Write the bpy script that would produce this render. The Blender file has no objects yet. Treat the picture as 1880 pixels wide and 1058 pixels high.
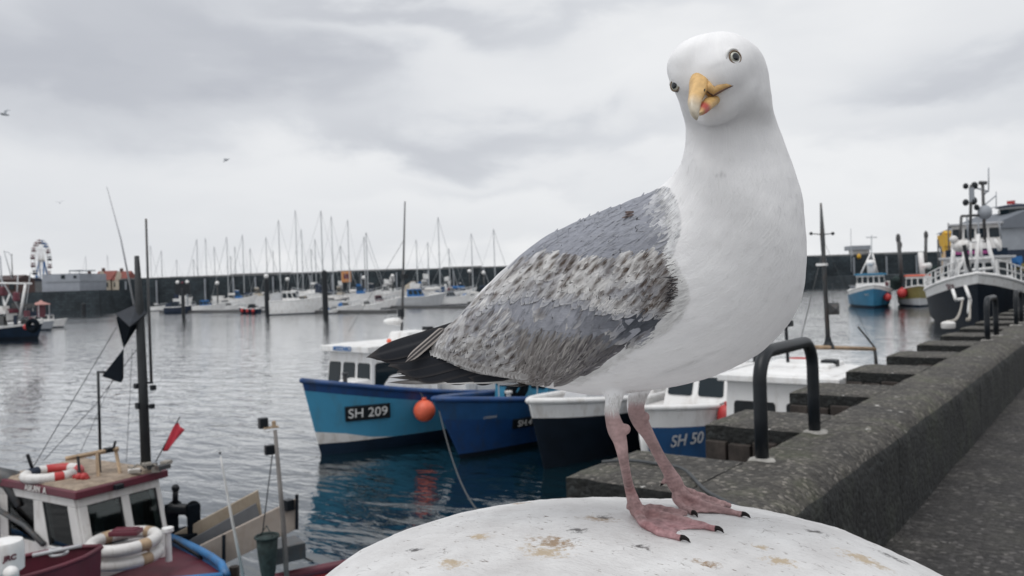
import bpy, bmesh, math, random
import numpy as np
from mathutils import Vector, Matrix, noise
from mathutils.bvhtree import BVHTree
random.seed(7)
sc = bpy.context.scene
COL = sc.collection
# ------------------------------------------------------------------ camera
TH = math.radians(37.9)                 # the view is turned this far left of the quay's direction (+Y)
EYE = Vector((0, 0, 1.6)); WATER = -2.0
FPX = 1462.0; ROLL = 0.033; PITCH = math.atan(6/FPX)
FWD0 = Vector((-math.sin(TH), math.cos(TH), 0)); RGT0 = Vector((math.cos(TH), math.sin(TH), 0)); UP0 = Vector((0, 0, 1))
FW = (FWD0*math.cos(PITCH) - UP0*math.sin(PITCH)).normalized()
U1 = RGT0.cross(FW)
CR = RGT0*math.cos(ROLL) - U1*math.sin(ROLL)
CU = U1*math.cos(ROLL) + RGT0*math.sin(ROLL)
cam_d = bpy.data.cameras.new('camera'); cam = bpy.data.objects.new('camera', cam_d); COL.objects.link(cam)
cam_d.sensor_width = 36; cam_d.lens = 36*FPX/1880
cam_d.clip_start = .05; cam_d.clip_end = 9000
M3 = Matrix((CR, CU, -FW)).transposed()
cam.matrix_world = Matrix.Translation(EYE) @ M3.to_4x4()
cam_d.dof.use_dof = True; cam_d.dof.focus_distance = .74; cam_d.dof.aperture_fstop = 28/2.2
sc.camera = cam
sc.view_settings.view_transform = 'Standard'; sc.view_settings.look = 'None'
sc.view_settings.exposure = 0.0; sc.view_settings.gamma = 1
def P(px, py, dep):                       # point seen at a pixel of the 1880 px photograph, dep metres ahead
    return EYE + (FW + CR*((px-940)/FPX) - CU*((py-529)/FPX))*dep
def Pz(px, py, z):                        # ... where that line of sight meets the level z
    d = FW + CR*((px-940)/FPX) - CU*((py-529)/FPX)
    return EYE + d*((z-EYE.z)/d.z)
def LD(lat, dep, z=0.0):                  # metres right of / ahead of the camera
    v = RGT0*lat + FWD0*dep; v.z = z; return v
def dep_of(p): return (p-EYE).dot(FW)
def proj(a):                              # Nx3 world -> pixels
    q = a - np.array(EYE); d = q @ np.array(FW)
    return np.stack([940+FPX*(q@np.array(CR))/d, 529-FPX*(q@np.array(CU))/d], 1)
# ------------------------------------------------------------------ sky and sun
SUN_EL, SUN_AZ = math.radians(66), math.radians(0)
sun_dir = (LD(-.40, -.45, 0).normalized()*math.cos(SUN_EL) + Vector((0, 0, math.sin(SUN_EL))))
w = bpy.data.worlds.new('World'); sc.world = w; w.use_nodes = True
nt = w.node_tree; nt.nodes.clear()
def N(tree, typ, **k):
    n = tree.nodes.new(typ)
    for a, v in k.items():
        if a == 'ins':
            for i, x in v.items():
                if hasattr(x, 'is_output'): tree.links.new(x, n.inputs[i])
                else: n.inputs[i].default_value = x
        else: setattr(n, a, v)
    return n
def mth(tree, op, a, b=None, c=None, clamp=False):
    ins = {0: a}
    if b is not None: ins[1] = b
    if c is not None: ins[2] = c
    return N(tree, 'ShaderNodeMath', operation=op, use_clamp=clamp, ins=ins).outputs[0]
tc = N(nt, 'ShaderNodeTexCoord').outputs['Generated']
sep = N(nt, 'ShaderNodeSeparateXYZ', ins={0: tc})
dx, dy, dz = sep.outputs
def dot(v):
    return N(nt, 'ShaderNodeVectorMath', operation='DOT_PRODUCT', ins={0: tc, 1: tuple(v)}).outputs['Value']
az = mth(nt, 'ARCTAN2', dot(RGT0), dot(FWD0)); el = mth(nt, 'ARCSINE', dz)
comb = N(nt, 'ShaderNodeCombineXYZ', ins={0: az, 1: mth(nt, 'MULTIPLY', el, 2.4), 2: 0.3})
n1 = N(nt, 'ShaderNodeTexNoise', ins={'Vector': comb.outputs[0], 'Scale': 4.6, 'Detail': 6.0, 'Roughness': .5, 'Distortion': .25}).outputs[0]
n2 = N(nt, 'ShaderNodeTexNoise', ins={'Vector': comb.outputs[0], 'Scale': 1.6, 'Detail': 5.0, 'Roughness': .5}).outputs[0]
azw = mth(nt, 'ADD', az, mth(nt, 'MULTIPLY', mth(nt, 'SUBTRACT', n1, .5), .50))
elw = mth(nt, 'ADD', el, mth(nt, 'MULTIPLY', mth(nt, 'SUBTRACT', n1, .5), .22))
def blob(px, py, rx, ry, k, sharp=1.0):   # a bank of cloud round one direction of the sky
    d = (P(px, py, 1)-EYE).normalized()
    a0 = math.atan2(d.dot(RGT0), d.dot(FWD0)); e0 = math.asin(d.z)
    u = mth(nt, 'DIVIDE', mth(nt, 'SUBTRACT', azw, a0), rx/FPX)
    v = mth(nt, 'DIVIDE', mth(nt, 'SUBTRACT', elw, e0), ry/FPX)
    r2 = mth(nt, 'ADD', mth(nt, 'MULTIPLY', u, u), mth(nt, 'MULTIPLY', v, v))
    return mth(nt, 'MULTIPLY', mth(nt, 'EXPONENT', mth(nt, 'MULTIPLY', r2, -sharp)), k)
tot = None
for b in [(60, 90, 340, 80, .60), (340, 70, 330, 84, .66), (560, 150, 190, 50, .70), (800, 0, 420, 28, .75), (880, 252, 330, 38, .70), (500, 235, 330, 34, .22), (120, 160, 260, 22, .25),
          (1820, 115, 130, 34, .55), (1650, 255, 260, 30, .2), (300, 470, 1100, 60, .34), (930, 335, 260, 18, .22), (-500, 150, 500, 120, .9),
          (2600, 90, 500, 150, .7), (700, -450, 900, 150, .8), (300, 390, 500, 40, .15)]:
    o = blob(*b); tot = o if tot is None else mth(nt, 'ADD', tot, o)
tot = mth(nt, 'ADD', tot, mth(nt, 'MULTIPLY', mth(nt, 'SUBTRACT', n2, .52), .35))
tot = mth(nt, 'ADD', tot, mth(nt, 'MULTIPLY', mth(nt, 'SUBTRACT', n1, .5), .65))
tot = mth(nt, 'MAXIMUM', tot, 0.0)
tot = mth(nt, 'DIVIDE', mth(nt, 'MULTIPLY', tot, 1.25), mth(nt, 'MULTIPLY_ADD', tot, .55, 1.0))
cr = N(nt, 'ShaderNodeValToRGB', ins={0: tot})
e = cr.color_ramp.elements
e[0].position = 0.0; e[0].color = (.86, .87, .885, 1)
e[1].position = 1.0; e[1].color = (.50, .52, .57, 1)
m = e.new(.45); m.color = (.70, .72, .755, 1)
sky = N(nt, 'ShaderNodeTexSky', sky_type='NISHITA', sun_disc=False, sun_elevation=SUN_EL, sun_rotation=math.atan2(sun_dir.x, sun_dir.y))
skyx = N(nt, 'ShaderNodeVectorMath', operation='SCALE', ins={0: sky.outputs[0], 3: .1}).outputs[0]
mix = N(nt, 'ShaderNodeMixRGB', ins={0: .97, 1: skyx, 2: cr.outputs[0]})
bg = N(nt, 'ShaderNodeBackground', ins={0: mix.outputs[0], 1: 1.0})
N(nt, 'ShaderNodeOutputWorld', ins={0: bg.outputs[0]})
sd = bpy.data.lights.new('sun', 'SUN'); sd.energy = 1.45; sd.angle = math.radians(35); sd.color = (1, .985, .96)
so = bpy.data.objects.new('sun', sd); COL.objects.link(so)
so.rotation_euler = (-sun_dir).to_track_quat('-Z', 'Y').to_euler()

# ------------------------------------------------------------------ materials
MATS = {}
def bsdf(name):
    m = bpy.data.materials.new(name); m.use_nodes = True; t = m.node_tree; t.nodes.clear()
    b = N(t, 'ShaderNodeBsdfPrincipled'); N(t, 'ShaderNodeOutputMaterial', ins={0: b.outputs[0]})
    return m, t, b
def paint(name, col, rough=.5, var=.12, scale=3.0, bump=.0, metal=0.0, dirt=None, damt=.3):
    """painted / weathered surface: two noises of tone, blotches of dirt"""
    if name in MATS: return MATS[name]
    m, t, b = bsdf(name)
    o = N(t, 'ShaderNodeTexCoord').outputs['Object']
    a = N(t, 'ShaderNodeTexNoise', ins={'Vector': o, 'Scale': scale, 'Detail': 6.0, 'Roughness': .6}).outputs[0]
    lo = tuple(c*(1-var) for c in col)+(1,); hi = tuple(min(1, c*(1+var)) for c in col)+(1,)
    r = N(t, 'ShaderNodeValToRGB', ins={0: a}); r.color_ramp.elements[0].position = .3; r.color_ramp.elements[1].position = .7
    r.color_ramp.elements[0].color = lo; r.color_ramp.elements[1].color = hi
    c = r.outputs[0]
    if dirt:
        mp = N(t, 'ShaderNodeMapping', ins={0: o, 3: (1, 1, .35)})
        d = N(t, 'ShaderNodeTexNoise', ins={'Vector': mp.outputs[0], 'Scale': scale*2.3, 'Detail': 8.0, 'Roughness': .7}).outputs[0]
        dr = N(t, 'ShaderNodeValToRGB', ins={0: d}); dr.color_ramp.elements[0].position = .5; dr.color_ramp.elements[1].position = .72
        dr.color_ramp.elements[1].color = (damt*2, damt*2, damt*2, 1)
        c = N(t, 'ShaderNodeMixRGB', ins={0: dr.outputs[0], 1: c, 2: tuple(dirt)+(1,)}).outputs[0]
    t.links.new(c, b.inputs['Base Color'])
    b.inputs['Roughness'].default_value = rough; b.inputs['Metallic'].default_value = metal
    if bump:
        bn = N(t, 'ShaderNodeBump', ins={'Strength': bump, 'Distance': .02, 'Height': a}); t.links.new(bn.outputs[0], b.inputs['Normal'])
    MATS[name] = m; return m
W_ = paint('white_paint', (.74, .74, .74), .45, .07, 2, dirt=(.34, .29, .24), damt=.27)
WC = paint('weathered_white', (.62, .61, .60), .5, .1, 3, dirt=(.25, .20, .16), damt=.3)
NAVY = paint('navy_paint', (.005, .015, .032), .6, .3, 2); NAVY.node_tree.nodes['Principled BSDF'].inputs['Specular IOR Level'].default_value = .2
BLACKH = paint('black_hull_paint', (.005, .010, .018), .6, .3, 2); BLACKH.node_tree.nodes['Principled BSDF'].inputs['Specular IOR Level'].default_value = .2
LBLUE = paint('light_blue_paint', (.045, .240, .40), .5, .1, 1.5, dirt=(.06, .17, .24), damt=.4)
MBLUE = paint('mid_blue_paint', (.012, .070, .19), .5, .18, 2, dirt=(.03, .05, .08), damt=.3)
DBLUE = paint('deep_blue_paint', (.008, .05, .17), .45, .2, 2, dirt=(.025, .035, .06), damt=.45)
TEAL = paint('teal_blue_paint', (.02, .15, .27), .5, .15, 1)
BBLUE = paint('bright_blue_paint', (.025, .15, .36), .5, .2, 4, dirt=(.1, .12, .16), damt=.3)
CRIM = paint('crimson_paint', (.105, .016, .030), .5, .2, 4, dirt=(.08, .03, .04), damt=.3)
RED = paint('red_plastic', (.40, .030, .032), .5, .15, 5, dirt=(.3, .1, .08), damt=.15)
ORANGE = paint('orange_red_plastic', (.68, .12, .06), .5, .15, 5, dirt=(.3, .08, .05), damt=.2)
BLK = paint('black_metal', (.007, .010, .014), .42, .3, 6); BLK.node_tree.nodes['Principled BSDF'].inputs['Specular IOR Level'].default_value = .35
BLKR = paint('black_rubber', (.005, .008, .012), .9, .3, 6); BLKR.node_tree.nodes['Principled BSDF'].inputs['Specular IOR Level'].default_value = .1
DSTEEL = paint('dark_steel', (.05, .055, .06), .5, .3, 6, dirt=(.12, .07, .04), damt=.3)
GREY = paint('grey_paint', (.25, .27, .30), .6, .12, .5)
LGREY = paint('light_grey_paint', (.42, .43, .45), .5, .1, 2)
ALU = paint('dull_aluminium', (.36, .38, .40), .45, .1, 2)
WOOD = paint('weathered_wood', (.36, .26, .17), .75, .3, 9, .3, dirt=(.14, .1, .07), damt=.3)
TANW = paint('tan_board', (.33, .275, .21), .75, .15, 5, .2, dirt=(.22, .15, .1), damt=.25)
GREYB = paint('grey_board', (.13, .135, .145), .7, .15, 5)
DWOOD = paint('dark_timber', (.030, .023, .020), .8, .4, 12, .4, dirt=(.07, .06, .05), damt=.3)
OCHRE = paint('ochre_paint', (.20, .17, .06), .55, .15, 2)
YEL = paint('yellow_paint', (.55, .32, .03), .5, .1, 2)
TERRA = paint('red_roof_tile', (.19, .055, .045), .8, .15, .5)
CREAM = paint('cream_render', (.42, .37, .30), .8, .1, .3)
DARKIN = paint('dark_interior', (.012, .015, .018), .9, .3, 4)
ROPE = paint('rope', (.30, .28, .25), .85, .2, 20)
DROPE = paint('dark_rope', (.06, .065, .07), .85, .2, 20)
NET = paint('dark_net', (.02, .035, .035), .9, .5, 18, .5)
BCOV = paint('blue_canvas', (.02, .125, .34), .8, .2, 2)
NCOV = paint('navy_canvas', (.012, .022, .045), .8, .2, 2)
MAROON = paint('maroon_paint', (.10, .018, .03), .5, .15, 2)
BRICK = paint('brick', (.085, .05, .045), .8, .2, .6)
FOGWALL = paint('mid_grey_render', (.16, .165, .17), .8, .15, .5)
def glassy():
    m, t, b = bsdf('dark_window_glass')
    b.inputs['Base Color'].default_value = (.010, .018, .024, 1); b.inputs['Roughness'].default_value = .08
    b.inputs['IOR'].default_value = 1.5; b.inputs['Specular IOR Level'].default_value = .3
    return m
WIN = glassy()
def clear_glass():
    m = bpy.data.materials.new('clear_glass'); m.use_nodes = True; t = m.node_tree; t.nodes.clear()
    f = N(t, 'ShaderNodeFresnel', ins={0: 1.5})
    a = N(t, 'ShaderNodeBsdfTransparent', ins={0: (.72, .80, .80, 1)}); g = N(t, 'ShaderNodeBsdfGlossy', ins={0: (.8, .8, .8, 1), 1: .03})
    x = N(t, 'ShaderNodeMixShader', ins={0: f.outputs[0], 1: a.outputs[0], 2: g.outputs[0]})
    N(t, 'ShaderNodeOutputMaterial', ins={0: x.outputs[0]}); return m
CLEAR = clear_glass()
def water_mat():
    m = bpy.data.materials.new('harbour_water'); m.use_nodes = True; t = m.node_tree; t.nodes.clear()
    o = N(t, 'ShaderNodeTexCoord').outputs['Object']
    ang = math.atan2(RGT0.y, RGT0.x)+.12
    mp = N(t, 'ShaderNodeMapping', ins={0: o, 2: (0, 0, -ang), 3: (.42, 1.0, 1.0)})
    a = N(t, 'ShaderNodeTexNoise', ins={'Vector': mp.outputs[0], 'Scale': 1.7, 'Detail': 4.0, 'Roughness': .5, 'Distortion': .5}).outputs[0]
    mp2 = N(t, 'ShaderNodeMapping', ins={0: o, 2: (0, 0, -ang+.35), 3: (.35, 1.0, 1.0)})
    c = N(t, 'ShaderNodeTexNoise', ins={'Vector': mp2.outputs[0], 'Scale': 5.5, 'Detail': 3.0, 'Roughness': .5}).outputs[0]
    d = N(t, 'ShaderNodeTexNoise', ins={'Vector': mp.outputs[0], 'Scale': .055, 'Detail': 3.0}).outputs[0]
    h = mth(t, 'ADD', a, mth(t, 'MULTIPLY', c, .13))
    st = mth(t, 'MULTIPLY_ADD', d, .66, -.07, clamp=True)
    bn = N(t, 'ShaderNodeBump', ins={'Strength': st, 'Distance': .30, 'Height': h}).outputs[0]
    f = mth(t, 'MULTIPLY', N(t, 'ShaderNodeFresnel', ins={'IOR': 1.40, 'Normal': bn}).outputs[0], 1.62, clamp=True)
    df = N(t, 'ShaderNodeBsdfDiffuse', ins={'Color': (.003, .014, .021, 1)}); gl = N(t, 'ShaderNodeBsdfGlossy', ins={'Color': (1, 1, 1, 1), 'Roughness': .06, 'Normal': bn})
    mx = N(t, 'ShaderNodeMixShader', ins={0: f, 1: df.outputs[0], 2: gl.outputs[0]}); N(t, 'ShaderNodeOutputMaterial', ins={0: mx.outputs[0]})
    return m
WATERM = water_mat()
def concrete(name, base, moss=.5, spots=.5, pebble=90.0, bright=1.0):
    m, t, b = bsdf(name)
    o = N(t, 'ShaderNodeTexCoord').outputs['Object']
    v = N(t, 'ShaderNodeTexVoronoi', ins={'Vector': o, 'Scale': pebble})
    n = N(t, 'ShaderNodeTexNoise', ins={'Vector': o, 'Scale': 2.2, 'Detail': 10.0, 'Roughness': .68}).outputs[0]
    n3 = N(t, 'ShaderNodeTexNoise', ins={'Vector': o, 'Scale': 22.0, 'Detail': 4.0, 'Roughness': .6}).outputs[0]
    sv = N(t, 'ShaderNodeSeparateColor', ins={0: v.outputs['Color']})
    peb = N(t, 'ShaderNodeValToRGB', ins={0: sv.outputs[0]}); E = peb.color_ramp.elements
    E[0].position = 0; E[0].color = tuple(c*.45 for c in base)+(1,); E[1].position = 1; E[1].color = tuple(min(1, c*3.0) for c in base)+(1,)
    for p_, k in ((.55, .80), (.82, 1.2), (.92, 1.6)): E.new(p_).color = tuple(c*k for c in base)+(1,)
    tone = N(t, 'ShaderNodeValToRGB', ins={0: n}); tone.color_ramp.elements[0].position = .3; tone.color_ramp.elements[1].position = .7
    tone.color_ramp.elements[0].color = (.42, .43, .45, 1); tone.color_ramp.elements[1].color = (1.35, 1.31, 1.26, 1)
    c = N(t, 'ShaderNodeMixRGB', blend_type='MULTIPLY', ins={0: 1.0, 1: peb.outputs[0], 2: tone.outputs[0]}).outputs[0]
    mf = N(t, 'ShaderNodeTexNoise', ins={'Vector': o, 'Scale': 2.2, 'Detail': 9.0, 'Roughness': .75}).outputs[0]
    mr = N(t, 'ShaderNodeValToRGB', ins={0: mf}); mr.color_ramp.elements[0].position = .5; mr.color_ramp.elements[1].position = .66
    mr.color_ramp.elements[1].color = (moss, moss, moss, 1)
    c = N(t, 'ShaderNodeMixRGB', ins={0: mr.outputs[0], 1: c, 2: (.045, .055, .025, 1)}).outputs[0]
    sp = N(t, 'ShaderNodeTexNoise', ins={'Vector': o, 'Scale': 6.5, 'Detail': 3.0, 'Roughness': .55, 'Distortion': .6}).outputs[0]
    sr = N(t, 'ShaderNodeValToRGB', ins={0: sp}); sr.color_ramp.elements[0].position = .70; sr.color_ramp.elements[1].position = .735
    sr.color_ramp.elements[1].color = (spots, spots, spots, 1)
    c = N(t, 'ShaderNodeMixRGB', ins={0: sr.outputs[0], 1: c, 2: (.55, .54, .52, 1)}).outputs[0]
    t.links.new(c, b.inputs['Base Color']); b.inputs['Roughness'].default_value = .85
    hh = mth(t, 'ADD', mth(t, 'MULTIPLY', v.outputs['Distance'], -.6), n3)
    bn = N(t, 'ShaderNodeBump', ins={'Strength': .9, 'Distance': .016, 'Height': hh}); t.links.new(bn.outputs[0], b.inputs['Normal'])
    return m
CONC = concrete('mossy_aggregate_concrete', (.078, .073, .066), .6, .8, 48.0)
CONCS = concrete('shade_toned_wall_concrete', (.013, .0150, .0155), .25, .05, 30)  # darker copy for upright faces: their shade is put into the colour
PAVE = concrete('pavement_concrete', (.041, .039, .039), .12, .2, 34)
def stonewall():
    m, t, b = bsdf('harbour_wall_stone')
    o = N(t, 'ShaderNodeTexCoord').outputs['Object']
    br = N(t, 'ShaderNodeTexBrick', ins={'Vector': N(t, 'ShaderNodeMapping', ins={0: o, 2: (math.pi/2, 0, 0)}).outputs[0], 'Scale': .35,
         'Color1': (.030, .042, .052, 1), 'Color2': (.018, .027, .036, 1), 'Mortar': (.012, .016, .02, 1)}).outputs[0]
    n = N(t, 'ShaderNodeTexNoise', ins={'Vector': o, 'Scale': .25, 'Detail': 8.0, 'Roughness': .7}).outputs[0]
    r = N(t, 'ShaderNodeValToRGB', ins={0: n}); r.color_ramp.elements[0].position = .35; r.color_ramp.elements[1].position = .75
    r.color_ramp.elements[0].color = (.6, .6, .6, 1); r.color_ramp.elements[1].color = (1.8, 1.75, 1.65, 1)
    c = N(t, 'ShaderNodeMixRGB', blend_type='MULTIPLY', ins={0: 1.0, 1: br, 2: r.outputs[0]}).outputs[0]
    t.links.new(c, b.inputs['Base Color']); b.inputs['Roughness'].default_value = .9
    return m
STONE = stonewall()
def colmat(name, rough=.7, bump=None, spec=.3, sheen=0):
    """colour carried by the mesh (plumage, skin); bump 'barb' = feather barbs from UV, 'flow' = streaks along the body"""
    m, t, b = bsdf(name)
    a = N(t, 'ShaderNodeAttribute', attribute_name='Col').outputs['Color']
    b.inputs['Roughness'].default_value = rough; b.inputs['Specular IOR Level'].default_value = spec
    c = a
    if bump == 'flow':
        f = N(t, 'ShaderNodeAttribute', attribute_name='flow').outputs['Vector']
        mp = N(t, 'ShaderNodeMapping', ins={0: f, 3: (70, 420, 1)})
        n = N(t, 'ShaderNodeTexNoise', ins={'Vector': mp.outputs[0], 'Scale': 1.0, 'Detail': 4.0, 'Roughness': .6, 'Distortion': .4}).outputs[0]
        mp2 = N(t, 'ShaderNodeMapping', ins={0: f, 3: (26, 90, 1)})
        n2 = N(t, 'ShaderNodeTexNoise', ins={'Vector': mp2.outputs[0], 'Scale': 1.0, 'Detail': 5.0, 'Roughness': .55, 'Distortion': .6}).outputs[0]
        h = mth(t, 'ADD', n, n2)
        bn = N(t, 'ShaderNodeBump', ins={'Strength': .22, 'Distance': .0022, 'Height': h}); t.links.new(bn.outputs[0], b.inputs['Normal'])
        r = N(t, 'ShaderNodeValToRGB', ins={0: n2}); r.color_ramp.elements[0].position = .3; r.color_ramp.elements[1].position = .65
        r.color_ramp.elements[0].color = (.955, .955, .96, 1); r.color_ramp.elements[1].color = (1, 1, 1, 1)
        c = N(t, 'ShaderNodeMixRGB', blend_type='MULTIPLY', ins={0: 1.0, 1: a, 2: r.outputs[0]}).outputs[0]
    if bump == 'barb':
        u = N(t, 'ShaderNodeUVMap', uv_map='UVMap').outputs[0]
        s = N(t, 'ShaderNodeSeparateXYZ', ins={0: u})
        x = mth(t, 'ADD', s.outputs[0], mth(t, 'MULTIPLY', mth(t, 'ABSOLUTE', s.outputs[1]), -.35))
        vv = N(t, 'ShaderNodeCombineXYZ', ins={0: mth(t, 'MULTIPLY', x, 30.0), 1: mth(t, 'MULTIPLY', s.outputs[1], 1.2), 2: 0.0})
        n = N(t, 'ShaderNodeTexNoise', ins={'Vector': vv.outputs[0], 'Scale': 1.0, 'Detail': 3.0}).outputs[0]
        bn = N(t, 'ShaderNodeBump', ins={'Strength': .35, 'Distance': .001, 'Height': n}); t.links.new(bn.outputs[0], b.inputs['Normal'])
        r = N(t, 'ShaderNodeValToRGB', ins={0: n}); r.color_ramp.elements[0].position = .3; r.color_ramp.elements[1].position = .7
        r.color_ramp.elements[0].color = (.82, .82, .83, 1); r.color_ramp.elements[1].color = (1.1, 1.1, 1.1, 1)
        c = N(t, 'ShaderNodeMixRGB', blend_type='MULTIPLY', ins={0: 1.0, 1: a, 2: r.outputs[0]}).outputs[0]
    if bump == 'horn':
        o = N(t, 'ShaderNodeTexCoord').outputs['Object']
        n = N(t, 'ShaderNodeTexNoise', ins={'Vector': o, 'Scale': 260.0, 'Detail': 4.0}).outputs[0]
        bn = N(t, 'ShaderNodeBump', ins={'Strength': .25, 'Distance': .001, 'Height': n}); t.links.new(bn.outputs[0], b.inputs['Normal'])
        r = N(t, 'ShaderNodeValToRGB', ins={0: n}); r.color_ramp.elements[0].color = (.75, .72, .7, 1); r.color_ramp.elements[1].color = (1.2, 1.2, 1.2, 1)
        c = N(t, 'ShaderNodeMixRGB', blend_type='MULTIPLY', ins={0: 1.0, 1: a, 2: r.outputs[0]}).outputs[0]
    t.links.new(c, b.inputs['Base Color'])
    return m
PLUM = colmat('gull_plumage_and_skin', .75, 'flow', .2)
FEATH = colmat('gull_feathers', .7, 'barb', .2)
HORN = colmat('gull_bill_horn', .38, 'horn', .5)
EYEM = colmat('gull_eye', .06, None, .6)

# ------------------------------------------------------------------ mesh helpers
class MB:
    def __init__(s): s.v = []; s.f = []; s.m = []
    def add(s, vs, fs, mi=0):
        o = len(s.v); s.v += [tuple(x) for x in vs]
        for f in fs: s.f.append(tuple(i+o for i in f)); s.m.append(mi)
    def box(s, c, size, mi=0, rot=None, taper=1.0):
        x, y, z = (k/2 for k in size)
        vs = [Vector((sx*x*(taper if sz > 0 else 1), sy*y*(taper if sz > 0 else 1), sz*z)) for sz in (-1, 1) for sy in (-1, 1) for sx in (-1, 1)]
        if rot is not None: vs = [rot @ v for v in vs]
        c = Vector(c); s.add([v+c for v in vs], [(0, 2, 3, 1), (4, 5, 7, 6), (0, 1, 5, 4), (2, 6, 7, 3), (0, 4, 6, 2), (1, 3, 7, 5)], mi)
    def hexa(s, c, mi=0):                 # 4 bottom corners (ccw from above) then 4 top corners
        s.add(c, [(3, 2, 1, 0), (4, 5, 6, 7), (0, 1, 5, 4), (1, 2, 6, 5), (2, 3, 7, 6), (3, 0, 4, 7)], mi)
    def tube(s, pts, r, n=8, mi=0, caps=True, flat=None):
        pts = [Vector(p) for p in pts]; k = len(pts)
        if not hasattr(r, '__len__'): r = [r]*k
        ref = None; rings = []
        for i, p in enumerate(pts):
            d = (pts[min(i+1, k-1)]-pts[max(i-1, 0)])
            d = d.normalized() if d.length > 1e-9 else Vector((0, 0, 1))
            if ref is None: ref = Vector((0, 0, 1)) if abs(d.z) < .9 else Vector((1, 0, 0))
            a = (ref - d*ref.dot(d)).normalized(); ref = a; b = d.cross(a)
            rings.append([p + (a*math.cos(2*math.pi*j/n)+b*math.sin(2*math.pi*j/n))*r[i] for j in range(n)])
        vs = [v for q in rings for v in q]; fs = []
        for i in range(k-1):
            for j in range(n): fs.append((i*n+j, i*n+(j+1) % n, (i+1)*n+(j+1) % n, (i+1)*n+j))
        if caps: fs.append(tuple(range(n-1, -1, -1))); fs.append(tuple((k-1)*n+j for j in range(n)))
        s.add(vs, fs, mi)
    def lathe(s, prof, c=(0, 0, 0), n=16, mi=0, rot=None, sc_=(1, 1)):
        vs = []; fs = []; k = len(prof); c = Vector(c)
        for r, z in prof:
            for j in range(n):
                v = Vector((r*math.cos(2*math.pi*j/n)*sc_[0], r*math.sin(2*math.pi*j/n)*sc_[1], z))
                vs.append((rot @ v if rot is not None else v)+c)
        for i in range(k-1):
            for j in range(n): fs.append((i*n+j, i*n+(j+1) % n, (i+1)*n+(j+1) % n, (i+1)*n+j))
        fs.append(tuple(range(n-1, -1, -1))); fs.append(tuple((k-1)*n+j for j in range(n)))
        s.add(vs, fs, mi)
    def ball(s, c, r, n=12, mi=0, sc_=(1, 1, 1)):
        pr = [(math.sin(math.pi*i/8)*r+1e-5, -math.cos(math.pi*i/8)*r*sc_[2]) for i in range(9)]
        s.lathe(pr, c, n, mi, None, (sc_[0], sc_[1]))
    def prism(s, poly, ex, mi=0):         # planar polygon extruded by a vector
        k = len(poly); poly = [Vector(p) for p in poly]; ex = Vector(ex)
        fs = [tuple(range(k-1, -1, -1)), tuple(range(k, 2*k))]
        for i in range(k): fs.append((i, (i+1) % k, (i+1) % k+k, i+k))
        s.add(poly+[p+ex for p in poly], fs, mi)
    def torus(s, c, R, r, n=28, k=10, rot=None, mi=None, sc_=(1, 1)):
        c = Vector(c); vs = []
        for i in range(n):
            a = 2*math.pi*i/n
            for j in range(k):
                b = 2*math.pi*j/k
                v = Vector(((R+r*math.cos(b))*math.cos(a)*sc_[0], (R+r*math.cos(b))*math.sin(a)*sc_[1], r*math.sin(b)))
                vs.append((rot @ v if rot is not None else v)+c)
        o = len(s.v); s.v += [tuple(v) for v in vs]
        for i in range(n):
            for j in range(k):
                s.f.append(tuple(o+q for q in (i*k+j, ((i+1) % n)*k+j, ((i+1) % n)*k+(j+1) % k, i*k+(j+1) % k)))
                s.m.append(mi(i/n) if callable(mi) else (mi or 0))
    def build(s, name, mats, parent=None, smooth=False, bevel=0, loc=None):
        me = bpy.data.meshes.new(name); me.from_pydata(s.v, [], s.f); me.validate(); me.update()
        if not isinstance(mats, (list, tuple)): mats = [mats]
        for m in mats: me.materials.append(m)
        if len(me.polygons) == len(s.m): me.polygons.foreach_set('material_index', s.m)
        b = bmesh.new(); b.from_mesh(me); bmesh.ops.recalc_face_normals(b, faces=b.faces); b.to_mesh(me); b.free()
        o = bpy.data.objects.new(name, me); COL.objects.link(o)
        if smooth:
            me.polygons.foreach_set('use_smooth', [True]*len(me.polygons))
            if smooth == 'auto': me.set_sharp_from_angle(angle=math.radians(38))
        if bevel:
            q = o.modifiers.new('edge', 'BEVEL'); q.width = bevel; q.segments = 2; q.limit_method = 'ANGLE'
        if parent is not None: o.parent = parent
        if loc is not None: o.location = loc
        return o
def tag(o, label=None, cat=None, group=None, kind=None):
    for k, v in (('label', label), ('category', cat), ('group', group), ('kind', kind)):
        if v: o[k] = v
    return o
def empty(name, loc, label, cat, group=None, rz=0.0):
    o = bpy.data.objects.new(name, None); COL.objects.link(o); o.location = loc; o.rotation_euler = (0, 0, rz); o.empty_display_size = .2
    return tag(o, label, cat, group)
def copy_tree(o, parent=None):
    c = o.copy(); COL.objects.link(c); c.parent = parent
    for ch in list(o.children): copy_tree(ch, c)
    return c
def text_into(name, s, size, mat, parent, origin, xdir, ydir, thick=.004, shear=0, bold=0.0):
    cu = bpy.data.curves.new('t', 'FONT'); cu.body = s; cu.size = size; cu.extrude = thick; cu.align_x = 'CENTER'; cu.align_y = 'CENTER'; cu.shear = shear; cu.offset = bold
    to = bpy.data.objects.new('t', cu); COL.objects.link(to)
    dg = bpy.context.evaluated_depsgraph_get(); me = bpy.data.meshes.new_from_object(to.evaluated_get(dg))
    bpy.data.objects.remove(to); bpy.data.curves.remove(cu)
    x = Vector(xdir).normalized(); y = Vector(ydir); y = (y-x*y.dot(x)).normalized(); z = x.cross(y)
    me.transform(Matrix.Translation(Vector(origin)) @ Matrix((x, y, z)).transposed().to_4x4())
    me.materials.clear(); me.materials.append(mat); me.name = name
    o = bpy.data.objects.new(name, me); COL.objects.link(o); o.parent = parent
    return o
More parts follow.
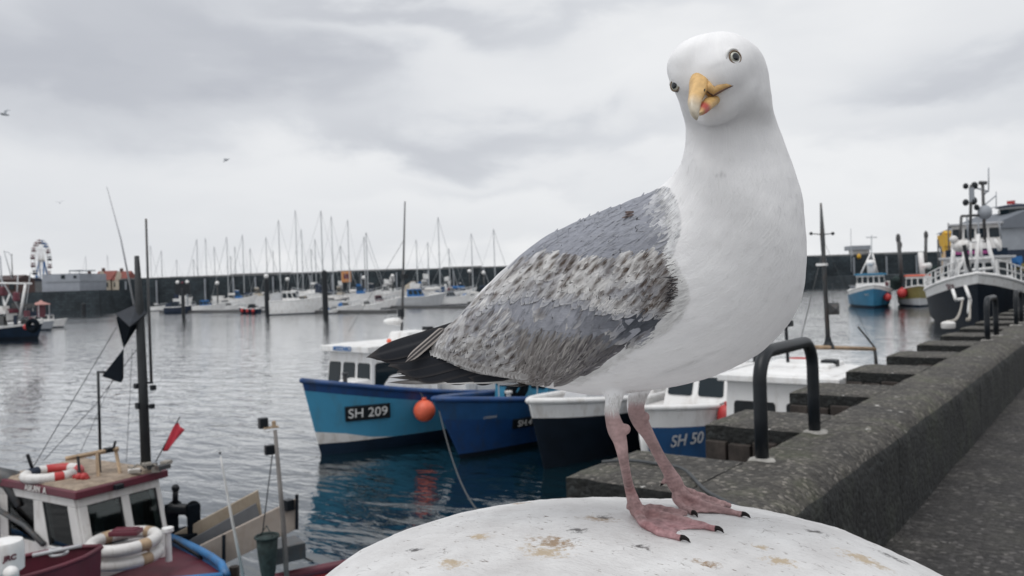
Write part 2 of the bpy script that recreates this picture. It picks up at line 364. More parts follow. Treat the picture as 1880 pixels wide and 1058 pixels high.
# ================================================================== SETTING
mb = MB()
mb.add([(-2500, -2500, WATER), (2500, -2500, WATER), (2500, 2500, WATER), (-2500, 2500, WATER)], [(0, 1, 2, 3)])
tag(mb.build('water', WATERM), kind='structure')
SX, IX, CX, TOPZ = -2.30, -1.64, -1.18, .628        # sea face of the piers, back of the recesses, landward face, top
mb = MB(); mb.add([(CX-.3, -9, 0), (40, -9, 0), (40, 110, 0), (CX-.3, 110, 0)], [(0, 1, 2, 3)])
tag(mb.build('pavement', PAVE), kind='structure')
wall = empty('sea_wall', (0, 0, 0), 'long low mossy concrete parapet of the quay with notched seaward side', 'wall')
def nz(p, s=1.0): return noise.noise(Vector(p)*s)
core = MB()
seg = 3.36; y0 = -8.0
while y0 < 78:
    step = .07 if y0 < 9 else .3
    L_ = seg-.012; k = int(L_/step)
    prof = [(IX, -3.0), (IX, .3), (IX, TOPZ-.012), (IX+.012, TOPZ), (-1.52, TOPZ), (-1.42, TOPZ), (-1.34, TOPZ-.002), (-1.275, TOPZ-.014), (-1.225, TOPZ-.045), (-1.195, TOPZ-.085), (CX, TOPZ-.14), (CX, .42), (CX+.004, .25), (CX+.004, .1), (CX+.004, -.06)]
    vs = []; fs = []; n = len(prof)
    for i in range(k+1):
        y = y0+L_*i/k
        for j, (x, z) in enumerate(prof):
            a = .012*nz((x*3, y*1.1, z*3))+.010*nz((x*9, y*5, z*9))+.006*nz((x*20, y*14, z*20))
            b2 = a*(1.8 if 6 <= j <= 10 else .8)
            if j >= 9: vs.append((x+b2, y, z+b2*.3))
            elif j >= 3: vs.append((x, y, z+b2*.7))
            else: vs.append((x, y, z))
    for i in range(k):
        for j in range(n-1): fs.append((i*n+j, (i+1)*n+j, (i+1)*n+j+1, i*n+j+1))
    fs.append(tuple(range(n))); fs.append(tuple(k*n+j for j in range(n-1, -1, -1)))
    o = len(core.v); core.v += vs
    for q, f in enumerate(fs):
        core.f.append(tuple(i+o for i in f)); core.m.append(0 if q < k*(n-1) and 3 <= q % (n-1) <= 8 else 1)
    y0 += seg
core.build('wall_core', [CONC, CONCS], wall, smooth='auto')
PIER0, PITCHY, PLEN = 3.35, 1.68, .74
def make_pier():
    mb = MB(); nx, ny = 10, 11; L_ = IX-.003-SX
    top = {}
    vs = []; fs = []; mi = []
    for i in range(nx+1):
        for j in range(ny+1):
            x = SX+L_*i/nx; y = PLEN*j/ny
            ed = min(x-SX, y, PLEN-y)
            vs.append((x, y, TOPZ-.004+.008*nz((x*8, y*8, 3))-(.012 if ed < .01 else 0)))
    for i in range(nx):
        for j in range(ny):
            a = i*(ny+1)+j; fs.append((a, a+ny+1, a+ny+2, a+1)); mi.append(0)
    for f, q in zip(fs, mi): mb.f.append(f); mb.m.append(q)
    mb.v += vs
    edge = [(i*(ny+1)) for i in range(nx+1)]+[nx*(ny+1)+j for j in range(1, ny+1)]+[i*(ny+1)+ny for i in range(nx-1, -1, -1)]+[j for j in range(ny-1, 0, -1)]
    base = len(mb.v)
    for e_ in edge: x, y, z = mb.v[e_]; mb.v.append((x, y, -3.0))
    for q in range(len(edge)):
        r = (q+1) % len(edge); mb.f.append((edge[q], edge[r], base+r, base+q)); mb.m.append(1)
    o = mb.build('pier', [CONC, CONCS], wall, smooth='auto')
    xs = [SX+.01, SX+.17, SX+.335, SX+.50, IX-.02]
    for i in range(4):
        b = MB(); zt = .50+.05*random.random()
        b.box(((xs[i]+xs[i+1])/2, -.028, (zt-1.6)/2), (xs[i+1]-xs[i]-.018, .05, zt+1.6))
        b.build('fender_board', DWOOD, o, bevel=.006)
    return o
p0 = make_pier(); p0.location = (0, PIER0, 0)
for k in range(1, 26):
    c = copy_tree(p0, wall); c.location = (0, PIER0+PITCHY*k, 0)
    if k % 3 == 1: c.scale = (1, .97, 1)
# white splashes of droppings, rope end
mb = MB(); pts = []
for i in range(26):
    t = i/25; pts.append((-2.25+1.0*t, 3.62+.20*math.sin(t*5)-.25*t, TOPZ+.012+.006*math.sin(t*17)))
mb.tube(pts, .009, 6); tag(mb.build('rope_end', DROPE, smooth=True), 'thin dark rope lying across the parapet top just behind the bollard', 'rope')
# black steel ladder hoops
MORTAR = paint('pale_mortar', (.34, .33, .31), .85, .3, 30, .4)
def hoop(y1, y2, label):
    r = .036; x = -1.575; h = .565; R = .16
    pts = [(x, y1, -.02), (x, y1, h*.4), (x, y1, h-R)]
    for i in range(1, 8):
        a = math.pi/2*i/7; pts.append((x, y1+R*(1-math.cos(a)), h-R+R*math.sin(a)))
    for i in range(8):
        a = math.pi/2*(1-i/7); pts.append((x, y2-R*(1-math.cos(a)), h-R+R*math.sin(a)))
    pts += [(x, y2, h*.4), (x, y2, -.02)]
    e_ = empty('ladder_hoop', (0, 0, TOPZ), label, 'handrail', 'hoop handrails along the parapet')
    mb = MB(); mb.tube(pts, r, 14); mb.build('rail', BLK, e_, smooth=True)
    for yy in (y1, y2):
        mb = MB(); mb.v = []; rr_ = [(.045+.05*random.random()) for _ in range(14)]; mb.add([(x+q_*math.cos(2*math.pi*i/14)*1.15, yy+q_*math.sin(2*math.pi*i/14), -.012) for i, q_ in enumerate(rr_)]+[(x+q_*.8*math.cos(2*math.pi*i/14)*1.15, yy+q_*.8*math.sin(2*math.pi*i/14), .009) for i, q_ in enumerate(rr_)], [(i, (i+1) % 14, 14+(i+1) % 14, 14+i) for i in range(14)]+[tuple(range(14, 28))]); mb.build('foot_patch', MORTAR, e_, smooth='auto')
hoop(4.14, 5.03, 'large black tubular hoop handrail on the parapet right behind the gull')
hoop(12.56, 13.45, 'smaller black hoop handrail farther along the parapet, in front of the trawler')
hoop(16.0, 16.8, 'farthest black hoop handrail at the right edge of the photo')
mb = MB(); c = Pz(1741, 603, TOPZ)
mb.lathe([(.10, 0), (.11, .03), (.11, .085), (.08, .11), (.02, .12)], (c.x, c.y, TOPZ+.002), 16, sc_=(1, 1.5))
tag(mb.build('mooring_float', WC, smooth='auto'), 'small white float lying on the parapet below the trawler bow', 'float')

# ------------------------------------------------------------------ the white bollard the gull stands on
A_, B_, K_ = .365, .113, .6
BC = LD(.064, .791, 0); APZ = 1.6-.2515
def bollard_mat():
    m, t, b = bsdf('cracked_white_bollard_paint')
    o = N(t, 'ShaderNodeTexCoord').outputs['Object']
    n = N(t, 'ShaderNodeTexNoise', ins={'Vector': o, 'Scale': 14.0, 'Detail': 8.0, 'Roughness': .6}).outputs[0]
    r = N(t, 'ShaderNodeValToRGB', ins={0: n}); r.color_ramp.elements[0].position = .3; r.color_ramp.elements[1].position = .68
    r.color_ramp.elements[0].color = (.50, .49, .49, 1); r.color_ramp.elements[1].color = (.67, .67, .675, 1)
    c = r.outputs[0]
    # hairline cracks and lifted flakes
    wv = N(t, 'ShaderNodeTexNoise', ins={'Vector': o, 'Scale': 40.0, 'Detail': 3.0})
    ov = N(t, 'ShaderNodeMixRGB', blend_type='ADD', ins={0: .03, 1: o, 2: wv.outputs[1]}).outputs[0]
    mp = N(t, 'ShaderNodeMapping', ins={0: ov, 2: (0, 0, TH+.5), 3: (45, 80, 60)})
    vo = N(t, 'ShaderNodeTexVoronoi', feature='DISTANCE_TO_EDGE', ins={'Vector': mp.outputs[0], 'Scale': 1.0}).outputs[0]
    cm = N(t, 'ShaderNodeTexNoise', ins={'Vector': o, 'Scale': 26.0, 'Detail': 5.0, 'Roughness': .7}).outputs[0]
    cf = mth(t, 'MULTIPLY', mth(t, 'LESS_THAN', vo, .022), mth(t, 'GREATER_THAN', cm, .60))
    c = N(t, 'ShaderNodeMixRGB', ins={0: mth(t, 'MULTIPLY', cf, .5), 1: c, 2: (.20, .18, .165, 1)}).outputs[0]
    sp = N(t, 'ShaderNodeTexNoise', ins={'Vector': N(t, 'ShaderNodeMapping', ins={0: o, 2: (0, 0, TH), 3: (70, 190, 120)}).outputs[0], 'Scale': 1.0, 'Detail': 6.0, 'Roughness': .62}).outputs[0]
    sf = N(t, 'ShaderNodeValToRGB', ins={0: sp}); sf.color_ramp.elements[0].position = .635; sf.color_ramp.elements[1].position = .70
    c = N(t, 'ShaderNodeMixRGB', ins={0: sf.outputs[0], 1: c, 2: (.16, .13, .11, 1)}).outputs[0]
    # droppings and chips where the photograph has them
    d1 = N(t, 'ShaderNodeTexNoise', ins={'Vector': o, 'Scale': 140.0, 'Detail': 7.0, 'Roughness': .75}).outputs[0]
    for (px, py, rad, cl) in STAINS:
        p = STAIN_AT(px, py)
        v = N(t, 'ShaderNodeVectorMath', operation='SUBTRACT', ins={0: o, 1: tuple(p)}).outputs[0]
        v = N(t, 'ShaderNodeMapping', ins={0: v, 2: (0, 0, -TH), 3: (.6, 1.0, 1)}).outputs[0]
        l = N(t, 'ShaderNodeVectorMath', operation='LENGTH', ins={0: v}).outputs['Value']
        f = mth(t, 'SUBTRACT', mth(t, 'MULTIPLY_ADD', d1, 2.4, -.75), mth(t, 'DIVIDE', l, rad*1.15))
        fr = N(t, 'ShaderNodeValToRGB', ins={0: f}); fr.color_ramp.elements[0].position = .0; fr.color_ramp.elements[1].position = .35
        c = N(t, 'ShaderNodeMixRGB', ins={0: mth(t, 'MULTIPLY', fr.outputs[0], .92), 1: c, 2: cl+(1,)}).outputs[0]
    t.links.new(c, b.inputs['Base Color']); b.inputs['Roughness'].default_value = .55
    h = mth(t, 'SUBTRACT', mth(t, 'MULTIPLY', n, 1.0), mth(t, 'MULTIPLY', cf, .12))
    bn = N(t, 'ShaderNodeBump', ins={'Strength': .9, 'Distance': .009, 'Height': mth(t, 'ADD', h, mth(t, 'MULTIPLY', sp, .25))}); t.links.new(bn.outputs[0], b.inputs['Normal'])
    return m
prof = []
for i in range(96):
    ph = math.pi/2*(i+.0)/95; prof.append((A_*math.sin(ph)+1e-4, -B_*(1-math.cos(ph))))
for i in range(1, 10):
    t = i/9; prof.append((A_-.07*t*t, -B_-.22*t))
for i in range(1, 14):
    t = i/13; prof.append((A_-.07-.05*math.sin(t*math.pi/2)+(.06*max(0, t-.8)/.2), -B_-.22-(APZ-B_-.22+.02)*t))
NB = 200; vs = []; fs = []
for (r, z) in prof:
    s_ = K_*min(B_, -z)
    for j in range(NB):
        a = 2*math.pi*j/NB; lat = r*math.cos(a)+s_; dp = r*math.sin(a)
        q = Vector((lat, dp, z))
        hgt = .0022*noise.noise(q*9)+.0016*noise.noise(q*28)+.0009*noise.noise(q*70)+.0006*noise.noise(q*160)
        hgt += .011*math.exp(-((lat-.24)/.11)**2)*math.exp(-((dp)/.25)**2)
        w_ = RGT0*lat+FWD0*dp; vs.append((w_.x, w_.y, z+hgt))
for i in range(len(prof)-1):
    for j in range(NB): fs.append((i*NB+j, (i+1)*NB+j, (i+1)*NB+(j+1) % NB, i*NB+(j+1) % NB))
fs.append(tuple(range(NB)))
bo = (BC.x, BC.y, APZ)
DOME = BVHTree.FromPolygons([Vector(v)+Vector(bo) for v in vs], fs)
def on_dome(px, py):
    d = (P(px, py, 1)-EYE).normalized(); h = DOME.ray_cast(EYE, d); return h[0]
def STAIN_AT(px, py):
    h = on_dome(px, py); return (h if h is not None else Vector(bo))-Vector(bo)
BRN = (.26, .17, .09); DRK = (.05, .045, .045); PAL = (.42, .33, .22)
STAINS = [(1018, 997, .030, BRN), (998, 1013, .030, PAL), (1098, 953, .026, BRN), (1108, 950, .014, DRK), (960, 924, .02, BRN), (1062, 974, .014, DRK), (1590, 1030, .030, PAL), (1500, 977, .016, DRK),
          (1640, 1024, .022, DRK), (1180, 1005, .012, DRK), (880, 985, .016, PAL), (1400, 1005, .012, PAL), (1430, 1030, .018, PAL), (760, 1010, .012, DRK), (830, 1035, .02, PAL), (1300, 1035, .014, BRN)]
mb = MB(); mb.add(vs, fs)
tag(mb.build('bollard', bollard_mat(), smooth=True, loc=bo), 'big round white painted mooring bollard with cracks and droppings under the gull', 'bollard')

# ------------------------------------------------------------------ far harbour wall, left shore, right pier
FW_D = 227
hw = empty('harbour_wall', (0, 0, 0), 'long dark stone harbour wall behind the marina', 'wall')
def ldbox(mb, l0, l1, d0, d1, z0, z1, mi=0):
    c = [LD(l0, d0, z0), LD(l1, d0, z0), LD(l1, d1, z0), LD(l0, d1, z0), LD(l0, d0, z1), LD(l1, d0, z1), LD(l1, d1, z1), LD(l0, d1, z1)]
    mb.hexa(c, mi)
mb = MB(); l = -112
while l < 230:
    w_ = 6+6*random.random(); ldbox(mb, l, l+w_-.03, FW_D+.3*random.random(), FW_D+6, -4, 6.6+.25*random.random()); l += w_
mb.build('wall_face', STONE, hw)
mb = MB(); l = -112
while l < 230:
    w_ = 10+9*random.random(); ldbox(mb, l, l+w_-.04, FW_D+1.2, FW_D+2.2, 6.4, 7.0+.35*random.random()); l += w_
mb.build('parapet', FOGWALL, hw)
mb = MB(); l = -110
while l < 228:
    ldbox(mb, l, l+.35, FW_D-.5, FW_D-.02, -2, 6.2); l += 5+7*random.random()
mb.build('ladder', GREY, hw)
mb = MB(); ldbox(mb, -420, -108, 236, 420, -4, 3.9); tag(mb.build('far_shore', STONE), kind='structure')
mb = MB(); ldbox(mb, -420, -190, 430, 700, -4, 9); ldbox(mb, -190, -130, 430, 600, -4, 7); tag(mb.build('distant_hill', FOGWALL), kind='structure')
mb = MB(); ldbox(mb, 86, 220, 160, 226, -4, 1.0); tag(mb.build('far_quay', STONE), kind='structure')
def lat_of(px, dep): return (px-940)/FPX*dep     # small roll ignored: far things
def wz(px, py, dep): return P(px, py, dep).z
def gable_house(l0, l1, d0, d1, z0, ze, zr, label, wallm, roofm, nwin=3, gable=True, group=None):
    e_ = empty('house', (0, 0, 0), label, 'house', group)
    mb = MB(); ldbox(mb, l0, l1, d0, d1, z0, ze)
    mb.build('wall', wallm, e_)
    mb = MB(); dm = (d0+d1)/2; o_ = .35
    mb.add([LD(l0-o_, d0-o_, ze-.05), LD(l1+o_, d0-o_, ze-.05), LD(l1+o_, d1+o_, ze-.05), LD(l0-o_, d1+o_, ze-.05), LD(l0-o_, dm, zr), LD(l1+o_, dm, zr)],
           [(0, 1, 5, 4), (2, 3, 4, 5), (0, 4, 3), (1, 2, 5), (3, 2, 1, 0)])
    rf = mb.build('roof', roofm, e_)
    mb = MB(); ldbox(mb, l0+.8, l0+1.6, dm-.4, dm+.4, ze+.5, zr+1.0); mb.build('chimney', BRICK, rf)
    if gable:
        lm = (l0+l1)/2-(l1-l0)*.05; gw = (l1-l0)*.22
        mb = MB(); mb.prism([LD(lm-gw, d0-.25, z0), LD(lm+gw, d0-.25, z0), LD(lm+gw, d0-.25, ze), LD(lm, d0-.25, zr-.2), LD(lm-gw, d0-.25, ze)], FWD0*2.2)
        mb.build('gable', wallm, e_)
    for i in range(nwin):
        mb = MB(); c0 = l0+(l1-l0)*(i+.35)/nwin; ldbox(mb, c0, c0+(l1-l0)*.10, d0-.32, d0-.255 if gable else d0-.02, z0+(ze-z0)*.35, z0+(ze-z0)*.75); mb.build('window', WIN, e_)
    return e_
def hz(px): return 551.5-(px-76)*.033
d_ = 262
gable_house(lat_of(172, d_), lat_of(203, d_), d_, d_+9, 4, wz(190, 514, d_), wz(190, 497, d_), 'cream house with red tiled roof and a front gable, left of its twin', CREAM, TERRA, 3)
gable_house(lat_of(205, d_), lat_of(229, d_), d_+.5, d_+9, 4, wz(216, 514, d_), wz(216, 497.5, d_), 'cream house with red tiled roof nearest the start of the harbour wall', CREAM, TERRA, 2)
gable_house(lat_of(150, d_), lat_of(167, d_), d_-2, d_+8, 4, wz(158, 510, d_), wz(158, 503, d_), 'dark brick house tucked between grey hall and red roofed house', BRICK, NCOV, 2, False)
gable_house(lat_of(-60, 300), lat_of(30, 300), 300, 312, 4, wz(10, 514, 300), wz(10, 505, 300), 'long brown house at the left edge below the lamp post', BRICK, paint('dark_roof', (.05, .03, .03), .8), 5, False)
gable_house(lat_of(36, 330), lat_of(56, 330), 330, 340, 4, wz(45, 516, 330), wz(45, 510, 330), 'low dark house left of the ferris wheel', FOGWALL, NCOV, 2, False)
# grey hall on a dark pier
gd = 212
e_ = empty('harbour_hall', LD(lat_of(112, gd), gd, 3.8), 'blank grey windowless hall on the dark pier beside the ferris wheel', 'building')
def hallbox(name, m, px0, px1, py0, py1, d0, d1):
    mb = MB(); c = LD(lat_of(112, gd), gd, 3.8)
    z0, z1 = wz((px0+px1)/2, py1, d0), wz((px0+px1)/2, py0, d0)
    ldbox(mb, lat_of(px0, d0), lat_of(px1, d0), d0, d1, z0, z1); mb.v = [tuple(Vector(v)-c) for v in mb.v]; return mb.build(name, m, e_)
hallbox('wall', paint('blue_grey_cladding', (.27, .29, .33), .6, .12, .5), 78, 147, 503, 538, gd, gd+14); hallbox('upper_band', GREY, 84, 147.3, 515, 518, gd-.15, gd+14.1)
hallbox('hatch', WIN, 113, 120, 505, 512, gd-.1, gd-.02); hallbox('hatch', WIN, 136, 141, 506, 511, gd-.1, gd-.02)
hallbox('roof_rail', GREY, 128, 148, 496, 498, gd+4, gd+8); hallbox('roof_rail', GREY, 156, 170, 496, 498, gd+4, gd+6)
hallbox('roof_rail_posts', GREY, 128.5, 129.2, 497, 503.2, gd+4, gd+4.3); hallbox('roof_rail_posts', GREY, 146.5, 147.2, 497, 503.2, gd+4, gd+4.3)
mb = MB(); ldbox(mb, lat_of(58, 208), lat_of(182, 208), 208, 245, -4, 3.75); tag(mb.build('pier', STONE), kind='structure')
# ferris wheel
wd = 385; wc = P(76, 478, wd); R_ = 37/FPX*wd
e_ = empty('ferris_wheel', (wc.x, wc.y, 9.0), 'tall white ferris wheel with dark red and blue gondolas on the far shore', 'ferris wheel')
axd = (RGT0*math.cos(math.radians(9))+FWD0*math.sin(math.radians(9)))       # axle
tang = axd.cross(Vector((0, 0, 1))).normalized(); off = Vector((wc.x, wc.y, 9.0))
def wp(a, r, s=0.0): return wc+tang*(r*math.cos(a))+Vector((0, 0, r*math.sin(a)))+axd*s-off
for s_ in (-.7, .7):
    mb = MB(); mb.tube([wp(2*math.pi*i/40, R_, s_) for i in range(41)], .13, 6, caps=False); mb.tube([wp(2*math.pi*i/40, R_*.55, s_) for i in range(41)], .08, 5, caps=False); mb.build('rim', WC, e_, smooth=True)
mb = MB()
for i in range(16):
    for s_ in (-.7, .7): mb.tube([wp(2*math.pi*i/16, .4, s_), wp(2*math.pi*i/16, R_, s_)], .07, 5)
mb.build('spokes', WC, e_)
for i in range(16):
    mb = MB(); c = wp(2*math.pi*(i+.5)/16, R_)+Vector((0, 0, -.9)); mb.lathe([(.3, -.9), (1.0, -.6), (1.1, 0), (.2, .1), (.2, .7), (1.2, .75), (.1, 1.3)], c, 10)
    mb.build('gondola', [MAROON, MAROON, BCOV, NCOV][(i//2) % 4] if i % 3 else MAROON, e_, smooth='auto')
for s_ in (-2.2, 2.2):
    for q in (-5, 5):
        mb = MB(); mb.tube([wp(0, 0, s_*.5), wc-off+tang*q+axd*s_+Vector((0, 0, -wc.z+4))], .3, 6); mb.build('support_leg', BCOV, e_)
mb = MB(); mb.tube([wp(0, 0, -1.4), wp(0, 0, 1.4)], .6, 12); mb.build('hub', WC, e_)
# left shore lamp post
def lamp_post(px, py0, py1, dep, label, group=None, globe=False):
    b_ = P(px, py1, dep); h = (py1-py0)/FPX*dep
    e_ = empty('street_lamp', b_, label, 'street lamp', group)
    mb = MB(); mb.tube([(0, 0, 0), (0, 0, h)], [.22, .12], 8); mb.build('post', DSTEEL, e_, smooth=True)
    if globe:
        mb = MB(); mb.ball((0, 0, h), .55, 12); mb.build('globe', W_, e_, smooth=True)
    else:
        mb = MB(); q = RGT0*-2.4; mb.tube([(0, 0, h*.9), q*.5+Vector((0, 0, h+.6)), q+Vector((0, 0, h+.7))], .1, 6); mb.build('arm', GREY, e_)
lamp_post(23, 466, 512, 290, 'dark thin lamp post above the brown roofs at the left edge')
for i, (px, py, lab) in enumerate([(669, 510, 'white globe lamp on the harbour wall right of the orange sign'), (722, 507, 'white globe lamp on the harbour wall left of the blue trawler mast'),
                      (863, 498, 'white globe lamp on the harbour wall, second nearest the gull back'), (889, 501, 'white globe lamp on the harbour wall nearest the gull back'),
                      (400, 520, 'white globe lamp over the left half of the marina, right of the twin lamp board'), (529, 513, 'white globe lamp over the big white cruiser')]):
    lamp_post(px, py, py+40, 220, lab, 'globe lamps along the harbour wall', True)
# hut on the wall, right shed, tower, crane, flag
hd = FW_D+1.5; e_ = empty('lookout_hut', P(1580, 468, hd), 'small blue grey roofed hut on top of the dark harbour wall', 'hut')
def far_box(mb, px0, px1, py0, py1, d0, d1, org):
    z0, z1 = wz((px0+px1)/2, py1, d0), wz((px0+px1)/2, py0, d0); s = len(mb.v); ldbox(mb, lat_of(px0, d0)+((py0+py1)/2-529)*-.033/FPX*d0, lat_of(px1, d0)+((py0+py1)/2-529)*-.033/FPX*d0, d0, d1, z0, z1)
    mb.v[s:] = [tuple(Vector(v)-org) for v in mb.v[s:]]
og = P(1580, 468, hd)
mb = MB(); far_box(mb, 1566, 1594, 458, 470, hd, hd+3, og); mb.build('wall', WC, e_)
mb = MB(); far_box(mb, 1563, 1598, 451, 459, hd-1, hd+4, og); mb.build('roof', GREY, e_)
for x_ in (1564, 1595):
    mb = MB(); far_box(mb, x_, x_+1.5, 458, 470, hd-.9, hd-.6, og); mb.build('post', LGREY, e_)
mb = MB(); c = P(1577, 471, hd-2.5); mb.ball((0, 0, 0), .6, 12, sc_=(1, 1, 1.2)); mb.box((0, 0, .75), (.3, .3, .3)); tag(mb.build('life_ring_box', YEL, loc=c, smooth='auto'), 'yellow rescue box on the harbour wall under the hut', 'rescue box')
sdp = 170; og = LD(lat_of(1850, sdp), sdp, 1.0)
e_ = empty('quay_shed', og, 'big grey shed with sloping roof at the right edge behind the trawler', 'building')
z_e, z_r = wz(1850, 418, sdp), wz(1850, 386, sdp); l0, l1 = lat_of(1811, sdp), lat_of(1990, sdp)
mb = MB(); ldbox(mb, l0, l1, sdp, sdp+18, 1.0, z_e); mb.v = [tuple(Vector(v)-og) for v in mb.v]; mb.build('wall', GREY, e_)
mb = MB(); mb.prism([LD(l0-.6, sdp-.6, z_e-.1)-og, LD(l0+9, sdp-.6, z_r)-og, LD(l1+.6, sdp-.6, z_r)-og, LD(l1+.6, sdp-.6, z_e-.1)-og], FWD0*19.2); mb.build('roof', paint('slate_roof', (.13, .145, .17), .7, .1, .3), e_)
mb = MB(); ldbox(mb, l0+2, l1, sdp-.15, sdp-.03, 1.2, 5.5); mb.v = [tuple(Vector(v)-og) for v in mb.v]; mb.build('door', NCOV, e_)
tp = 176; og = P(1866, 395, tp)
e_ = empty('control_tower', og, 'round white control room with dark roof rising behind the shed at the right edge', 'building')
mb = MB(); mb.lathe([(2.2, -8), (2.2, -1.5), (3.0, 0), (3.4, 1.6), (3.4, 1.65)], (0, 0, 0), 10); mb.build('wall', LGREY, e_, smooth='auto')
mb = MB(); mb.lathe([(3.45, .2), (3.55, 1.2)], (0, 0, 0), 10); mb.build('window', WIN, e_)
mb = MB(); mb.lathe([(4.0, 1.7), (3.9, 2.0), (.5, 2.5)], (0, 0, 0), 10); mb.build('roof', NCOV, e_, smooth='auto')
fl = empty('flagpole', P(1864, 388, tp), 'slim flagpole flying a small red flag above the control room', 'flag'); h_ = 20/FPX*tp
mb = MB(); mb.tube([(0, 0, 0), (0, 0, h_)], .07, 6); mb.build('pole', LGREY, fl)
mb = MB(); q = -RGT0
mb.add([Vector((0, 0, h_))+q*(1.7*i/6)+FWD0*(.2*math.sin(i*1.4)*(i/6))+Vector((0, 0, -.1*i/6-k*.75)) for k in (0, 1) for i in range(7)], [(i, i+1, i+8, i+7) for i in range(6)])
fo = mb.build('flag', RED, fl); so_ = fo.modifiers.new('thick', 'SOLIDIFY'); so_.thickness = .03
cd = 150; og = LD(lat_of(1738, cd), cd, 1.0)
e_ = empty('gantry_crane', og, 'yellow portal crane standing behind the trawler gantry', 'crane')
for (nm, a, b) in (('leg', (1735, 428), (1735, 500)), ('leg', (1749, 432), (1749, 500)), ('beam', (1732, 429), (1786, 429))):
    mb = MB(); mb.tube([P(*a, cd)-og, P(*b, cd)-og], .55, 4); mb.build(nm, YEL, e_)
mb = MB(); far_box(mb, 1735, 1747, 431, 452, cd-.8, cd+2, og); mb.build('cab', YEL, e_)
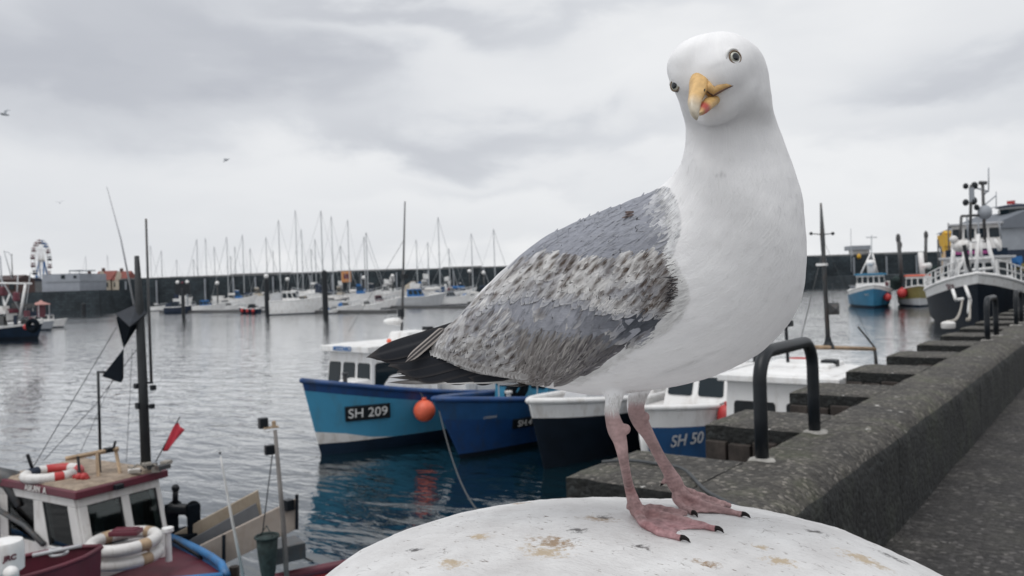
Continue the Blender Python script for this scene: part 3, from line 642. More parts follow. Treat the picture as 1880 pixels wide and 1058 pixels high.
# ================================================================== BOATS
def smooth(a, b, x): x = max(0, min(1, (x-a)/(b-a))); return x*x*(3-2*x)
class Boat:
    """local frame: x forward (stern -L/2, bow +L/2), y to port, z=0 at the waterline"""
    def __init__(s, label, bow, head, L, B, fb, rows, mats, cat='fishing boat', group=None, name='fishing_boat', rake=.5, full=2.4, nst=18, tw=.8, flare=.35, gun=None, gunr=.05, deck=None, bulw=.35):
        s.L, s.B, s.fb, s.rake, s.full, s.tw, s.flare = L, B, fb, rake, full, tw, flare
        h = Vector((head[0], head[1])).normalized(); hw_ = RGT0*h.x+FWD0*h.y
        s.h = hw_; o = Vector((bow.x, bow.y, 0))-hw_*(L/2)
        s.e = empty(name, (o.x, o.y, WATER), label, cat, group, math.atan2(hw_.y, hw_.x))
        bpy.context.view_layer.update(); s.M = s.e.matrix_world.copy(); s.Mi = s.M.inverted()
        ts = [0, .06]+[.06+.94*(i/(nst-2))**.85 for i in range(1, nst-1)]
        mb = MB(); nr = len(rows(0.5, s.sheer(.5)))
        pts = {}
        for sd_ in (1, -1):
            for i, t in enumerate(ts):
                for j, (z, mi) in enumerate(rows(t, s.sheer(t))): pts[sd_, i, j] = s.hp(t, z, sd_)
        for sd_ in (1, -1):
            o_ = len(mb.v)
            for i in range(len(ts)):
                for j in range(nr): mb.v.append(tuple(pts[sd_, i, j]))
            for i in range(len(ts)-1):
                for j in range(nr-1):
                    mi = rows(ts[i], s.sheer(ts[i]))[j][1]
                    mb.f.append((o_+i*nr+j, o_+(i+1)*nr+j, o_+(i+1)*nr+j+1, o_+i*nr+j+1)); mb.m.append(mi)
        k = len(ts)*nr
        for j in range(nr-1): mb.f.append((j, j+1, k+j+1, k+j)); mb.m.append(rows(0, s.sheer(0))[j][1])
        for j in range(nr-1):
            a = (len(ts)-1)*nr; mb.f.append((a+j, a+j+1, k+a+j+1, k+a+j)); mb.m.append(rows(1, s.sheer(1))[j][1])
        s.hull = mb.build('hull', mats, s.e, smooth='auto')
        s.ts = ts
        mb = MB(); 
        for sd_ in (1, -1): mb.tube([s.hp(t, s.sheer(t)+.0, sd_)+Vector((0, 0, gunr*.4)) for t in ts], gunr, 7)
        mb.tube([s.hp(0, s.sheer(0), 1)+Vector((0, 0, gunr*.4)), s.hp(0, s.sheer(0), -1)+Vector((0, 0, gunr*.4))], gunr, 7)
        s.gun = mb.build('gunwale', gun or mats[-1], s.e, smooth=True)
        mb = MB(); vs = []
        for t in ts:
            z = s.sheer(t)-bulw
            for f in (1, .5, 0, -.5, -1):
                p = s.hp(t, z, 1); p.y *= f*.97; vs.append(p)
        mb.add(vs, [(i*5+j, (i+1)*5+j, (i+1)*5+j+1, i*5+j+1) for i in range(len(ts)-1) for j in range(4)])
        s.deck = mb.build('deck', deck or GREY, s.e)
    def sheer(s, t):
        f0, f1, f2 = s.fb  # bow, mid, stern
        return f1+(f0-f1)*max(0, (t-.42)/.58)**1.9+(f2-f1)*max(0, (.42-t)/.42)**1.8
    def hp(s, t, z, sd_=1):
        u = max(0, (t-.40)/.60); wb = (1-u**s.full)**.75 if u < 1 else 0.0
        hb = s.B/2*(wb*(s.tw+(1-s.tw)*smooth(0, .4, t)))+.02
        zs = s.sheer(t); q = max(-.6, min(1.1, z/zs)); lo = 1-s.flare*smooth(.35, 1, t)-.08
        f = lo+(1-lo)*max(0, q)**.9 if q >= 0 else lo*(1+q*.9)
        x = -s.L/2+s.L*t+s.rake*(max(-.4, z)/s.fb[0])*max(0, (t-.5)/.5)**2.5
        return Vector((x, hb*f*sd_, z))
    def loc(s, p): return s.Mi @ Vector(p)
    def side(s):                          # the side that faces the camera
        return 1 if s.loc(EYE).y > 0 else -1
    def part(s, name, mb, mats, parent=None, **k): return mb.build(name, mats, parent or s.e, **k)
    def plate(s, t, zf, wd, ht, txt, tmat, pmat, name='number_plate', side=None, size=None, shear=0, bold=.0):
        sd_ = side or s.side(); z = s.sheer(t)*zf; dt = wd/2/s.L
        a, b = s.hp(t-dt, z, sd_), s.hp(t+dt, z, sd_); c = (a+b)/2
        x = (b-a).normalized(); y = (s.hp(t, z+.15, sd_)-s.hp(t, z-.15, sd_)).normalized()
        if (x.cross(y)).dot(Vector((0, sd_, 0))) < 0: x = -x
        n = x.cross(y).normalized(); c = s.hp(t, z, sd_)
        pl = None
        if pmat is not None:
            R = Matrix((x, y, n)).transposed(); mb = MB(); mb.box(c+n*.02, (wd, ht, .05), 0, R); pl = mb.build(name, pmat, s.e, bevel=.01)
        text_into('lettering', txt, size or ht*.72, tmat, pl or s.e, c+n*(.05 if pmat else .025), x, y, .004, shear, bold)
    def fender(s, t, zf, r, mat, name='fender', side=None, long=1.0):
        sd_ = side or s.side(); p = s.hp(t, s.sheer(t)*zf, sd_); p.y += sd_*(r+.01)
        mb = MB(); mb.ball(p, r, 16, sc_=(1, 1, long)); mb.tube([p+Vector((0, 0, r*long*.95)), p+Vector((0, 0, r*long*1.18))], r*.22, 8); f = mb.build(name, mat, s.e, smooth=True)
        mb = MB(); g = s.hp(t, s.sheer(t), sd_); g.z += .03; mb.tube([p+Vector((0, 0, r*long*1.15)), g], .012, 5); mb.build('lanyard', DROPE, f)
def quadpt(q, u, v):
    A, B, C, D = q; return (A*(1-u)+B*u)*(1-v)+(D*(1-u)+C*u)*v
def panel(q, u0, u1, v0, v1, th, r=.12, inset=-.005):
    """rounded panel lying proud on the wall quad q (A bl, B br, C tr, D tl seen from outside)"""
    n = (q[1]-q[0]).cross(q[3]-q[0]).normalized(); pl = []
    for (cu, cv, a0) in ((u0, v0, math.pi), (u1, v0, 1.5*math.pi), (u1, v1, 0), (u0, v1, .5*math.pi)):
        ru = (u1-u0)*r; rv = (v1-v0)*r; cu += ru if cu == u0 else -ru; cv += rv if cv == v0 else -rv
        for i in range(4):
            a = a0+math.pi/2*i/3; pl.append(quadpt(q, cu+ru*math.cos(a), cv+rv*math.sin(a)))
    mb = MB(); mb.prism([p+n*inset for p in pl], n*(th-inset)); return mb
def cabin(b, x0, x1, wid, z0, z1, mat=None, roof=None, rake=.12, tum=.06, wins=(2, 2, 2), wv=(.48, .86), oh=.10, rth=.07, name='wheelhouse', y0=0, aft=0, frame=None, crown=.03):
    """wheelhouse x0 (aft) .. x1 (front); wins = (port, starboard, front)"""
    h = wid/2; r = rake*(z1-z0); m = tum*(z1-z0)
    bt = [Vector((x0, y0-h, z0)), Vector((x1, y0-h, z0)), Vector((x1, y0+h, z0)), Vector((x0, y0+h, z0))]
    tp_ = [Vector((x0, y0-h+m, z1)), Vector((x1-r, y0-h+m, z1)), Vector((x1-r, y0+h-m, z1)), Vector((x0, y0+h-m, z1))]
    mb = MB(); mb.hexa(bt+tp_); wh = b.part(name, mb, mat or W_, bevel=.02)
    mb = MB(); o = oh
    rb = [Vector((x0-o, y0-h+m-o, z1+.003)), Vector((x1-r+o*1.6, y0-h+m-o, z1+.003)), Vector((x1-r+o*1.6, y0+h-m+o, z1+.003)), Vector((x0-o, y0+h-m+o, z1+.003))]
    mb.hexa(rb+[v+Vector((0, 0, rth)) for v in rb]); 
    rt = [v+Vector((0, 0, rth+.001)) for v in rb]; c_ = sum(rt, Vector())/4
    mb.hexa([c_+(v-c_)*.85 for v in rt]+[c_+(v-c_)*.7+Vector((0, 0, crown)) for v in rt])
    b.part('roof', mb, roof or W_, wh, bevel=.015)
    faces = {'s': [bt[0], bt[1], tp_[1], tp_[0]], 'p': [bt[2], bt[3], tp_[3], tp_[2]], 'f': [bt[1], bt[2], tp_[2], tp_[1]], 'a': [bt[3], bt[0], tp_[0], tp_[3]]}
    for key, n in zip(('p', 's', 'f', 'a'), tuple(wins)+(aft,)):
        q = faces[key]
        for i in range(n):
            u0 = (i+.5)/n-.40/n; u1 = (i+.5)/n+.40/n
            if n == 1: u0, u1 = .2, .8
            if frame is not None:
                f_ = panel(q, u0-.02, u1+.02, wv[0]-.03, wv[1]+.03, .012); f_.build('window_frame', frame, wh)
            panel(q, u0, u1, wv[0], wv[1], .02).build('window', WIN, wh)
    return wh, faces
def mast(b, pts, r, mat, name='mast', n=8): mb = MB(); mb.tube([b.loc(p) for p in pts], r, n); return b.part(name, mb, mat, smooth=True)
def lerp(a, b, t): return a+(b-a)*t
def wb(px, py): return Pz(px, py, WATER)
QA = (-.614, -.789)                        # bows of the moored row point back along the quay
# ---------- light blue boat SH 209
def rows209(t, zs):
    return [(-.4, 0), (.26, 0), (.26+.27*smooth(.86, 1.0, t)+.001, 1), (lerp(.3, zs, .5), 2), (zs-.20, 2), (zs-.195, 3), (zs, 3)]
rr = lambda f: (lambda t, zs: [(a, b) for a, b in f(t, zs)])
def shift(rows):                          # material index belongs to the strip above a level
    def g(t, zs):
        L_ = rows(t, zs); return [(L_[i][0], L_[min(i+1, len(L_)-1)][1]) for i in range(len(L_))]
    return g
b = Boat('light blue fishing boat with black SH 209 number plate and white wheelhouse', wb(590, 836), (-.66, -.75), 9.5, 3.3, (1.66, .92, .95), shift(rows209), [NAVY, WC, LBLUE, DBLUE], rake=.42, full=2.6, gun=DBLUE, gunr=.06, deck=LGREY, flare=.30)
b.plate(.905, .62, 1.0, .34, 'SH 209', W_, BLK, size=.30)
S = b.side()
wh, fc = cabin(b, 1.6, 3.7, 1.75, .8, 2.16, W_, W_, rake=.10, wins=(2, 2, 3), wv=(.42, .82), oh=.12, rth=.14, y0=-S*.42)
mb = MB(); mb.hexa([Vector((2.2, -.62, .9)), Vector((4.2, -.35, 1.2)), Vector((4.2, .35, 1.2)), Vector((2.2, .62, .9)), Vector((2.2, -.55, 1.65)), Vector((4.0, -.3, 1.55)), Vector((4.0, .3, 1.55)), Vector((2.2, .55, 1.65))]); b.part('foredeck_trunk', mb, W_, bevel=.03)
mb = MB(); mb.hexa([Vector((-2.6, -1.0, .6)), Vector((1.19, -1.0, .6)), Vector((1.19, 1.0, .6)), Vector((-2.6, 1.0, .6)), Vector((-2.6, -.95, 1.45)), Vector((1.19, -.95, 1.5)), Vector((1.19, .95, 1.5)), Vector((-2.6, .95, 1.45))]); b.part('aft_shelter', mb, W_, bevel=.03)
q = fc['f']; n_ = (q[1]-q[0]).cross(q[3]-q[0]).normalized()
text_into('lettering', 'MYSTARO', .15, BCOV, wh, (q[2]+q[3])/2+Vector((.235, 0, .085)), q[1]-q[0], q[3]-q[0], .004, 0, .004)
mb = MB(); mb.hexa([Vector((1.7, -.35, 2.33)), Vector((2.5, -.35, 2.33)), Vector((2.5, .4, 2.33)), Vector((1.7, .4, 2.33)), Vector((1.75, -.3, 2.56)), Vector((2.45, -.3, 2.56)), Vector((2.45, .35, 2.56)), Vector((1.75, .35, 2.56))]); b.part('roof_box', mb, W_, bevel=.03)
mb = MB(); mb.box((1.75, S*.30, 2.50), (.2, .22, .30)); b.part('floodlight', mb, BLK, bevel=.02)
mb = MB(); mb.ball((2.9, .2, 2.37), .06, 10); b.part('deck_lamp', mb, ORANGE, smooth=True)
mast(b, [P(735, 690, 20.2), P(739, 560, 20.2), P(743.5, 370, 20.2)], [.038, .034, .016], DSTEEL, 'mast')
mb = MB(); mb.ball(b.loc(P(722, 590, 20.2)), .2, 14, sc_=(1.3, 1.3, .45)); mb.tube([b.loc(P(722, 594, 20.2)), b.loc(P(738, 598, 20.2))], .03, 6); b.part('radar', mb, W_, smooth=True)
mb = MB(); mb.box(b.loc(P(736, 575, 20.15)), (.12, .12, .2)); mb.box(b.loc(P(742, 508, 20.2)), (.14, .14, .12)); b.part('mast_light', mb, BLK)
mast(b, [P(742, 440, 20.2), P(640, 610, 19.0)], .006, DROPE, 'stay', 4)
mb = MB(); mb.lathe([(.05, 0), (.045, .28), (.07, .3), (.07, .34)], b.hp(.93, b.sheer(.93)-.05, S)*1.0-Vector((0, S*.25, 0)), 10); b.part('bollard_post', mb, DSTEEL, smooth='auto')
b.fender(.80, .66, .25, ORANGE)
mb = MB(); g = [b.hp(t, b.sheer(t)+.5, S) for t in (.4, .52, .64, .74)]
mb.tube([p-Vector((0, S*.08, 0)) for p in g], .018, 6)
for p in g: mb.tube([p-Vector((0, S*.08, 0)), p-Vector((0, S*.08, .55))], .016, 6)
b.part('guard_rail', mb, LGREY, smooth=True)
# dark drooping pennant flown behind the wheelhouse
# ---------- deep blue boat SH.4
def rowsSH4(t, zs): return [(-.4, 0), (.10, 0), (zs*.45, 1), (zs-.42, 1), (zs-.40, 2), (zs-.28, 2), (zs, 2)]
b = Boat('deep blue open fishing boat marked SH.4 with light blue cuddy, between two larger boats', wb(846, 842), QA, 7.2, 2.3, (1.32, .92, .9), shift(rowsSH4), [BLACKH, DBLUE, MBLUE], rake=.75, full=2.2, gun=DBLUE, gunr=.06, deck=GREY, flare=.42)
b.plate(.80, .55, .62, .22, 'SH.4', W_, BLK, size=.2); b.plate(.90, .70, .5, .1, 'LYNDALE', LGREY, None, size=.075)
wh, fc = cabin(b, -.2, 1.5, 1.6, .55, 1.66, LBLUE, W_, rake=.05, wins=(3, 3, 3), wv=(.62, .93), oh=.1, rth=.05)
S = b.side()
mb = MB(); mb.torus((2.0, S*.35, 1.28), .22, .10, rot=Matrix.Rotation(1.2, 3, 'X')); mb.torus((1.9, S*.2, 1.22), .2, .09, rot=Matrix.Rotation(.8, 3, 'Y')); b.part('tyre_fender', mb, BLKR, smooth=True)
mb = MB(); mb.tube([b.hp(t, b.sheer(t)+.35, S)-Vector((0, S*.1, 0)) for t in (.5, .62, .75, .86)], .016, 6)
for t in (.5, .62, .75, .86): p = b.hp(t, b.sheer(t)+.35, S)-Vector((0, S*.1, 0)); mb.tube([p, p-Vector((0, 0, .4))], .014, 5)
b.part('guard_rail', mb, LGREY)
mb = MB(); mb.lathe([(.06, 0), (.05, .3), (.09, .32), (.09, .36)], (2.55, S*.5, .95), 10); b.part('bitt', mb, WC, smooth='auto')
# ---------- black hulled boat with white bulwark
def rowsB(t, zs): return [(-.4, 0), (.25, 0), (zs*.5, 0), (zs-.24-.08*smooth(.5, 1, t), 0), (zs-.23-.08*smooth(.5, 1, t), 1), (zs, 1)]
bw = wb(985, 862)+RGT0*.15
b = Boat('black hulled boat with broad white bulwark lying between SH.4 and SH 50', bw, QA, 8.0, 2.25, (1.36, 1.05, 1.0), shift(rowsB), [BLACKH, W_], rake=.42, full=2.4, gun=W_, gunr=.06, deck=WC, flare=.38, bulw=.12)
wh, fc = cabin(b, -1.2, .9, 1.5, .8, 1.9, W_, W_, rake=.2, wins=(3, 3, 3), wv=(.5, .88)); S = b.side()
mb = MB(); mb.hexa([Vector((1.2, -.6, 1.0)), Vector((2.9, -.3, 1.15)), Vector((2.9, .3, 1.15)), Vector((1.2, .6, 1.0)), Vector((1.2, -.5, 1.34)), Vector((2.8, -.25, 1.36)), Vector((2.8, .25, 1.36)), Vector((1.2, .5, 1.34))]); b.part('hatch_cover', mb, LGREY, bevel=.03)
# ---------- SH 50
def rows50(t, zs): return [(-.4, 0), (.2, 0), (zs*.5, 1), (zs-.34, 1), (zs-.33, 2), (zs, 2)]
bp = LD(2.33, 14.1, 0)
b = Boat('dark blue fishing boat SH 50 with white stem and bulwark, partly behind the parapet', bp, QA, 7.4, 2.3, (1.36, 1.12, 1.0), shift(rows50), [BLACKH, MBLUE, W_], rake=.25, full=2.8, gun=W_, gunr=.05, deck=WC, flare=.3, bulw=.1)
b.plate(.915, .56, .85, .3, 'SH 50', LGREY, None, size=.30, shear=.12, bold=.004)
mb = MB(); mb.tube([b.hp(1, z, 1)*1.0+Vector((.03, -.02, 0)) for z in (-.2, .3, .7, 1.0)], .07, 8); b.part('stem_band', mb, W_, smooth=True)
wh, fc = cabin(b, .3, 1.9, 1.35, .9, 1.78, W_, W_, rake=.35, wins=(3, 3, 2), wv=(.45, .86), oh=.06, rth=.05)
b.fender(.83, .86, .17, RED, long=1.4)
S = b.side(); mast(b, [b.M @ Vector((-.2, S*.5, .9)), b.M @ Vector((-.2, S*.5, 2.2))], .07, BLK, 'davit'); mast(b, [b.M @ Vector((.1, -S*.1, 1.75)), b.M @ Vector((.1, -S*.1, 2.5))], .02, DSTEEL, 'aerial')
mb = MB(); mb.box((-.35, S*.55, 2.2), (.3, .3, .25)); mb.box((-.5, S*.2, 1.3), (.5, .6, .7)); b.part('net_hauler', mb, BLK, bevel=.03)
# ---------- white wheelhouse boat behind the hoop
def rowsW(t, zs): return [(-.4, 0), (.15, 0), (zs*.5, 1), (zs, 1)]
b = Boat('white workboat with open dark wheelhouse doorway moored tight to the quay behind the hoop', Vector((-3.75, 9.5, 0)), QA, 5.6, 1.9, (1.3, 1.15, 1.1), shift(rowsW), [NAVY, W_], rake=.3, gun=W_, deck=LGREY, cat='workboat', name='workboat')
def bl(px, py, dep): return b.loc(P(px, py, dep))
q0 = bl(1435, 745, 10.2)
wh, fc = cabin(b, q0.x-1.4, q0.x+.05, 1.55, .95, 2.24, W_, W_, rake=-.02, wins=(2, 2, 0), wv=(.35, .82), oh=.08, rth=.09, y0=q0.y, aft=0, frame=None)
for (u0, u1) in ((.08, .46), (.56, .92)): panel(fc['f'], u0, u1, .16, .80, .012, .06).build('doorway', DARKIN, wh)
q = fc['f']; mb = MB(); c = quadpt(q, .68, .38); mb.box(c+Vector((.03, 0, 0)), (.06, .13, .4)); b.part('blue_drum', mb, BCOV, wh); mb = MB(); c = quadpt(q, .86, .62); mb.box(c+Vector((.03, 0, 0)), (.06, .14, .3)); b.part('hung_oilskin', mb, CRIM, wh)
mb = MB(); mb.box((q0.x-.9, q0.y, 2.37), (.7, .9, .09)); b.part('roof_locker', mb, W_, bevel=.03)
mb = MB(); mb.torus(bl(1462, 669, 11.3), .17, .06, mi=0); mb.torus(bl(1468, 664, 11.4), .15, .05, mi=0); b.part('life_ring', mb, RED, smooth=True)
mb = MB(); mb.box(bl(1524, 674, 10.7), (.2, .2, .2)); b.part('floodlight', mb, BLK, bevel=.02)
mb = MB(); mb.box(bl(1455, 676, 10.9), (.35, .35, .12)); mb.tube([bl(1447, 672, 10.9), bl(1443, 600, 10.9)], .022, 6); mb.box(bl(1446, 594, 10.9), (.12, .12, .08)); b.part('deck_gear', mb, BLK)
mast(b, [P(1521, 640, 11.6), P(1512, 470, 11.6), P(1510, 432, 11.6), P(1507, 373, 11.6)], [.035, .03, .035, .014], DSTEEL, 'mast')
mb = MB(); mb.lathe([(.1, 0), (.05, .1), (.04, .16)], bl(1521, 640, 11.6), 10); b.part('mast_foot', mb, BLK)
mast(b, [P(1478, 637, 11.3), P(1606, 641, 12.0)], .03, WOOD, 'boom'); mast(b, [P(1606, 641, 12.0), P(1609, 672, 12.0)], .025, DSTEEL, 'boom_post')
mast(b, [P(1575, 600, 11.9), P(1606, 638, 12.0)], .014, DSTEEL, 'strut')
for x_ in (1488, 1530): mast(b, [P(1510, 431, 11.6), P(x_, 429, 11.6)], .008, DSTEEL, 'yard', 5)
mb = MB()
for x_ in (1489, 1510, 1529): mb.ball(bl(x_, 429, 11.6), .025, 8)
b.part('masthead_lamp', mb, BLK)
mb = MB(); mb.box(bl(1509, 486, 11.6), (.13, .13, .035)); b.part('radar_bar', mb, W_)
mast(b, [P(1508, 470, 11.6), P(1468, 632, 11.3)], .006, DROPE, 'stay', 4); mast(b, [P(1511, 440, 11.6), P(1604, 640, 12.0)], .003, DROPE, 'stay', 4)
# kite shaped radar reflector
mb = MB(); c = P(1530, 567, 11.7); r_ = 11/FPX*11.7
mb.add([RGT0*r_+Vector((0, 0, r_)), -RGT0*r_+Vector((0, 0, r_)), -RGT0*r_-Vector((0, 0, r_)), RGT0*r_-Vector((0, 0, r_)), FWD0*r_*1.2, -FWD0*r_*1.2], [(0, 1, 5), (1, 2, 5), (2, 3, 5), (3, 0, 5), (1, 0, 4), (2, 1, 4), (3, 2, 4), (0, 3, 4)])
mb.tube([(0, 0, r_), P(1528, 520, 11.65)-c], .004, 4)
tag(mb.build('radar_reflector', DSTEEL, loc=c), 'small grey diamond radar reflector hanging over the water right of the hoop', 'reflector')

# ---------- trawler at the right
tbow = LD(27.2, 46.5, 0)
def rowsT(t, zs): return [(-.6, 0), (.4, 0), (zs*.5, 0), (zs-.50-.05*smooth(.6, 1, t), 0), (zs-.48-.05*smooth(.6, 1, t), 1), (zs, 1)]
b = Boat('large black hulled trawler with white bulwark, lattice gantry and radar mast, bow to the quay', tbow, (-.50, -.866), 19, 6.4, (3.35, 2.2, 2.4), shift(rowsT), [BLACKH, W_], rake=1.3, full=2.5, gun=W_, gunr=.1, deck=GREY, flare=.42, bulw=.9, cat='trawler', name='trawler')
b.plate(.90, .86, 1.6, .5, 'SH 8', MAROON, None, size=.5, side=b.side(), bold=.01)
wh, fc = cabin(b, -2.5, 3.2, 4.2, 1.5, 4.3, W_, LGREY, rake=.12, wins=(4, 4, 5), wv=(.60, .90), oh=.25, rth=.14)
mb = MB(); mb.box((-.2, 0, 4.72), (3.6, 3.6, .5)); d_ = b.part('blue_band', mb, NAVY, wh); mb = MB(); mb.box((1.63, -.2, 4.75), (.06, 2.2, .22)); b.part('name_board', mb, paint('magenta_board', (.25, .04, .16), .5), wh)
wh2, fc2 = cabin(b, -2.0, 1.4, 3.0, 4.97, 6.6, WC, LGREY, rake=.1, wins=(3, 3, 4), wv=(.45, .85), oh=.2, rth=.12, name='bridge')
def bt(px, py, dx_=0): return b.loc(P(px, py, dx_))
TD = 50.0
for (a, c_) in (((1752, 443), (1745, 522)), ((1769, 448), (1774, 518)), ((1796, 430), (1791, 515)), ((1812, 442), (1832, 512)), ((1771, 470), (1748, 518)), ((1826, 440), (1836, 460))):
    mb = MB(); mb.tube([bt(*a, TD), bt(*c_, TD)], .12, 8); b.part('gantry_leg', mb, W_, smooth=True)
for (a, c_) in (((1752, 445), (1814, 442)), ((1750, 478), (1822, 474)), ((1747, 500), (1826, 492)), ((1781, 445), (1783, 478)), ((1800, 442), (1802, 474))):
    mb = MB(); mb.tube([bt(*a, TD), bt(*c_, TD)], .09, 6); b.part('gantry_rail', mb, W_, smooth=True)
for (a, c_, r_) in (((1765, 397), (1762, 444), .09), ((1765, 397), (1806, 395), .08), ((1783, 340), (1781, 444), .10), ((1804, 335), (1808, 445), .10), ((1815, 308), (1815, 348), .04), ((1791, 345), (1815, 352), .05), ((1775, 398), (1778, 442), .06), ((1796, 398), (1797, 442), .06), ((1815, 349), (1804, 360), .05), ((1828, 360), (1806, 378), .04), ((1829, 352), (1829, 380), .03), ((1829, 380), (1815, 383), .03), ((1834, 402), (1838, 440), .05)):
    mb = MB(); mb.tube([bt(*a, TD), bt(*c_, TD)], r_, 6); b.part('mast', mb, DSTEEL if r_ > .06 else GREY, smooth=True)
for (px, py, r_) in ((1773, 342, .16), (1789, 341, .2), (1773, 372, .18), (1793, 381, .16), (1787, 369, .22)):
    mb = MB(); mb.ball(bt(px, py, TD), r_, 8, sc_=(1, 1, 1.2)); b.part('masthead_lamp', mb, BLK)
mb = MB(); mb.box(bt(1784, 358, TD), (.3, .3, .9)); b.part('signal_box', mb, GREY)
mb = MB(); mb.tube([bt(1798, 336, TD), bt(1811, 336, TD)], .12, 6); b.part('radar_scanner', mb, DSTEEL)
mb = MB(); mb.ball(bt(1808, 390, TD), .42, 14, sc_=(1, 1, 1.1)); b.part('satellite_dome', mb, GREY, smooth=True)
mb = MB(); mb.ball(bt(1764, 452, TD-1), .42, 14, sc_=(1.3, 1.2, .9)); mb.ball(bt(1751, 440, TD-1), .25, 10); b.part('winch_drum', mb, WC, smooth=True)
mb = MB(); mb.tube([bt(1770, 450, TD-2), bt(1778, 490, TD-2), bt(1792, 520, TD-3)], .12, 6); b.part('hose', mb, BLK)
for (a, c_) in (((1749, 532), (1755, 551)), ((1755, 551), (1768, 549)), ((1772, 525), (1781, 549)), ((1781, 549), (1778, 575))):
    mb = MB(); mb.tube([bt(*a, 44.5), bt(*c_, 44.0)], .09, 8); b.part('anchor_bracket', mb, W_, smooth=True)
S = b.side()
mb = MB()
for sd_ in (1, -1):
    ts_ = [.25+.7*i/14 for i in range(15)]
    for hgt in (.5, .95): mb.tube([b.hp(t, b.sheer(t), sd_)+Vector((0, 0, hgt)) for t in ts_], .04, 5)
    for t in ts_: p = b.hp(t, b.sheer(t), sd_); mb.tube([p, p+Vector((0, 0, .95))], .04, 5)
b.part('guard_rail', mb, W_)
# mooring lines of the trawler
for (a, c_) in (((1767, 550, 44.), (1738, 596, None)), ((1781, 552, 44.), (1777, 590, None))):
    mb = MB(); p, q = P(*a), Pz(c_[0], c_[1], TOPZ)+Vector((0, 0, .03)); mb.tube([lerp(p, q, i/8)-Vector((0, 0, .9*math.sin(math.pi*i/8)*.4)) for i in range(9)], .045, 6)
    tag(mb.build('mooring_line', ROPE, smooth=True), 'pale mooring rope from trawler bow to the white float' if a[0] == 1767 else 'frayed pale mooring rope hanging straight down from the trawler bow', 'rope')
# ---------- blue boat and ochre boat in the right background
def rowsA(t, zs): return [(-.5, 0), (.25, 0), (zs*.5, 1), (zs-.34, 1), (zs-.33, 2), (zs, 2)]
b = Boat('teal blue fishing boat with white rail and blue roofed wheelhouse seen bow on', wb(1604, 566), (-.36, -.93), 12.5, 4.4, (2.35, 1.6, 1.7), shift(rowsA), [NAVY, TEAL, W_], rake=.7, full=2.6, gun=W_, gunr=.08, deck=GREY, flare=.32)
wh, fc = cabin(b, 0, 2.8, 2.9, 1.2, 3.35, W_, TEAL, rake=.1, wins=(3, 3, 5), wv=(.62, .92), oh=.2, rth=.18)
for (nm, a, c_, r_, m_) in (('mast', (1600, 432), (1600, 500), .06, ALU), ('funnel', (1598, 478), (1601, 508), .42, W_), ('stay_leg', (1598, 466), (1579, 506), .09, W_), ('stay_leg', (1602, 466), (1612, 506), .09, W_), ('yard', (1590, 436), (1610, 436), .05, ALU), ('aerial', (1562, 420), (1563, 500), .035, ALU)):
    mast(b, [P(*a, 88), P(*c_, 88)], r_, m_, nm)
mb = MB(); mb.ball(b.loc(P(1598, 483, 87.5)), .45, 12, sc_=(1, 1, .8)); b.part('radar', mb, W_, smooth=True)
b.fender(.88, .5, .4, RED, side=(1 if b.loc(P(1641, 543, 84)).y > 0 else -1))
b.plate(.95, .62, .9, .28, 'GUIDE', LGREY, None, size=.25)
b = Boat('small ochre and grey fishing boat with orange trimmed wheelhouse between blue boat and trawler', wb(1688, 564), (-.42, -.9), 10, 3.9, (2.15, 1.5, 1.6), shift(lambda t, zs: [(-.5, 0), (.2, 0), (zs*.42, 1), (zs-.4, 2), (zs-.39, 2), (zs, 2)]), [NAVY, LGREY, OCHRE], rake=.5, full=2.6, gun=WC, gunr=.08, deck=GREY, flare=.3)
wh, fc = cabin(b, .2, 2.6, 2.4, 1.0, 3.1, W_, ORANGE, rake=.06, wins=(3, 3, 4), wv=(.5, .88), oh=.14, rth=.12)
b.fender(.88, .75, .5, RED)
for (nm, a, c_, r_, m_) in (('mast', (1690, 463), (1694, 508), .28, W_), ('radar', (1690, 489), (1708, 488), .35, W_), ('derrick', (1649, 432), (1656, 520), .2, DSTEEL), ('derrick', (1700, 428), (1699, 505), .16, DSTEEL), ('derrick', (1736, 462), (1731, 505), .22, WOOD)):
    mast(b, [P(*a, 86), P(*c_, 86)], r_, m_, nm)
for (px, py, r_) in ((1649, 438, .24), (1653, 450, .18), (1700, 432, .22)):
    mb = MB(); mb.ball(b.loc(P(px, py, 86)), r_, 8, sc_=(1, 1, 2.2)); b.part('power_block', mb, DSTEEL)
mb = MB(); mb.box(b.loc(P(1645, 522, 87)), (1.2, 1.2, 1.2)); mb.ball(b.loc(P(1645, 514, 86)), .42, 10); b.part('net_drum', mb, NET, smooth='auto')
b = Boat('small open grey boat lying below the dark wall left of the blue boat', wb(1566, 535), (-1, -.15), 9, 2.6, (1.15, .8, .8), shift(rowsW), [NAVY, GREY], rake=.8, gun=LGREY, deck=DARKIN, cat='open boat', name='open_boat')
b.e.location += FWD0*0
mb = MB(); mb.box((-2.2, 0, 1.2), (1.5, 1.3, .9)); b.part('covered_gear', mb, MAROON, bevel=.1); mb = MB(); mb.box((-3.6, 0, 1.3), (.9, 1.0, 1.1)); b.part('engine_box', mb, WC, bevel=.1)

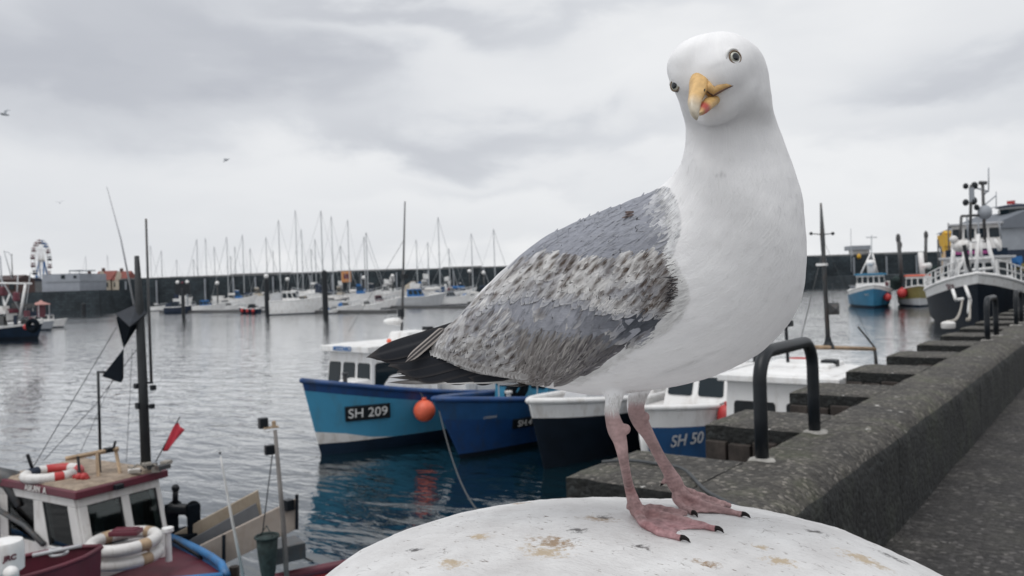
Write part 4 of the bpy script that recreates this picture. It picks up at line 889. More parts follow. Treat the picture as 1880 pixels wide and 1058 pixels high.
b = Boat('dark blue fishing boat mostly hidden behind the trawler bow, orange derrick standing over it', wb(1738, 556), (-.52, -.85), 13, 4.2, (2.4, 1.7, 1.8), shift(rowsA), [BLACKH, NAVY, W_], rake=.6, full=2.5, gun=GREY, gunr=.08, deck=GREY)
cabin(b, -2.5, 1.0, 2.8, 1.2, 3.6, WC, NCOV, wins=(3, 3, 4), wv=(.55, .88))
for (nm, a, c_, r_, m_) in (('mast', (1722, 440), (1724, 510), .10, DSTEEL), ('mast', (1741, 410), (1743, 505), .08, DSTEEL), ('derrick', (1722, 446), (1746, 500), .08, DSTEEL), ('derrick', (1752, 470), (1738, 512), .12, OCHRE)):
    mast(b, [P(*a, 95), P(*c_, 95)], r_, m_, nm)
random.seed(33)
for i, (px, py) in enumerate(((1716, 496), (1836, 470), (1852, 482), (1868, 476))):
    og = P(px, py+14, 152+i); mb = MB()
    for k in range(7): mb.box((random.uniform(-1.6, 1.6), random.uniform(-1, 1), random.uniform(-.6, 2.2)), (random.uniform(.6, 1.8), random.uniform(.6, 1.6), random.uniform(.5, 1.2)), 0, Matrix.Rotation(random.uniform(0, 1.5), 3, 'Z'))
    tag(mb.build('pot_stack', [NET, DWOOD, BCOV, OCHRE][i], loc=og), ['dark heap of pots on the far quay left of the trawler', 'brown stack of crates on the far quay behind the trawler mast', 'blue stack of boxes below the grey shed', 'mustard heap of gear at the right edge below the grey shed'][i], 'gear')
# ---------- left edge: navy boat, red canopy boat, white boat
b = Boat('navy hulled fishing boat with white rail and white gantry at the left edge', wb(70, 622), (1, -.12), 11, 3.4, (1.75, 1.3, 1.3), shift(rowsA), [BLACKH, NAVY, W_], rake=.6, full=2.4, gun=W_, gunr=.07, deck=GREY)
cabin(b, -1.5, 1.4, 2.3, 1.0, 2.9, W_, WC, wins=(4, 4, 3), wv=(.5, .88))
for (nm, a, c_, r_, m_) in (('gantry_leg', (47, 522), (36, 585), .08, W_), ('gantry_beam', (-30, 520), (58, 521), .06, W_), ('gantry_leg', (5, 545), (14, 580), .05, W_), ('gantry_leg', (18, 540), (4, 575), .05, W_), ('aerial', (7, 460), (22, 512), .03, ALU)):
    mast(b, [P(*a, 51), P(*c_, 51)], r_, m_, nm)
mb = MB(); mb.box(b.loc(P(5, 535, 51)), (.4, .5, .6)); b.part('winch', mb, MAROON, bevel=.1); mb = MB(); mb.box(b.loc(P(30, 545, 51)), (.3, .4, .6)); b.part('net_hauler', mb, CRIM, bevel=.1)
b.fender(.93, .7, .28, RED)
random.seed(12); mb = MB()
for k in range(16): mb.box(b.loc(P(random.uniform(0, 62), random.uniform(560, 592), 51+random.uniform(-.8, .8))), (random.uniform(.15, .7), random.uniform(.15, .6), random.uniform(.15, .6)), random.choice((0, 1, 2, 3, 3)), Matrix.Rotation(random.uniform(0, 3), 3, 'Z'))
b.part('deck_gear', mb, [WC, CRIM, NCOV, DSTEEL])
for (a, c_, r_) in (((0, 470), (6, 560), .05), ((33, 505), (30, 560), .04), ((56, 500), (46, 575), .03), ((-6, 500), (40, 575), .04)): mast(b, [P(*a, 51), P(*c_, 51)], r_, ALU, 'derrick')
mb = MB(); p = b.loc(P(60, 598, 49.5)); mb.torus(p, .3, .16, rot=Matrix.Rotation(math.pi/2, 3, 'X')); b.part('tyre', mb, BLKR, smooth=True)
b = Boat('little workboat with faded red canopy roof beside the navy boat', wb(93, 606), (.8, -.6), 5.5, 2.2, (1.0, .8, .8), shift(rowsW), [NAVY, GREY], gun=GREY, cat='workboat', name='workboat')
cp = b.loc(P(75, 558, dep_of(b.e.location)+.0)); mb = MB(); mb.lathe([(1.15, -.12), (1.1, -.05), (.3, .25), (.05, .45)], cp, 8); b.part('canopy', mb, paint('faded_red_canvas', (.38, .2, .18), .8), smooth='auto')
mb = MB(); mb.box(cp-Vector((0, 0, .9)), (.7, .7, 1.5)); b.part('engine_casing', mb, MAROON, bevel=.05)
mb = MB()
for sx in (-1, 1):
    for sy in (-1, 1): mb.tube([cp+Vector((sx*.8, sy*.6, -.1)), cp+Vector((sx*.8, sy*.6, -1.7))], .04, 6)
b.part('canopy_post', mb, LGREY)
b = Boat('small white cabin boat with dark cover behind the red canopy workboat', wb(116, 601), (1, .05), 4.6, 2.0, (1.1, .9, .9), shift(rowsW), [NAVY, W_], gun=W_, cat='motor boat', name='motor_boat')
cabin(b, -.9, .9, 1.5, .7, 1.7, WC, NCOV, wins=(2, 2, 1)); mb = MB(); mb.box((-1.4, 0, 1.1), (.7, 1.2, .7)); b.part('cover', mb, MAROON, bevel=.1)

ORD = ['first', 'second', 'third', 'fourth', 'fifth', 'sixth', 'seventh', 'eighth', 'ninth', 'tenth', 'eleventh', 'twelfth', 'thirteenth', 'fourteenth', 'fifteenth', 'sixteenth', 'seventeenth', 'eighteenth', 'nineteenth', 'twentieth', 'twenty-first', 'twenty-second', 'twenty-third', 'twenty-fourth', 'twenty-fifth', 'twenty-sixth', 'twenty-seventh', 'twenty-eighth', 'twenty-ninth', 'thirtieth', 'thirty-first', 'thirty-second', 'thirty-third']
# ---------- the marina
GY = 'yachts berthed in the marina'; GM = 'motor boats berthed in the marina'
def hoz(px): return 523-.033*(px-940)
def yacht(px, ptop, pwl, dirx, label, col=None, cover=None, L=9.5, lean=0.0, hullm=None, stay=True):
    p = wb(px, pwl); d = dep_of(p)
    hd_ = Vector((dirx, .35 if random.random() < .5 else -.35)).normalized()
    bw_ = p+(RGT0*hd_.x+FWD0*hd_.y)*(L*.5)
    b = Boat(label, bw_, (hd_.x, hd_.y), L, 2.7, (1.75, 1.35, 1.4), shift(rowsW), [NAVY, hullm or W_], rake=.9, full=1.8, nst=11, gun=col or W_, gunr=.05, deck=WC, cat='yacht', group=GY, name='sailing_yacht', tw=.7)
    mb = MB(); mb.hexa([Vector((-1.6, -.8, 1.0)), Vector((2.4, -.5, 1.0)), Vector((2.4, .5, 1.0)), Vector((-1.6, .8, 1.0)), Vector((-1.5, -.65, 2.6)), Vector((1.8, -.4, 2.2)), Vector((1.8, .4, 2.2)), Vector((-1.5, .65, 2.6))]); k = b.part('coachroof', mb, WC, bevel=.05)
    for sd_ in (-1, 1):
        mb = MB(); mb.hexa([Vector((-1.2, sd_*.74, 1.5)), Vector((1.2, sd_*.52, 1.52)), Vector((1.2, sd_*.56, 1.52)), Vector((-1.2, sd_*.78, 1.5)), Vector((-1.2, sd_*.68, 1.95)), Vector((1.2, sd_*.48, 1.8)), Vector((1.2, sd_*.53, 1.8)), Vector((-1.2, sd_*.73, 1.95))]); b.part('window', mb, WIN, k)
    zt = P(px, ptop, d).z-WATER; top = b.loc(P(px+lean, ptop, d)); bot = Vector((.6, 0, .9))
    top = Vector((.6+(top.x-.6)*0+random.uniform(-.15, .15), top.y*0, zt))
    tw_ = P(px, ptop, d); top = b.loc(tw_); bot = b.loc(Vector(P(px-(ptop-pwl)*.0-(pwl-ptop)*-.033*1.0, pwl-6, d))); 
    mb = MB(); mb.tube([bot, top], [.14, .09], 6); b.part('mast', mb, ALU)
    bm = MB(); bm.tube([bot+Vector((0, 0, 2.6)), bot+Vector((-3.8, 0, 2.5))], .36 if cover else .07, 7); b.part('boom_cover' if cover else 'boom', bm, cover or ALU, smooth=True)
    mb = MB(); zc = bot.z+(top.z-bot.z)*.55; mb.tube([lerp(bot, top, .55)+Vector((0, -.8, 0)), lerp(bot, top, .55)+Vector((0, .8, 0))], .035, 5); b.part('spreader', mb, ALU)
    if stay:
        mb = MB(); mb.tube([top*1.0, b.hp(.99, b.sheer(.99), 1)], .05 if random.random() < .5 else .03, 5); mb.tube([top*1.0, b.hp(0, b.sheer(0), 1)], .025, 4); b.part('stay', mb, ALU)
    return b
def motor(px0, px1, pwl, dirx, label, hullm=None, cab=None, roof=None, ch=1.0, cover=None, fb=(1.5, 1.1, 1.1), yaw=.25, flyb=False, arch=False, wide=False):
    p = wb((px0+px1)/2, pwl); d = dep_of(p); L = (px1-px0)/FPX*d
    hd_ = Vector((dirx, yaw)).normalized(); L = L/max(.5, abs(hd_.x))*.96
    bw_ = p+(RGT0*hd_.x+FWD0*hd_.y)*(L*.5); B = min(3.2, L*.36); k = min(1.0, L/8)*ch*1.5
    b = Boat(label, bw_, (hd_.x, hd_.y), L*.95, B, tuple(f*k for f in fb), shift(lambda t, zs: [(-.4, 0), (.12, 0), (zs*.5, 1), (zs-.2, 1), (zs, 1)]), [NAVY, hullm or W_], rake=.9*k, full=2.0, nst=12, gun=W_, gunr=.06, deck=WC, cat='motor boat', group=GM, name='motor_boat', tw=.85)
    z = b.sheer(.5); b.e.scale = (1, 1, 1.3)
    wh, fc = cabin(b, -L*.22, L*.16, B*.72, z-.3, z+.95*k, cab or W_, roof or W_, rake=.7, tum=.2, wins=(3, 3, 2), wv=(.45, .88), oh=.08, rth=.06)
    if cover:
        mb = MB(); mb.hexa([Vector((-L*.45, -B*.36, z-.2)), Vector((-L*.23, -B*.38, z-.2)), Vector((-L*.23, B*.38, z-.2)), Vector((-L*.45, B*.36, z-.2)), Vector((-L*.42, -B*.3, z+.6*k)), Vector((-L*.23, -B*.32, z+.9*k)), Vector((-L*.23, B*.32, z+.9*k)), Vector((-L*.42, B*.3, z+.6*k))]); b.part('cockpit_cover', mb, cover, bevel=.06)
    if flyb:
        mb = MB(); mb.hexa([Vector((-L*.15, -B*.28, z+1.05*k)), Vector((L*.03, -B*.28, z+1.05*k)), Vector((L*.03, B*.28, z+1.05*k)), Vector((-L*.15, B*.28, z+1.05*k)), Vector((-L*.16, -B*.3, z+1.6*k)), Vector((L*.05, -B*.3, z+1.5*k)), Vector((L*.05, B*.3, z+1.5*k)), Vector((-L*.16, B*.3, z+1.6*k))]); b.part('flybridge', mb, W_, bevel=.05)
    if arch:
        mb = MB(); mb.tube([(-L*.2, -B*.34, z+.6), (-L*.24, -B*.30, z+2.0), (-L*.24, B*.30, z+2.0), (-L*.2, B*.34, z+.6)], .09, 6); b.part('radar_arch', mb, W_, smooth=True)
    mb = MB()
    ts_ = [.55, .68, .8, .9, .985]
    for sd_ in (-1, 1):
        mb.tube([b.hp(t, b.sheer(t), sd_)+Vector((0, -sd_*.04, .5)) for t in ts_], .03, 4)
        for t in ts_: q = b.hp(t, b.sheer(t), sd_)+Vector((0, -sd_*.04, 0)); mb.tube([q, q+Vector((0, 0, .5))], .025, 4)
    b.part('bow_rail', mb, ALU)
    return b
motor(276, 302, 571, 1, 'small white cabin cruiser just right of the tall dark foreground mast')
motor(301, 352, 575, 1, 'long dark barge under a navy canopy beside the lamp board pile', NCOV, NCOV, NCOV, .8, NCOV)
motor(352, 408, 573, 1, 'white boat with bright blue cabin cover right of the lamp board pile', W_, BCOV, BCOV, .75)
motor(408, 437, 570, 1, 'small white cruiser between blue covered boat and dark boat with red fenders', cover=NCOV)
b = motor(440, 481, 576, -1, 'low dark motor boat with red fenders left of the big white cruiser', NAVY, BLK, BLK, .8); b.fender(.8, .6, .28, RED); b.fender(.2, .6, .28, RED); b.fender(.5, .6, .25, RED)
motor(492, 583, 577, 1, 'largest white motor cruiser with long raked bow between two tall piles', ch=.8, fb=(1.7, 1.4, 1.4), cover=LGREY)
motor(536, 588, 569, 1, 'white cruiser with cream cabin tucked behind the largest white cruiser', W_, CREAM, W_, cover=NCOV)
motor(600, 618, 576, .8, 'tiny white boat with blue cover just right of the right tall pile', cover=BCOV, ch=1.2)
motor(617, 657, 574, 1, 'white motor boat with blue canopy under the orange sign', cover=BCOV)
motor(655, 697, 572, 1, 'plain white boat with round white bow left of the maroon cabined cruiser')
motor(674, 724, 567, 1, 'white cruiser with maroon band and tall white cabin', W_, MAROON, W_, 1.0, flyb=True)
motor(722, 810, 563, 1, 'broad white catamaran like cruiser with blue window covers', LGREY, BCOV, W_, .85, flyb=True)
motor(802, 858, 560, 1, 'white sports cruiser with dark smoked canopy and radar arch near the gull wing', W_, GREY, GREY, .9, arch=True)
motor(845, 882, 556, 1, 'white cabin boat almost touching the gull wing', cover=BCOV)
for (x0_, x1_, y_, lab, kw) in ((318, 360, 566, 'white boat with navy spray hood behind the lamp board pile', dict(cover=NCOV)), (372, 420, 564, 'white cruiser half hidden behind the blue covered boat', dict(flyb=True)),
      (420, 462, 566, 'white cabin boat with bright blue canopy behind the dark boat with red fenders', dict(cab=BCOV)), (455, 500, 563, 'white boat with cream cabin behind the left pile', dict(cab=CREAM)), (545, 600, 562, 'white cruiser with navy cover behind the right tall pile', dict(cab=W_, cover=NCOV)),
      (606, 650, 560, 'tall white cabin boat standing right under the orange sign', dict(flyb=True, cab=CREAM)), (640, 690, 561, 'white boat with broad blue awning right of the orange sign', dict(cab=BCOV, roof=BCOV)), (690, 735, 558, 'white cruiser behind the maroon cabined boat', dict(flyb=True)),
      (740, 790, 556, 'white cruiser with cream canopy right of the blue trawler mast', dict(roof=CREAM, cover=CREAM)), (815, 850, 554, 'white boat with red awning behind the smoked glass cruiser', dict(roof=CRIM, cover=CRIM)),
      (286, 330, 560, 'white cabin boat with blue windscreen cover right of the tall dark foreground mast', dict(flyb=True, cover=BCOV)), (340, 380, 560, 'cream topped white boat in the back row above the blue covered boat', dict(cab=CREAM, flyb=True)),
      (390, 440, 559, 'white back row cruiser with blue awning left of the dark boat', dict(roof=BCOV, cover=BCOV)), (446, 486, 557, 'dark hulled back row boat with white cabin left of the left tall pile', dict(hullm=NAVY)),
      (505, 552, 559, 'white back row boat with big royal blue cover above the largest cruiser', dict(cab=BCOV, roof=BCOV, cover=BCOV)), (560, 600, 557, 'grey topped white back row boat behind the right tall pile', dict(cab=LGREY, flyb=True)),
      (655, 700, 556, 'white back row boat with navy cabin under the second tallest mast', dict(cab=NCOV)), (700, 745, 554, 'white back row cruiser with tall upper deck just left of the trawler mast', dict(flyb=True)),
      (760, 810, 553, 'blue hulled back row boat right of the trawler mast', dict(hullm=MBLUE, flyb=True))):
    motor(x0_, x1_, y_, random.choice((1, 1, -1)), lab, ch=1.55, **kw)
for k, px in enumerate((272, 308, 342, 378, 412, 446, 482, 520, 556, 594, 632, 668, 704, 742, 780, 818, 852)):
    motor(px-15-(k % 3)*3, px+15+(k % 2)*5, 556.5-(px-272)*.0085-(k % 2)*.8, 1 if k % 3 else -1, '%s in the hindmost marina row, %s from the left' % (('tall white boat with navy wheelhouse', 'tall white boat with plain cabin', 'grey boat with blue awning', 'maroon hulled boat with white cabin')[k % 4], ORD[k]),
          hullm=(W_, W_, GREY, MAROON)[k % 4], cab=(NCOV, W_, BCOV, W_)[k % 4], roof=(W_, W_, BCOV, LGREY)[k % 4], ch=1.9, flyb=k % 2 == 1, arch=k % 3 == 0, cover=(None, NCOV, BCOV)[k % 3])
motor(143, 174, 570, 1, 'small white boat left of the grey pile in front of the dark pier', cover=NCOV)
motor(176, 222, 568, 1, 'white cruiser with flybridge in front of the dark pier below the red roofed houses', flyb=True)
motor(222, 246, 566, 1, 'white day boat beside the dark foreground mast, right of the flybridge cruiser')
masts = [(276, 451, 560), (296, 460, 566), (324, 477, 562), (355, 476, 563), (361, 439, 565), (377, 437, 562), (393, 453, 563), (416, 435, 564), (423, 470, 560), (431, 453, 562), (445, 431, 563), (459, 456, 560), (488, 436, 562), (501, 460, 560), (511, 404, 564), (542, 386, 563), (553, 421, 560), (571, 457, 561), (578, 439, 560), (589, 387, 566), (608, 397, 562), (625, 451, 558), (638, 404, 561), (668, 435, 558), (672, 427, 560), (764, 440, 556), (785, 445, 556), (804, 399, 557), (824, 456, 553), (865, 429, 554), (906, 421, 552), (157, 470, 560), (197, 468, 560)]
random.seed(21)
for i, (px, pt, pw) in enumerate(sorted(masts)):
    cv = [BCOV, None, NCOV, None, WC][i % 5]
    yacht(px, pt, pw, 1 if i % 3 else -1, '%s hulled yacht with %s, its mast the %s from the left' % (('white', 'navy', 'white', 'white', 'mid blue', 'white', 'maroon')[i % 7], {0: 'a blue sail cover', 2: 'a navy sail cover', 4: 'a white sail cover'}.get(i % 5, 'a bare boom'), ORD[i]), cover=cv, L=8.5+1.5*random.random(), hullm=(W_, NAVY, W_, W_, MBLUE, W_, MAROON)[i % 7])
# pontoons and piles
mb = MB()
for (x0, x1, py) in ((300, 500, 574), (576, 720, 575), (700, 880, 566), (260, 880, 558)):
    a, c_ = wb(x0, py), wb(x1, py); d = (c_-a).normalized(); n_ = Vector((-d.y, d.x, 0))
    for p in (0,): mb.hexa([a-n_*.9+Vector((0, 0, -.3)), c_-n_*.9+Vector((0, 0, -.3)), c_+n_*.9+Vector((0, 0, -.3)), a+n_*.9+Vector((0, 0, -.3)), a-n_*.9+Vector((0, 0, .45)), c_-n_*.9+Vector((0, 0, .45)), c_+n_*.9+Vector((0, 0, .45)), a+n_*.9+Vector((0, 0, .45))])
tag(mb.build('pontoon', DSTEEL), kind='structure')
def pile(px, py0, py1, r, label, lamp=False, board=False):
    b_ = wb(px, py1); h = (py1-py0)/FPX*dep_of(b_)
    e_ = empty('mooring_pile', b_, label, 'pile', 'dark piles of the marina')
    mb = MB(); mb.lathe([(r, -1), (r, h-.2), (r*.6, h), (.02, h+.1)], (0, 0, 0), 10); mb.build('post', BLK, e_, smooth='auto')
    if lamp: mb = MB(); mb.ball((0, 0, h+.35), .38, 12); mb.build('lamp', W_, e_, smooth=True)
    if board:
        R = Matrix((RGT0, FWD0, UP0)).transposed(); mb = MB(); mb.box((0, 0, h), (2.4, .2, 1.9), 0, R); sb = mb.build('board', BLK, e_)
        for s_ in (-.8, .8): mb = MB(); mb.ball(RGT0*s_+Vector((0, 0, h+1.05)), .3, 10); mb.build('lamp', W_, sb, smooth=True)
        mb = MB(); mb.ball(Vector((0, 0, h+.95)), .2, 8); mb.build('red_lamp', CRIM, sb, smooth=True)
pile(491, 511, 577, .42, 'dark pile with white lamp on top, left of the big white cruiser', True)
pile(598, 497, 580, .42, 'tallest dark bare pile right of the big white cruiser')
pile(337, 530, 583, .30, 'dark pile carrying a board with two white lamps', False, True)
pile(154, 557, 575, .5, 'short dark pile in front of the dark pier on the left')
d = 190; og = P(635, 520, d)
e_ = empty('billboard', og, 'orange sign panel standing among the masts of the marina', 'sign')
mb = MB(); far_box(mb, 627, 644, 498, 518, d, d+.4, og); mb.build('panel', paint('orange_panel', (.50, .22, .08), .6), e_); mb = MB(); far_box(mb, 631, 640, 503, 512, d-.1, d-.02, og); mb.build('emblem', CRIM, e_)
for x_ in (629, 641): mb = MB(); far_box(mb, x_, x_+1.5, 517, 560, d+.1, d+.3, og); mb.build('post', DSTEEL, e_)

# ---------- near left boat with the red and white wheelhouse
def rowsK(t, zs): return [(-.4, 0), (.15, 0), (zs*.5, 1), (zs-.10, 1), (zs-.09, 2), (zs, 2)]
kb = LD(-3.19, 8.10, 0)
b = K = Boat('near fishing boat with maroon roofed white wheelhouse and red foredeck edged blue', kb, (.86, -.51), 6.0, 2.1, (.76, .62, .7), shift(rowsK), [BLACKH, BBLUE, BBLUE], rake=.25, full=1.7, gun=BBLUE, gunr=.045, deck=CRIM, bulw=.06, flare=.25)
cn = b.loc(P(115, 905, 8.5)); cr_ = b.loc(P(322, 872, 9.2)); cl = b.loc(P(22, 878, 9.4))
x1 = (cn.x+cr_.x)/2; x0 = cl.x; ya, yb = min(cn.y, cr_.y, cl.y)+.02, max(cn.y, cr_.y)
S = b.side(); zr = cn.z                    # roof level above the water
y_near, y_far = cn.y, cr_.y; hx0, hx1 = x0+.06, x1-.06
ylo, yhi = sorted((y_near, y_far)); ylo += .05; yhi -= .05
zb, zt = .62, zr-.05
wh = MB(); rk = .20                         # windscreen leans: foot further forward
def WP(x, y, z): return Vector((x+(rk*(zt-z)/(zt-zb) if x > (hx0+hx1)/2 else 0), y, z))
zs0, zs1 = zb+.30, zt-.10                   # sill and head of the windows
def strip(xa, ya_, xb, yb_, z0, z1, th=.05):
    d = Vector((xb-xa, yb_-ya_, 0)).normalized(); n_ = Vector((d.y, -d.x, 0))*th/2
    A0, B0, A1, B1 = WP(xa, ya_, z0), WP(xb, yb_, z0), WP(xa, ya_, z1), WP(xb, yb_, z1)
    wh.hexa([A0-n_, B0-n_, B0+n_, A0+n_, A1-n_, B1-n_, B1+n_, A1+n_])
walls = [((hx1, ylo), (hx1, yhi), [.0, .10, .50, .60, .95, 1.0]), ((hx0, ylo), (hx1, ylo), [0, .12, .48, .58, .90, 1]), ((hx0, yhi), (hx1, yhi), [0, .12, .48, .58, .90, 1]), ((hx0, ylo), (hx0, yhi), [0, .3, .7, .72, .95, 1])]
panes = []
for (a, c_, cuts) in walls:
    pt = lambda u: (lerp(a[0], c_[0], u), lerp(a[1], c_[1], u))
    strip(*pt(0), *pt(1), zb, zs0); strip(*pt(0), *pt(1), zs1, zt)
    for i in (0, 2, 4): strip(*pt(cuts[i]), *pt(cuts[i+1]), zs0+.001, zs1-.001)
    for i in (1, 3): panes.append((pt(cuts[i]), pt(cuts[i+1])))
whk = b.part('wheelhouse', wh, WC, bevel=.008)
for (a, c_) in panes:
    A, Bq, C, D = WP(*a, zs0), WP(*c_, zs0), WP(*c_, zs1), WP(*a, zs1); n_ = (Bq-A).cross(D-A).normalized()*.006
    mb = MB(); mb.hexa([A-n_, Bq-n_, Bq+n_, A+n_, D-n_, C-n_, C+n_, D+n_]); b.part('window', mb, CLEAR, whk)
    f = MB(); 
    for (p, q) in ((A, Bq), (Bq, C), (C, D), (D, A)): f.tube([p, q], .018, 4)
    b.part('window_seal', f, BLK, whk)
mb = MB(); mb.box(((hx0+hx1)/2-.05, (ylo+yhi)/2+.18*-S, (zb+zs0)/2+.12), (.9, .35, .55)); mb.box((hx1-.18, (ylo+yhi)/2-S*.12, zs0+.1), (.16, .5, .45)); mb.box((hx0+.3, (ylo+yhi)/2-S*.2, zs0+.2), (.25, .3, .8)); b.part('console', mb, DARKIN, whk, bevel=.02)
mb = MB(); o_ = .07
rb = [Vector((hx0-o_, ylo-o_, zt+.002)), Vector((hx1+o_+.05, ylo-o_, zt+.002)), Vector((hx1+o_+.05, yhi+o_, zt+.002)), Vector((hx0-o_, yhi+o_, zt+.002))]
mb.hexa(rb+[v+Vector((0, 0, .085)) for v in rb]); rf = b.part('roof', mb, CRIM, whk, bevel=.012)
mb = MB(); rt = [v+Vector((0, 0, .0875)) for v in rb]; c_ = sum(rt, Vector())/4; mb.hexa([c_+(v-c_)*.93 for v in rt]+[c_+(v-c_)*.86+Vector((0, 0, .022)) for v in rt]); b.part('roof_deck', mb, paint('peeling_cream_deck', (.27, .215, .165), .85, .4, 7, .4, dirt=(.12, .07, .045), damt=.4), rf)
ys = ylo if S < 0 else yhi; q = S*(o_+.006)
text_into('lettering', 'ASKAN  A', .095, WC, rf, Vector(((hx0+hx1)/2+.12, ys+q, zt+.045)), Vector((1 if S < 0 else -1, 0, 0)), Vector((0, 0, 1)), .003, 0, .002)
mb = MB(); mb.box((hx1+o_+.075, lerp(y_near, y_far, .42), zt+.04), (.06, .10, .06)); b.part('deck_light', mb, BLK, rf, bevel=.01)
def kl(px, py, dep): return b.loc(P(px, py, dep))
RZ = 9.1
for (nm, pts_, r_, m_) in (
    ('mast', [(268, 852, RZ), (262, 700, RZ), (256, 560, RZ), (251, 470, RZ)], [.056, .052, .046, .026], paint('dark_mast_wood', (.022, .025, .028), .7, .3, 5, .2)),
    ('topmast', [(278, 704, RZ+.02), (273, 560, RZ+.02), (268, 402, RZ+.02)], [.016, .015, .012], DSTEEL),
    ('spreader', [(262, 703, RZ), (281, 703, RZ)], .012, BLK), ('spreader', [(264, 745, RZ), (282, 747, RZ)], .014, BLK),
    ('pole', [(184, 832, 9.3), (180, 682, 9.3)], .016, BLK), ('pole_arm', [(178, 683, 9.3), (200, 684, 9.3)], .012, BLK),
    ('stay', [(62, 856, 8.9), (214, 601, 9.1)], .0045, DROPE), ('stay', [(80, 846, 8.9), (176, 742, 9.2), (252, 640, 9.1)], .004, DROPE), ('stay', [(148, 830, 9.0), (210, 690, 9.2)], .003, DROPE), ('stay', [(232, 850, 9.1), (243, 640, 9.1)], .003, DROPE),
    ('whip_aerial', [(246, 560, 9.15), (222, 440, 9.15), (196, 343, 9.15)], [.012, .009, .005], LGREY)):
    mast(b, [P(*p) for p in pts_], r_, m_, nm)
for (px, py, s_) in ((281, 712, .055), (279, 746, .05), (251, 709, .055), (255, 745, .065)): mb = MB(); mb.box(kl(px, py, RZ-.02), (s_, s_, s_*1.1)); b.part('mast_lamp', mb, BLK, bevel=.008)
# wooden gallows on the roof
mb = MB()
for pts_ in ([(120, 843, 8.9), (218, 824, 9.2)], ):
    mb.tube([kl(*p) for p in pts_], .028, 5)
for pts_ in ([(178, 830, 9.05), (181, 880, 8.95)], [(212, 826, 9.2), (222, 877, 9.05)]): mb.tube([kl(*p) for p in pts_], .020, 5)
b.part('gallows', mb, WOOD)
mb = MB(); mb.tube([kl(143, 838, 8.95), kl(146, 872, 8.9)], .016, 5); mb.tube([kl(182, 832, 9.2), kl(184, 868, 9.15)], .014, 5); mb.box(kl(200, 826, 9.15), (.09, .09, .05)); mb.tube([kl(208, 825, 9.18), kl(212, 810, 9.18)], .014, 6); b.part('gallows_iron', mb, BLK)
mb = MB(); mb.lathe([(.035, 0), (.03, .3), (.06, .32), (.06, .36)], kl(310, 1030, 8.6), 12); b.part('samson_post', mb, W_, smooth='auto')
random.seed(8); mb = MB()
for k in range(9): mb.box(kl(random.uniform(232, 306), random.uniform(848, 866), random.uniform(9.0, 9.25)), (random.uniform(.04, .16), random.uniform(.04, .14), random.uniform(.02, .07)), random.choice((0, 1, 2)), Matrix.Rotation(random.uniform(0, 3), 3, 'Z'))
mb.tube([kl(235+8*q, 856+4*math.sin(q*1.9), 9.1) for q in range(9)], .012, 5, 2); b.part('roof_gear', mb, [DSTEEL, WC, ROPE])
# gear heap aft and to port of the wheelhouse
random.seed(5); mb = MB()
for i in range(26):
    p = kl(20+random.uniform(-40, 60), 955+random.uniform(-60, 40), 9.3+random.uniform(0, .4)); mb.box(p, (random.uniform(.05, .3), random.uniform(.05, .25), random.uniform(.04, .2)), random.choice((0, 0, 1, 2)), Matrix.Rotation(random.uniform(0, 3), 3, Vector((random.random(), random.random(), 1)).normalized()))
for i in range(8):
    p = kl(30+random.uniform(-40, 60), 950+random.uniform(-50, 30), 9.2); q = p+Vector((random.uniform(-.4, .4), random.uniform(-.3, .3), random.uniform(-.3, .5))); mb.tube([p, q], .02, 5, random.choice((0, 1, 2)))
b.part('deck_gear', mb, [BLK, DSTEEL, LGREY])
mb = MB(); mb.tube([kl(-40, 870, 9.2), kl(20, 880, 9.2), kl(34, 930, 9.0)], [.13, .12, .03], 8); mb.tube([kl(-30, 920, 9.2), kl(45, 965, 8.9), kl(80, 1000, 8.7)], .03, 6); b.part('davit', mb, [DSTEEL], smooth=True)
# day shape: two dark cones point to point with a kite shaped ball above
dsh = empty('day_shape', P(227, 640, 9.1), 'black fishing day shape of two cones point to point hanging by the dark mast', 'day shape')
og = P(227, 640, 9.1)
def pyr(mb, apex, base): mb.add([apex]+base, [(0, i+1, (i+1) % len(base)+1) for i in range(len(base))]+[tuple(range(len(base), 0, -1))])
mb = MB(); D = 9.1
pyr(mb, Vector((0, 0, 0)), [P(213, 583, D-.05)-og, P(240, 600, D-.12)-og, P(258, 590, D)-og, P(232, 578, D+.12)-og]); mb.build('upper_cone', BLKR, dsh)
mb = MB(); pyr(mb, Vector((0, 0, -.003)), [P(187, 691, D-.03)-og, P(222, 703, D-.1)-og, P(227, 695, D)-og, P(206, 684, D+.1)-og]); mb.build('lower_cone', BLKR, dsh)
mb = MB(); pyr(mb, P(252, 558, D)-og, [P(212, 576, D)-og, P(238, 600, D-.13)-og, P(270, 574, D)-og, P(240, 572, D+.13)-og]); pyr(mb, P(246, 606, D)-og, [P(270, 576, D)-og, P(238, 601, D-.128)-og, P(213, 578, D)-og, P(240, 573, D+.128)-og]); mb.build('top_kite', paint('dark_canvas', (.03, .035, .045), .8, .2, 8), dsh)
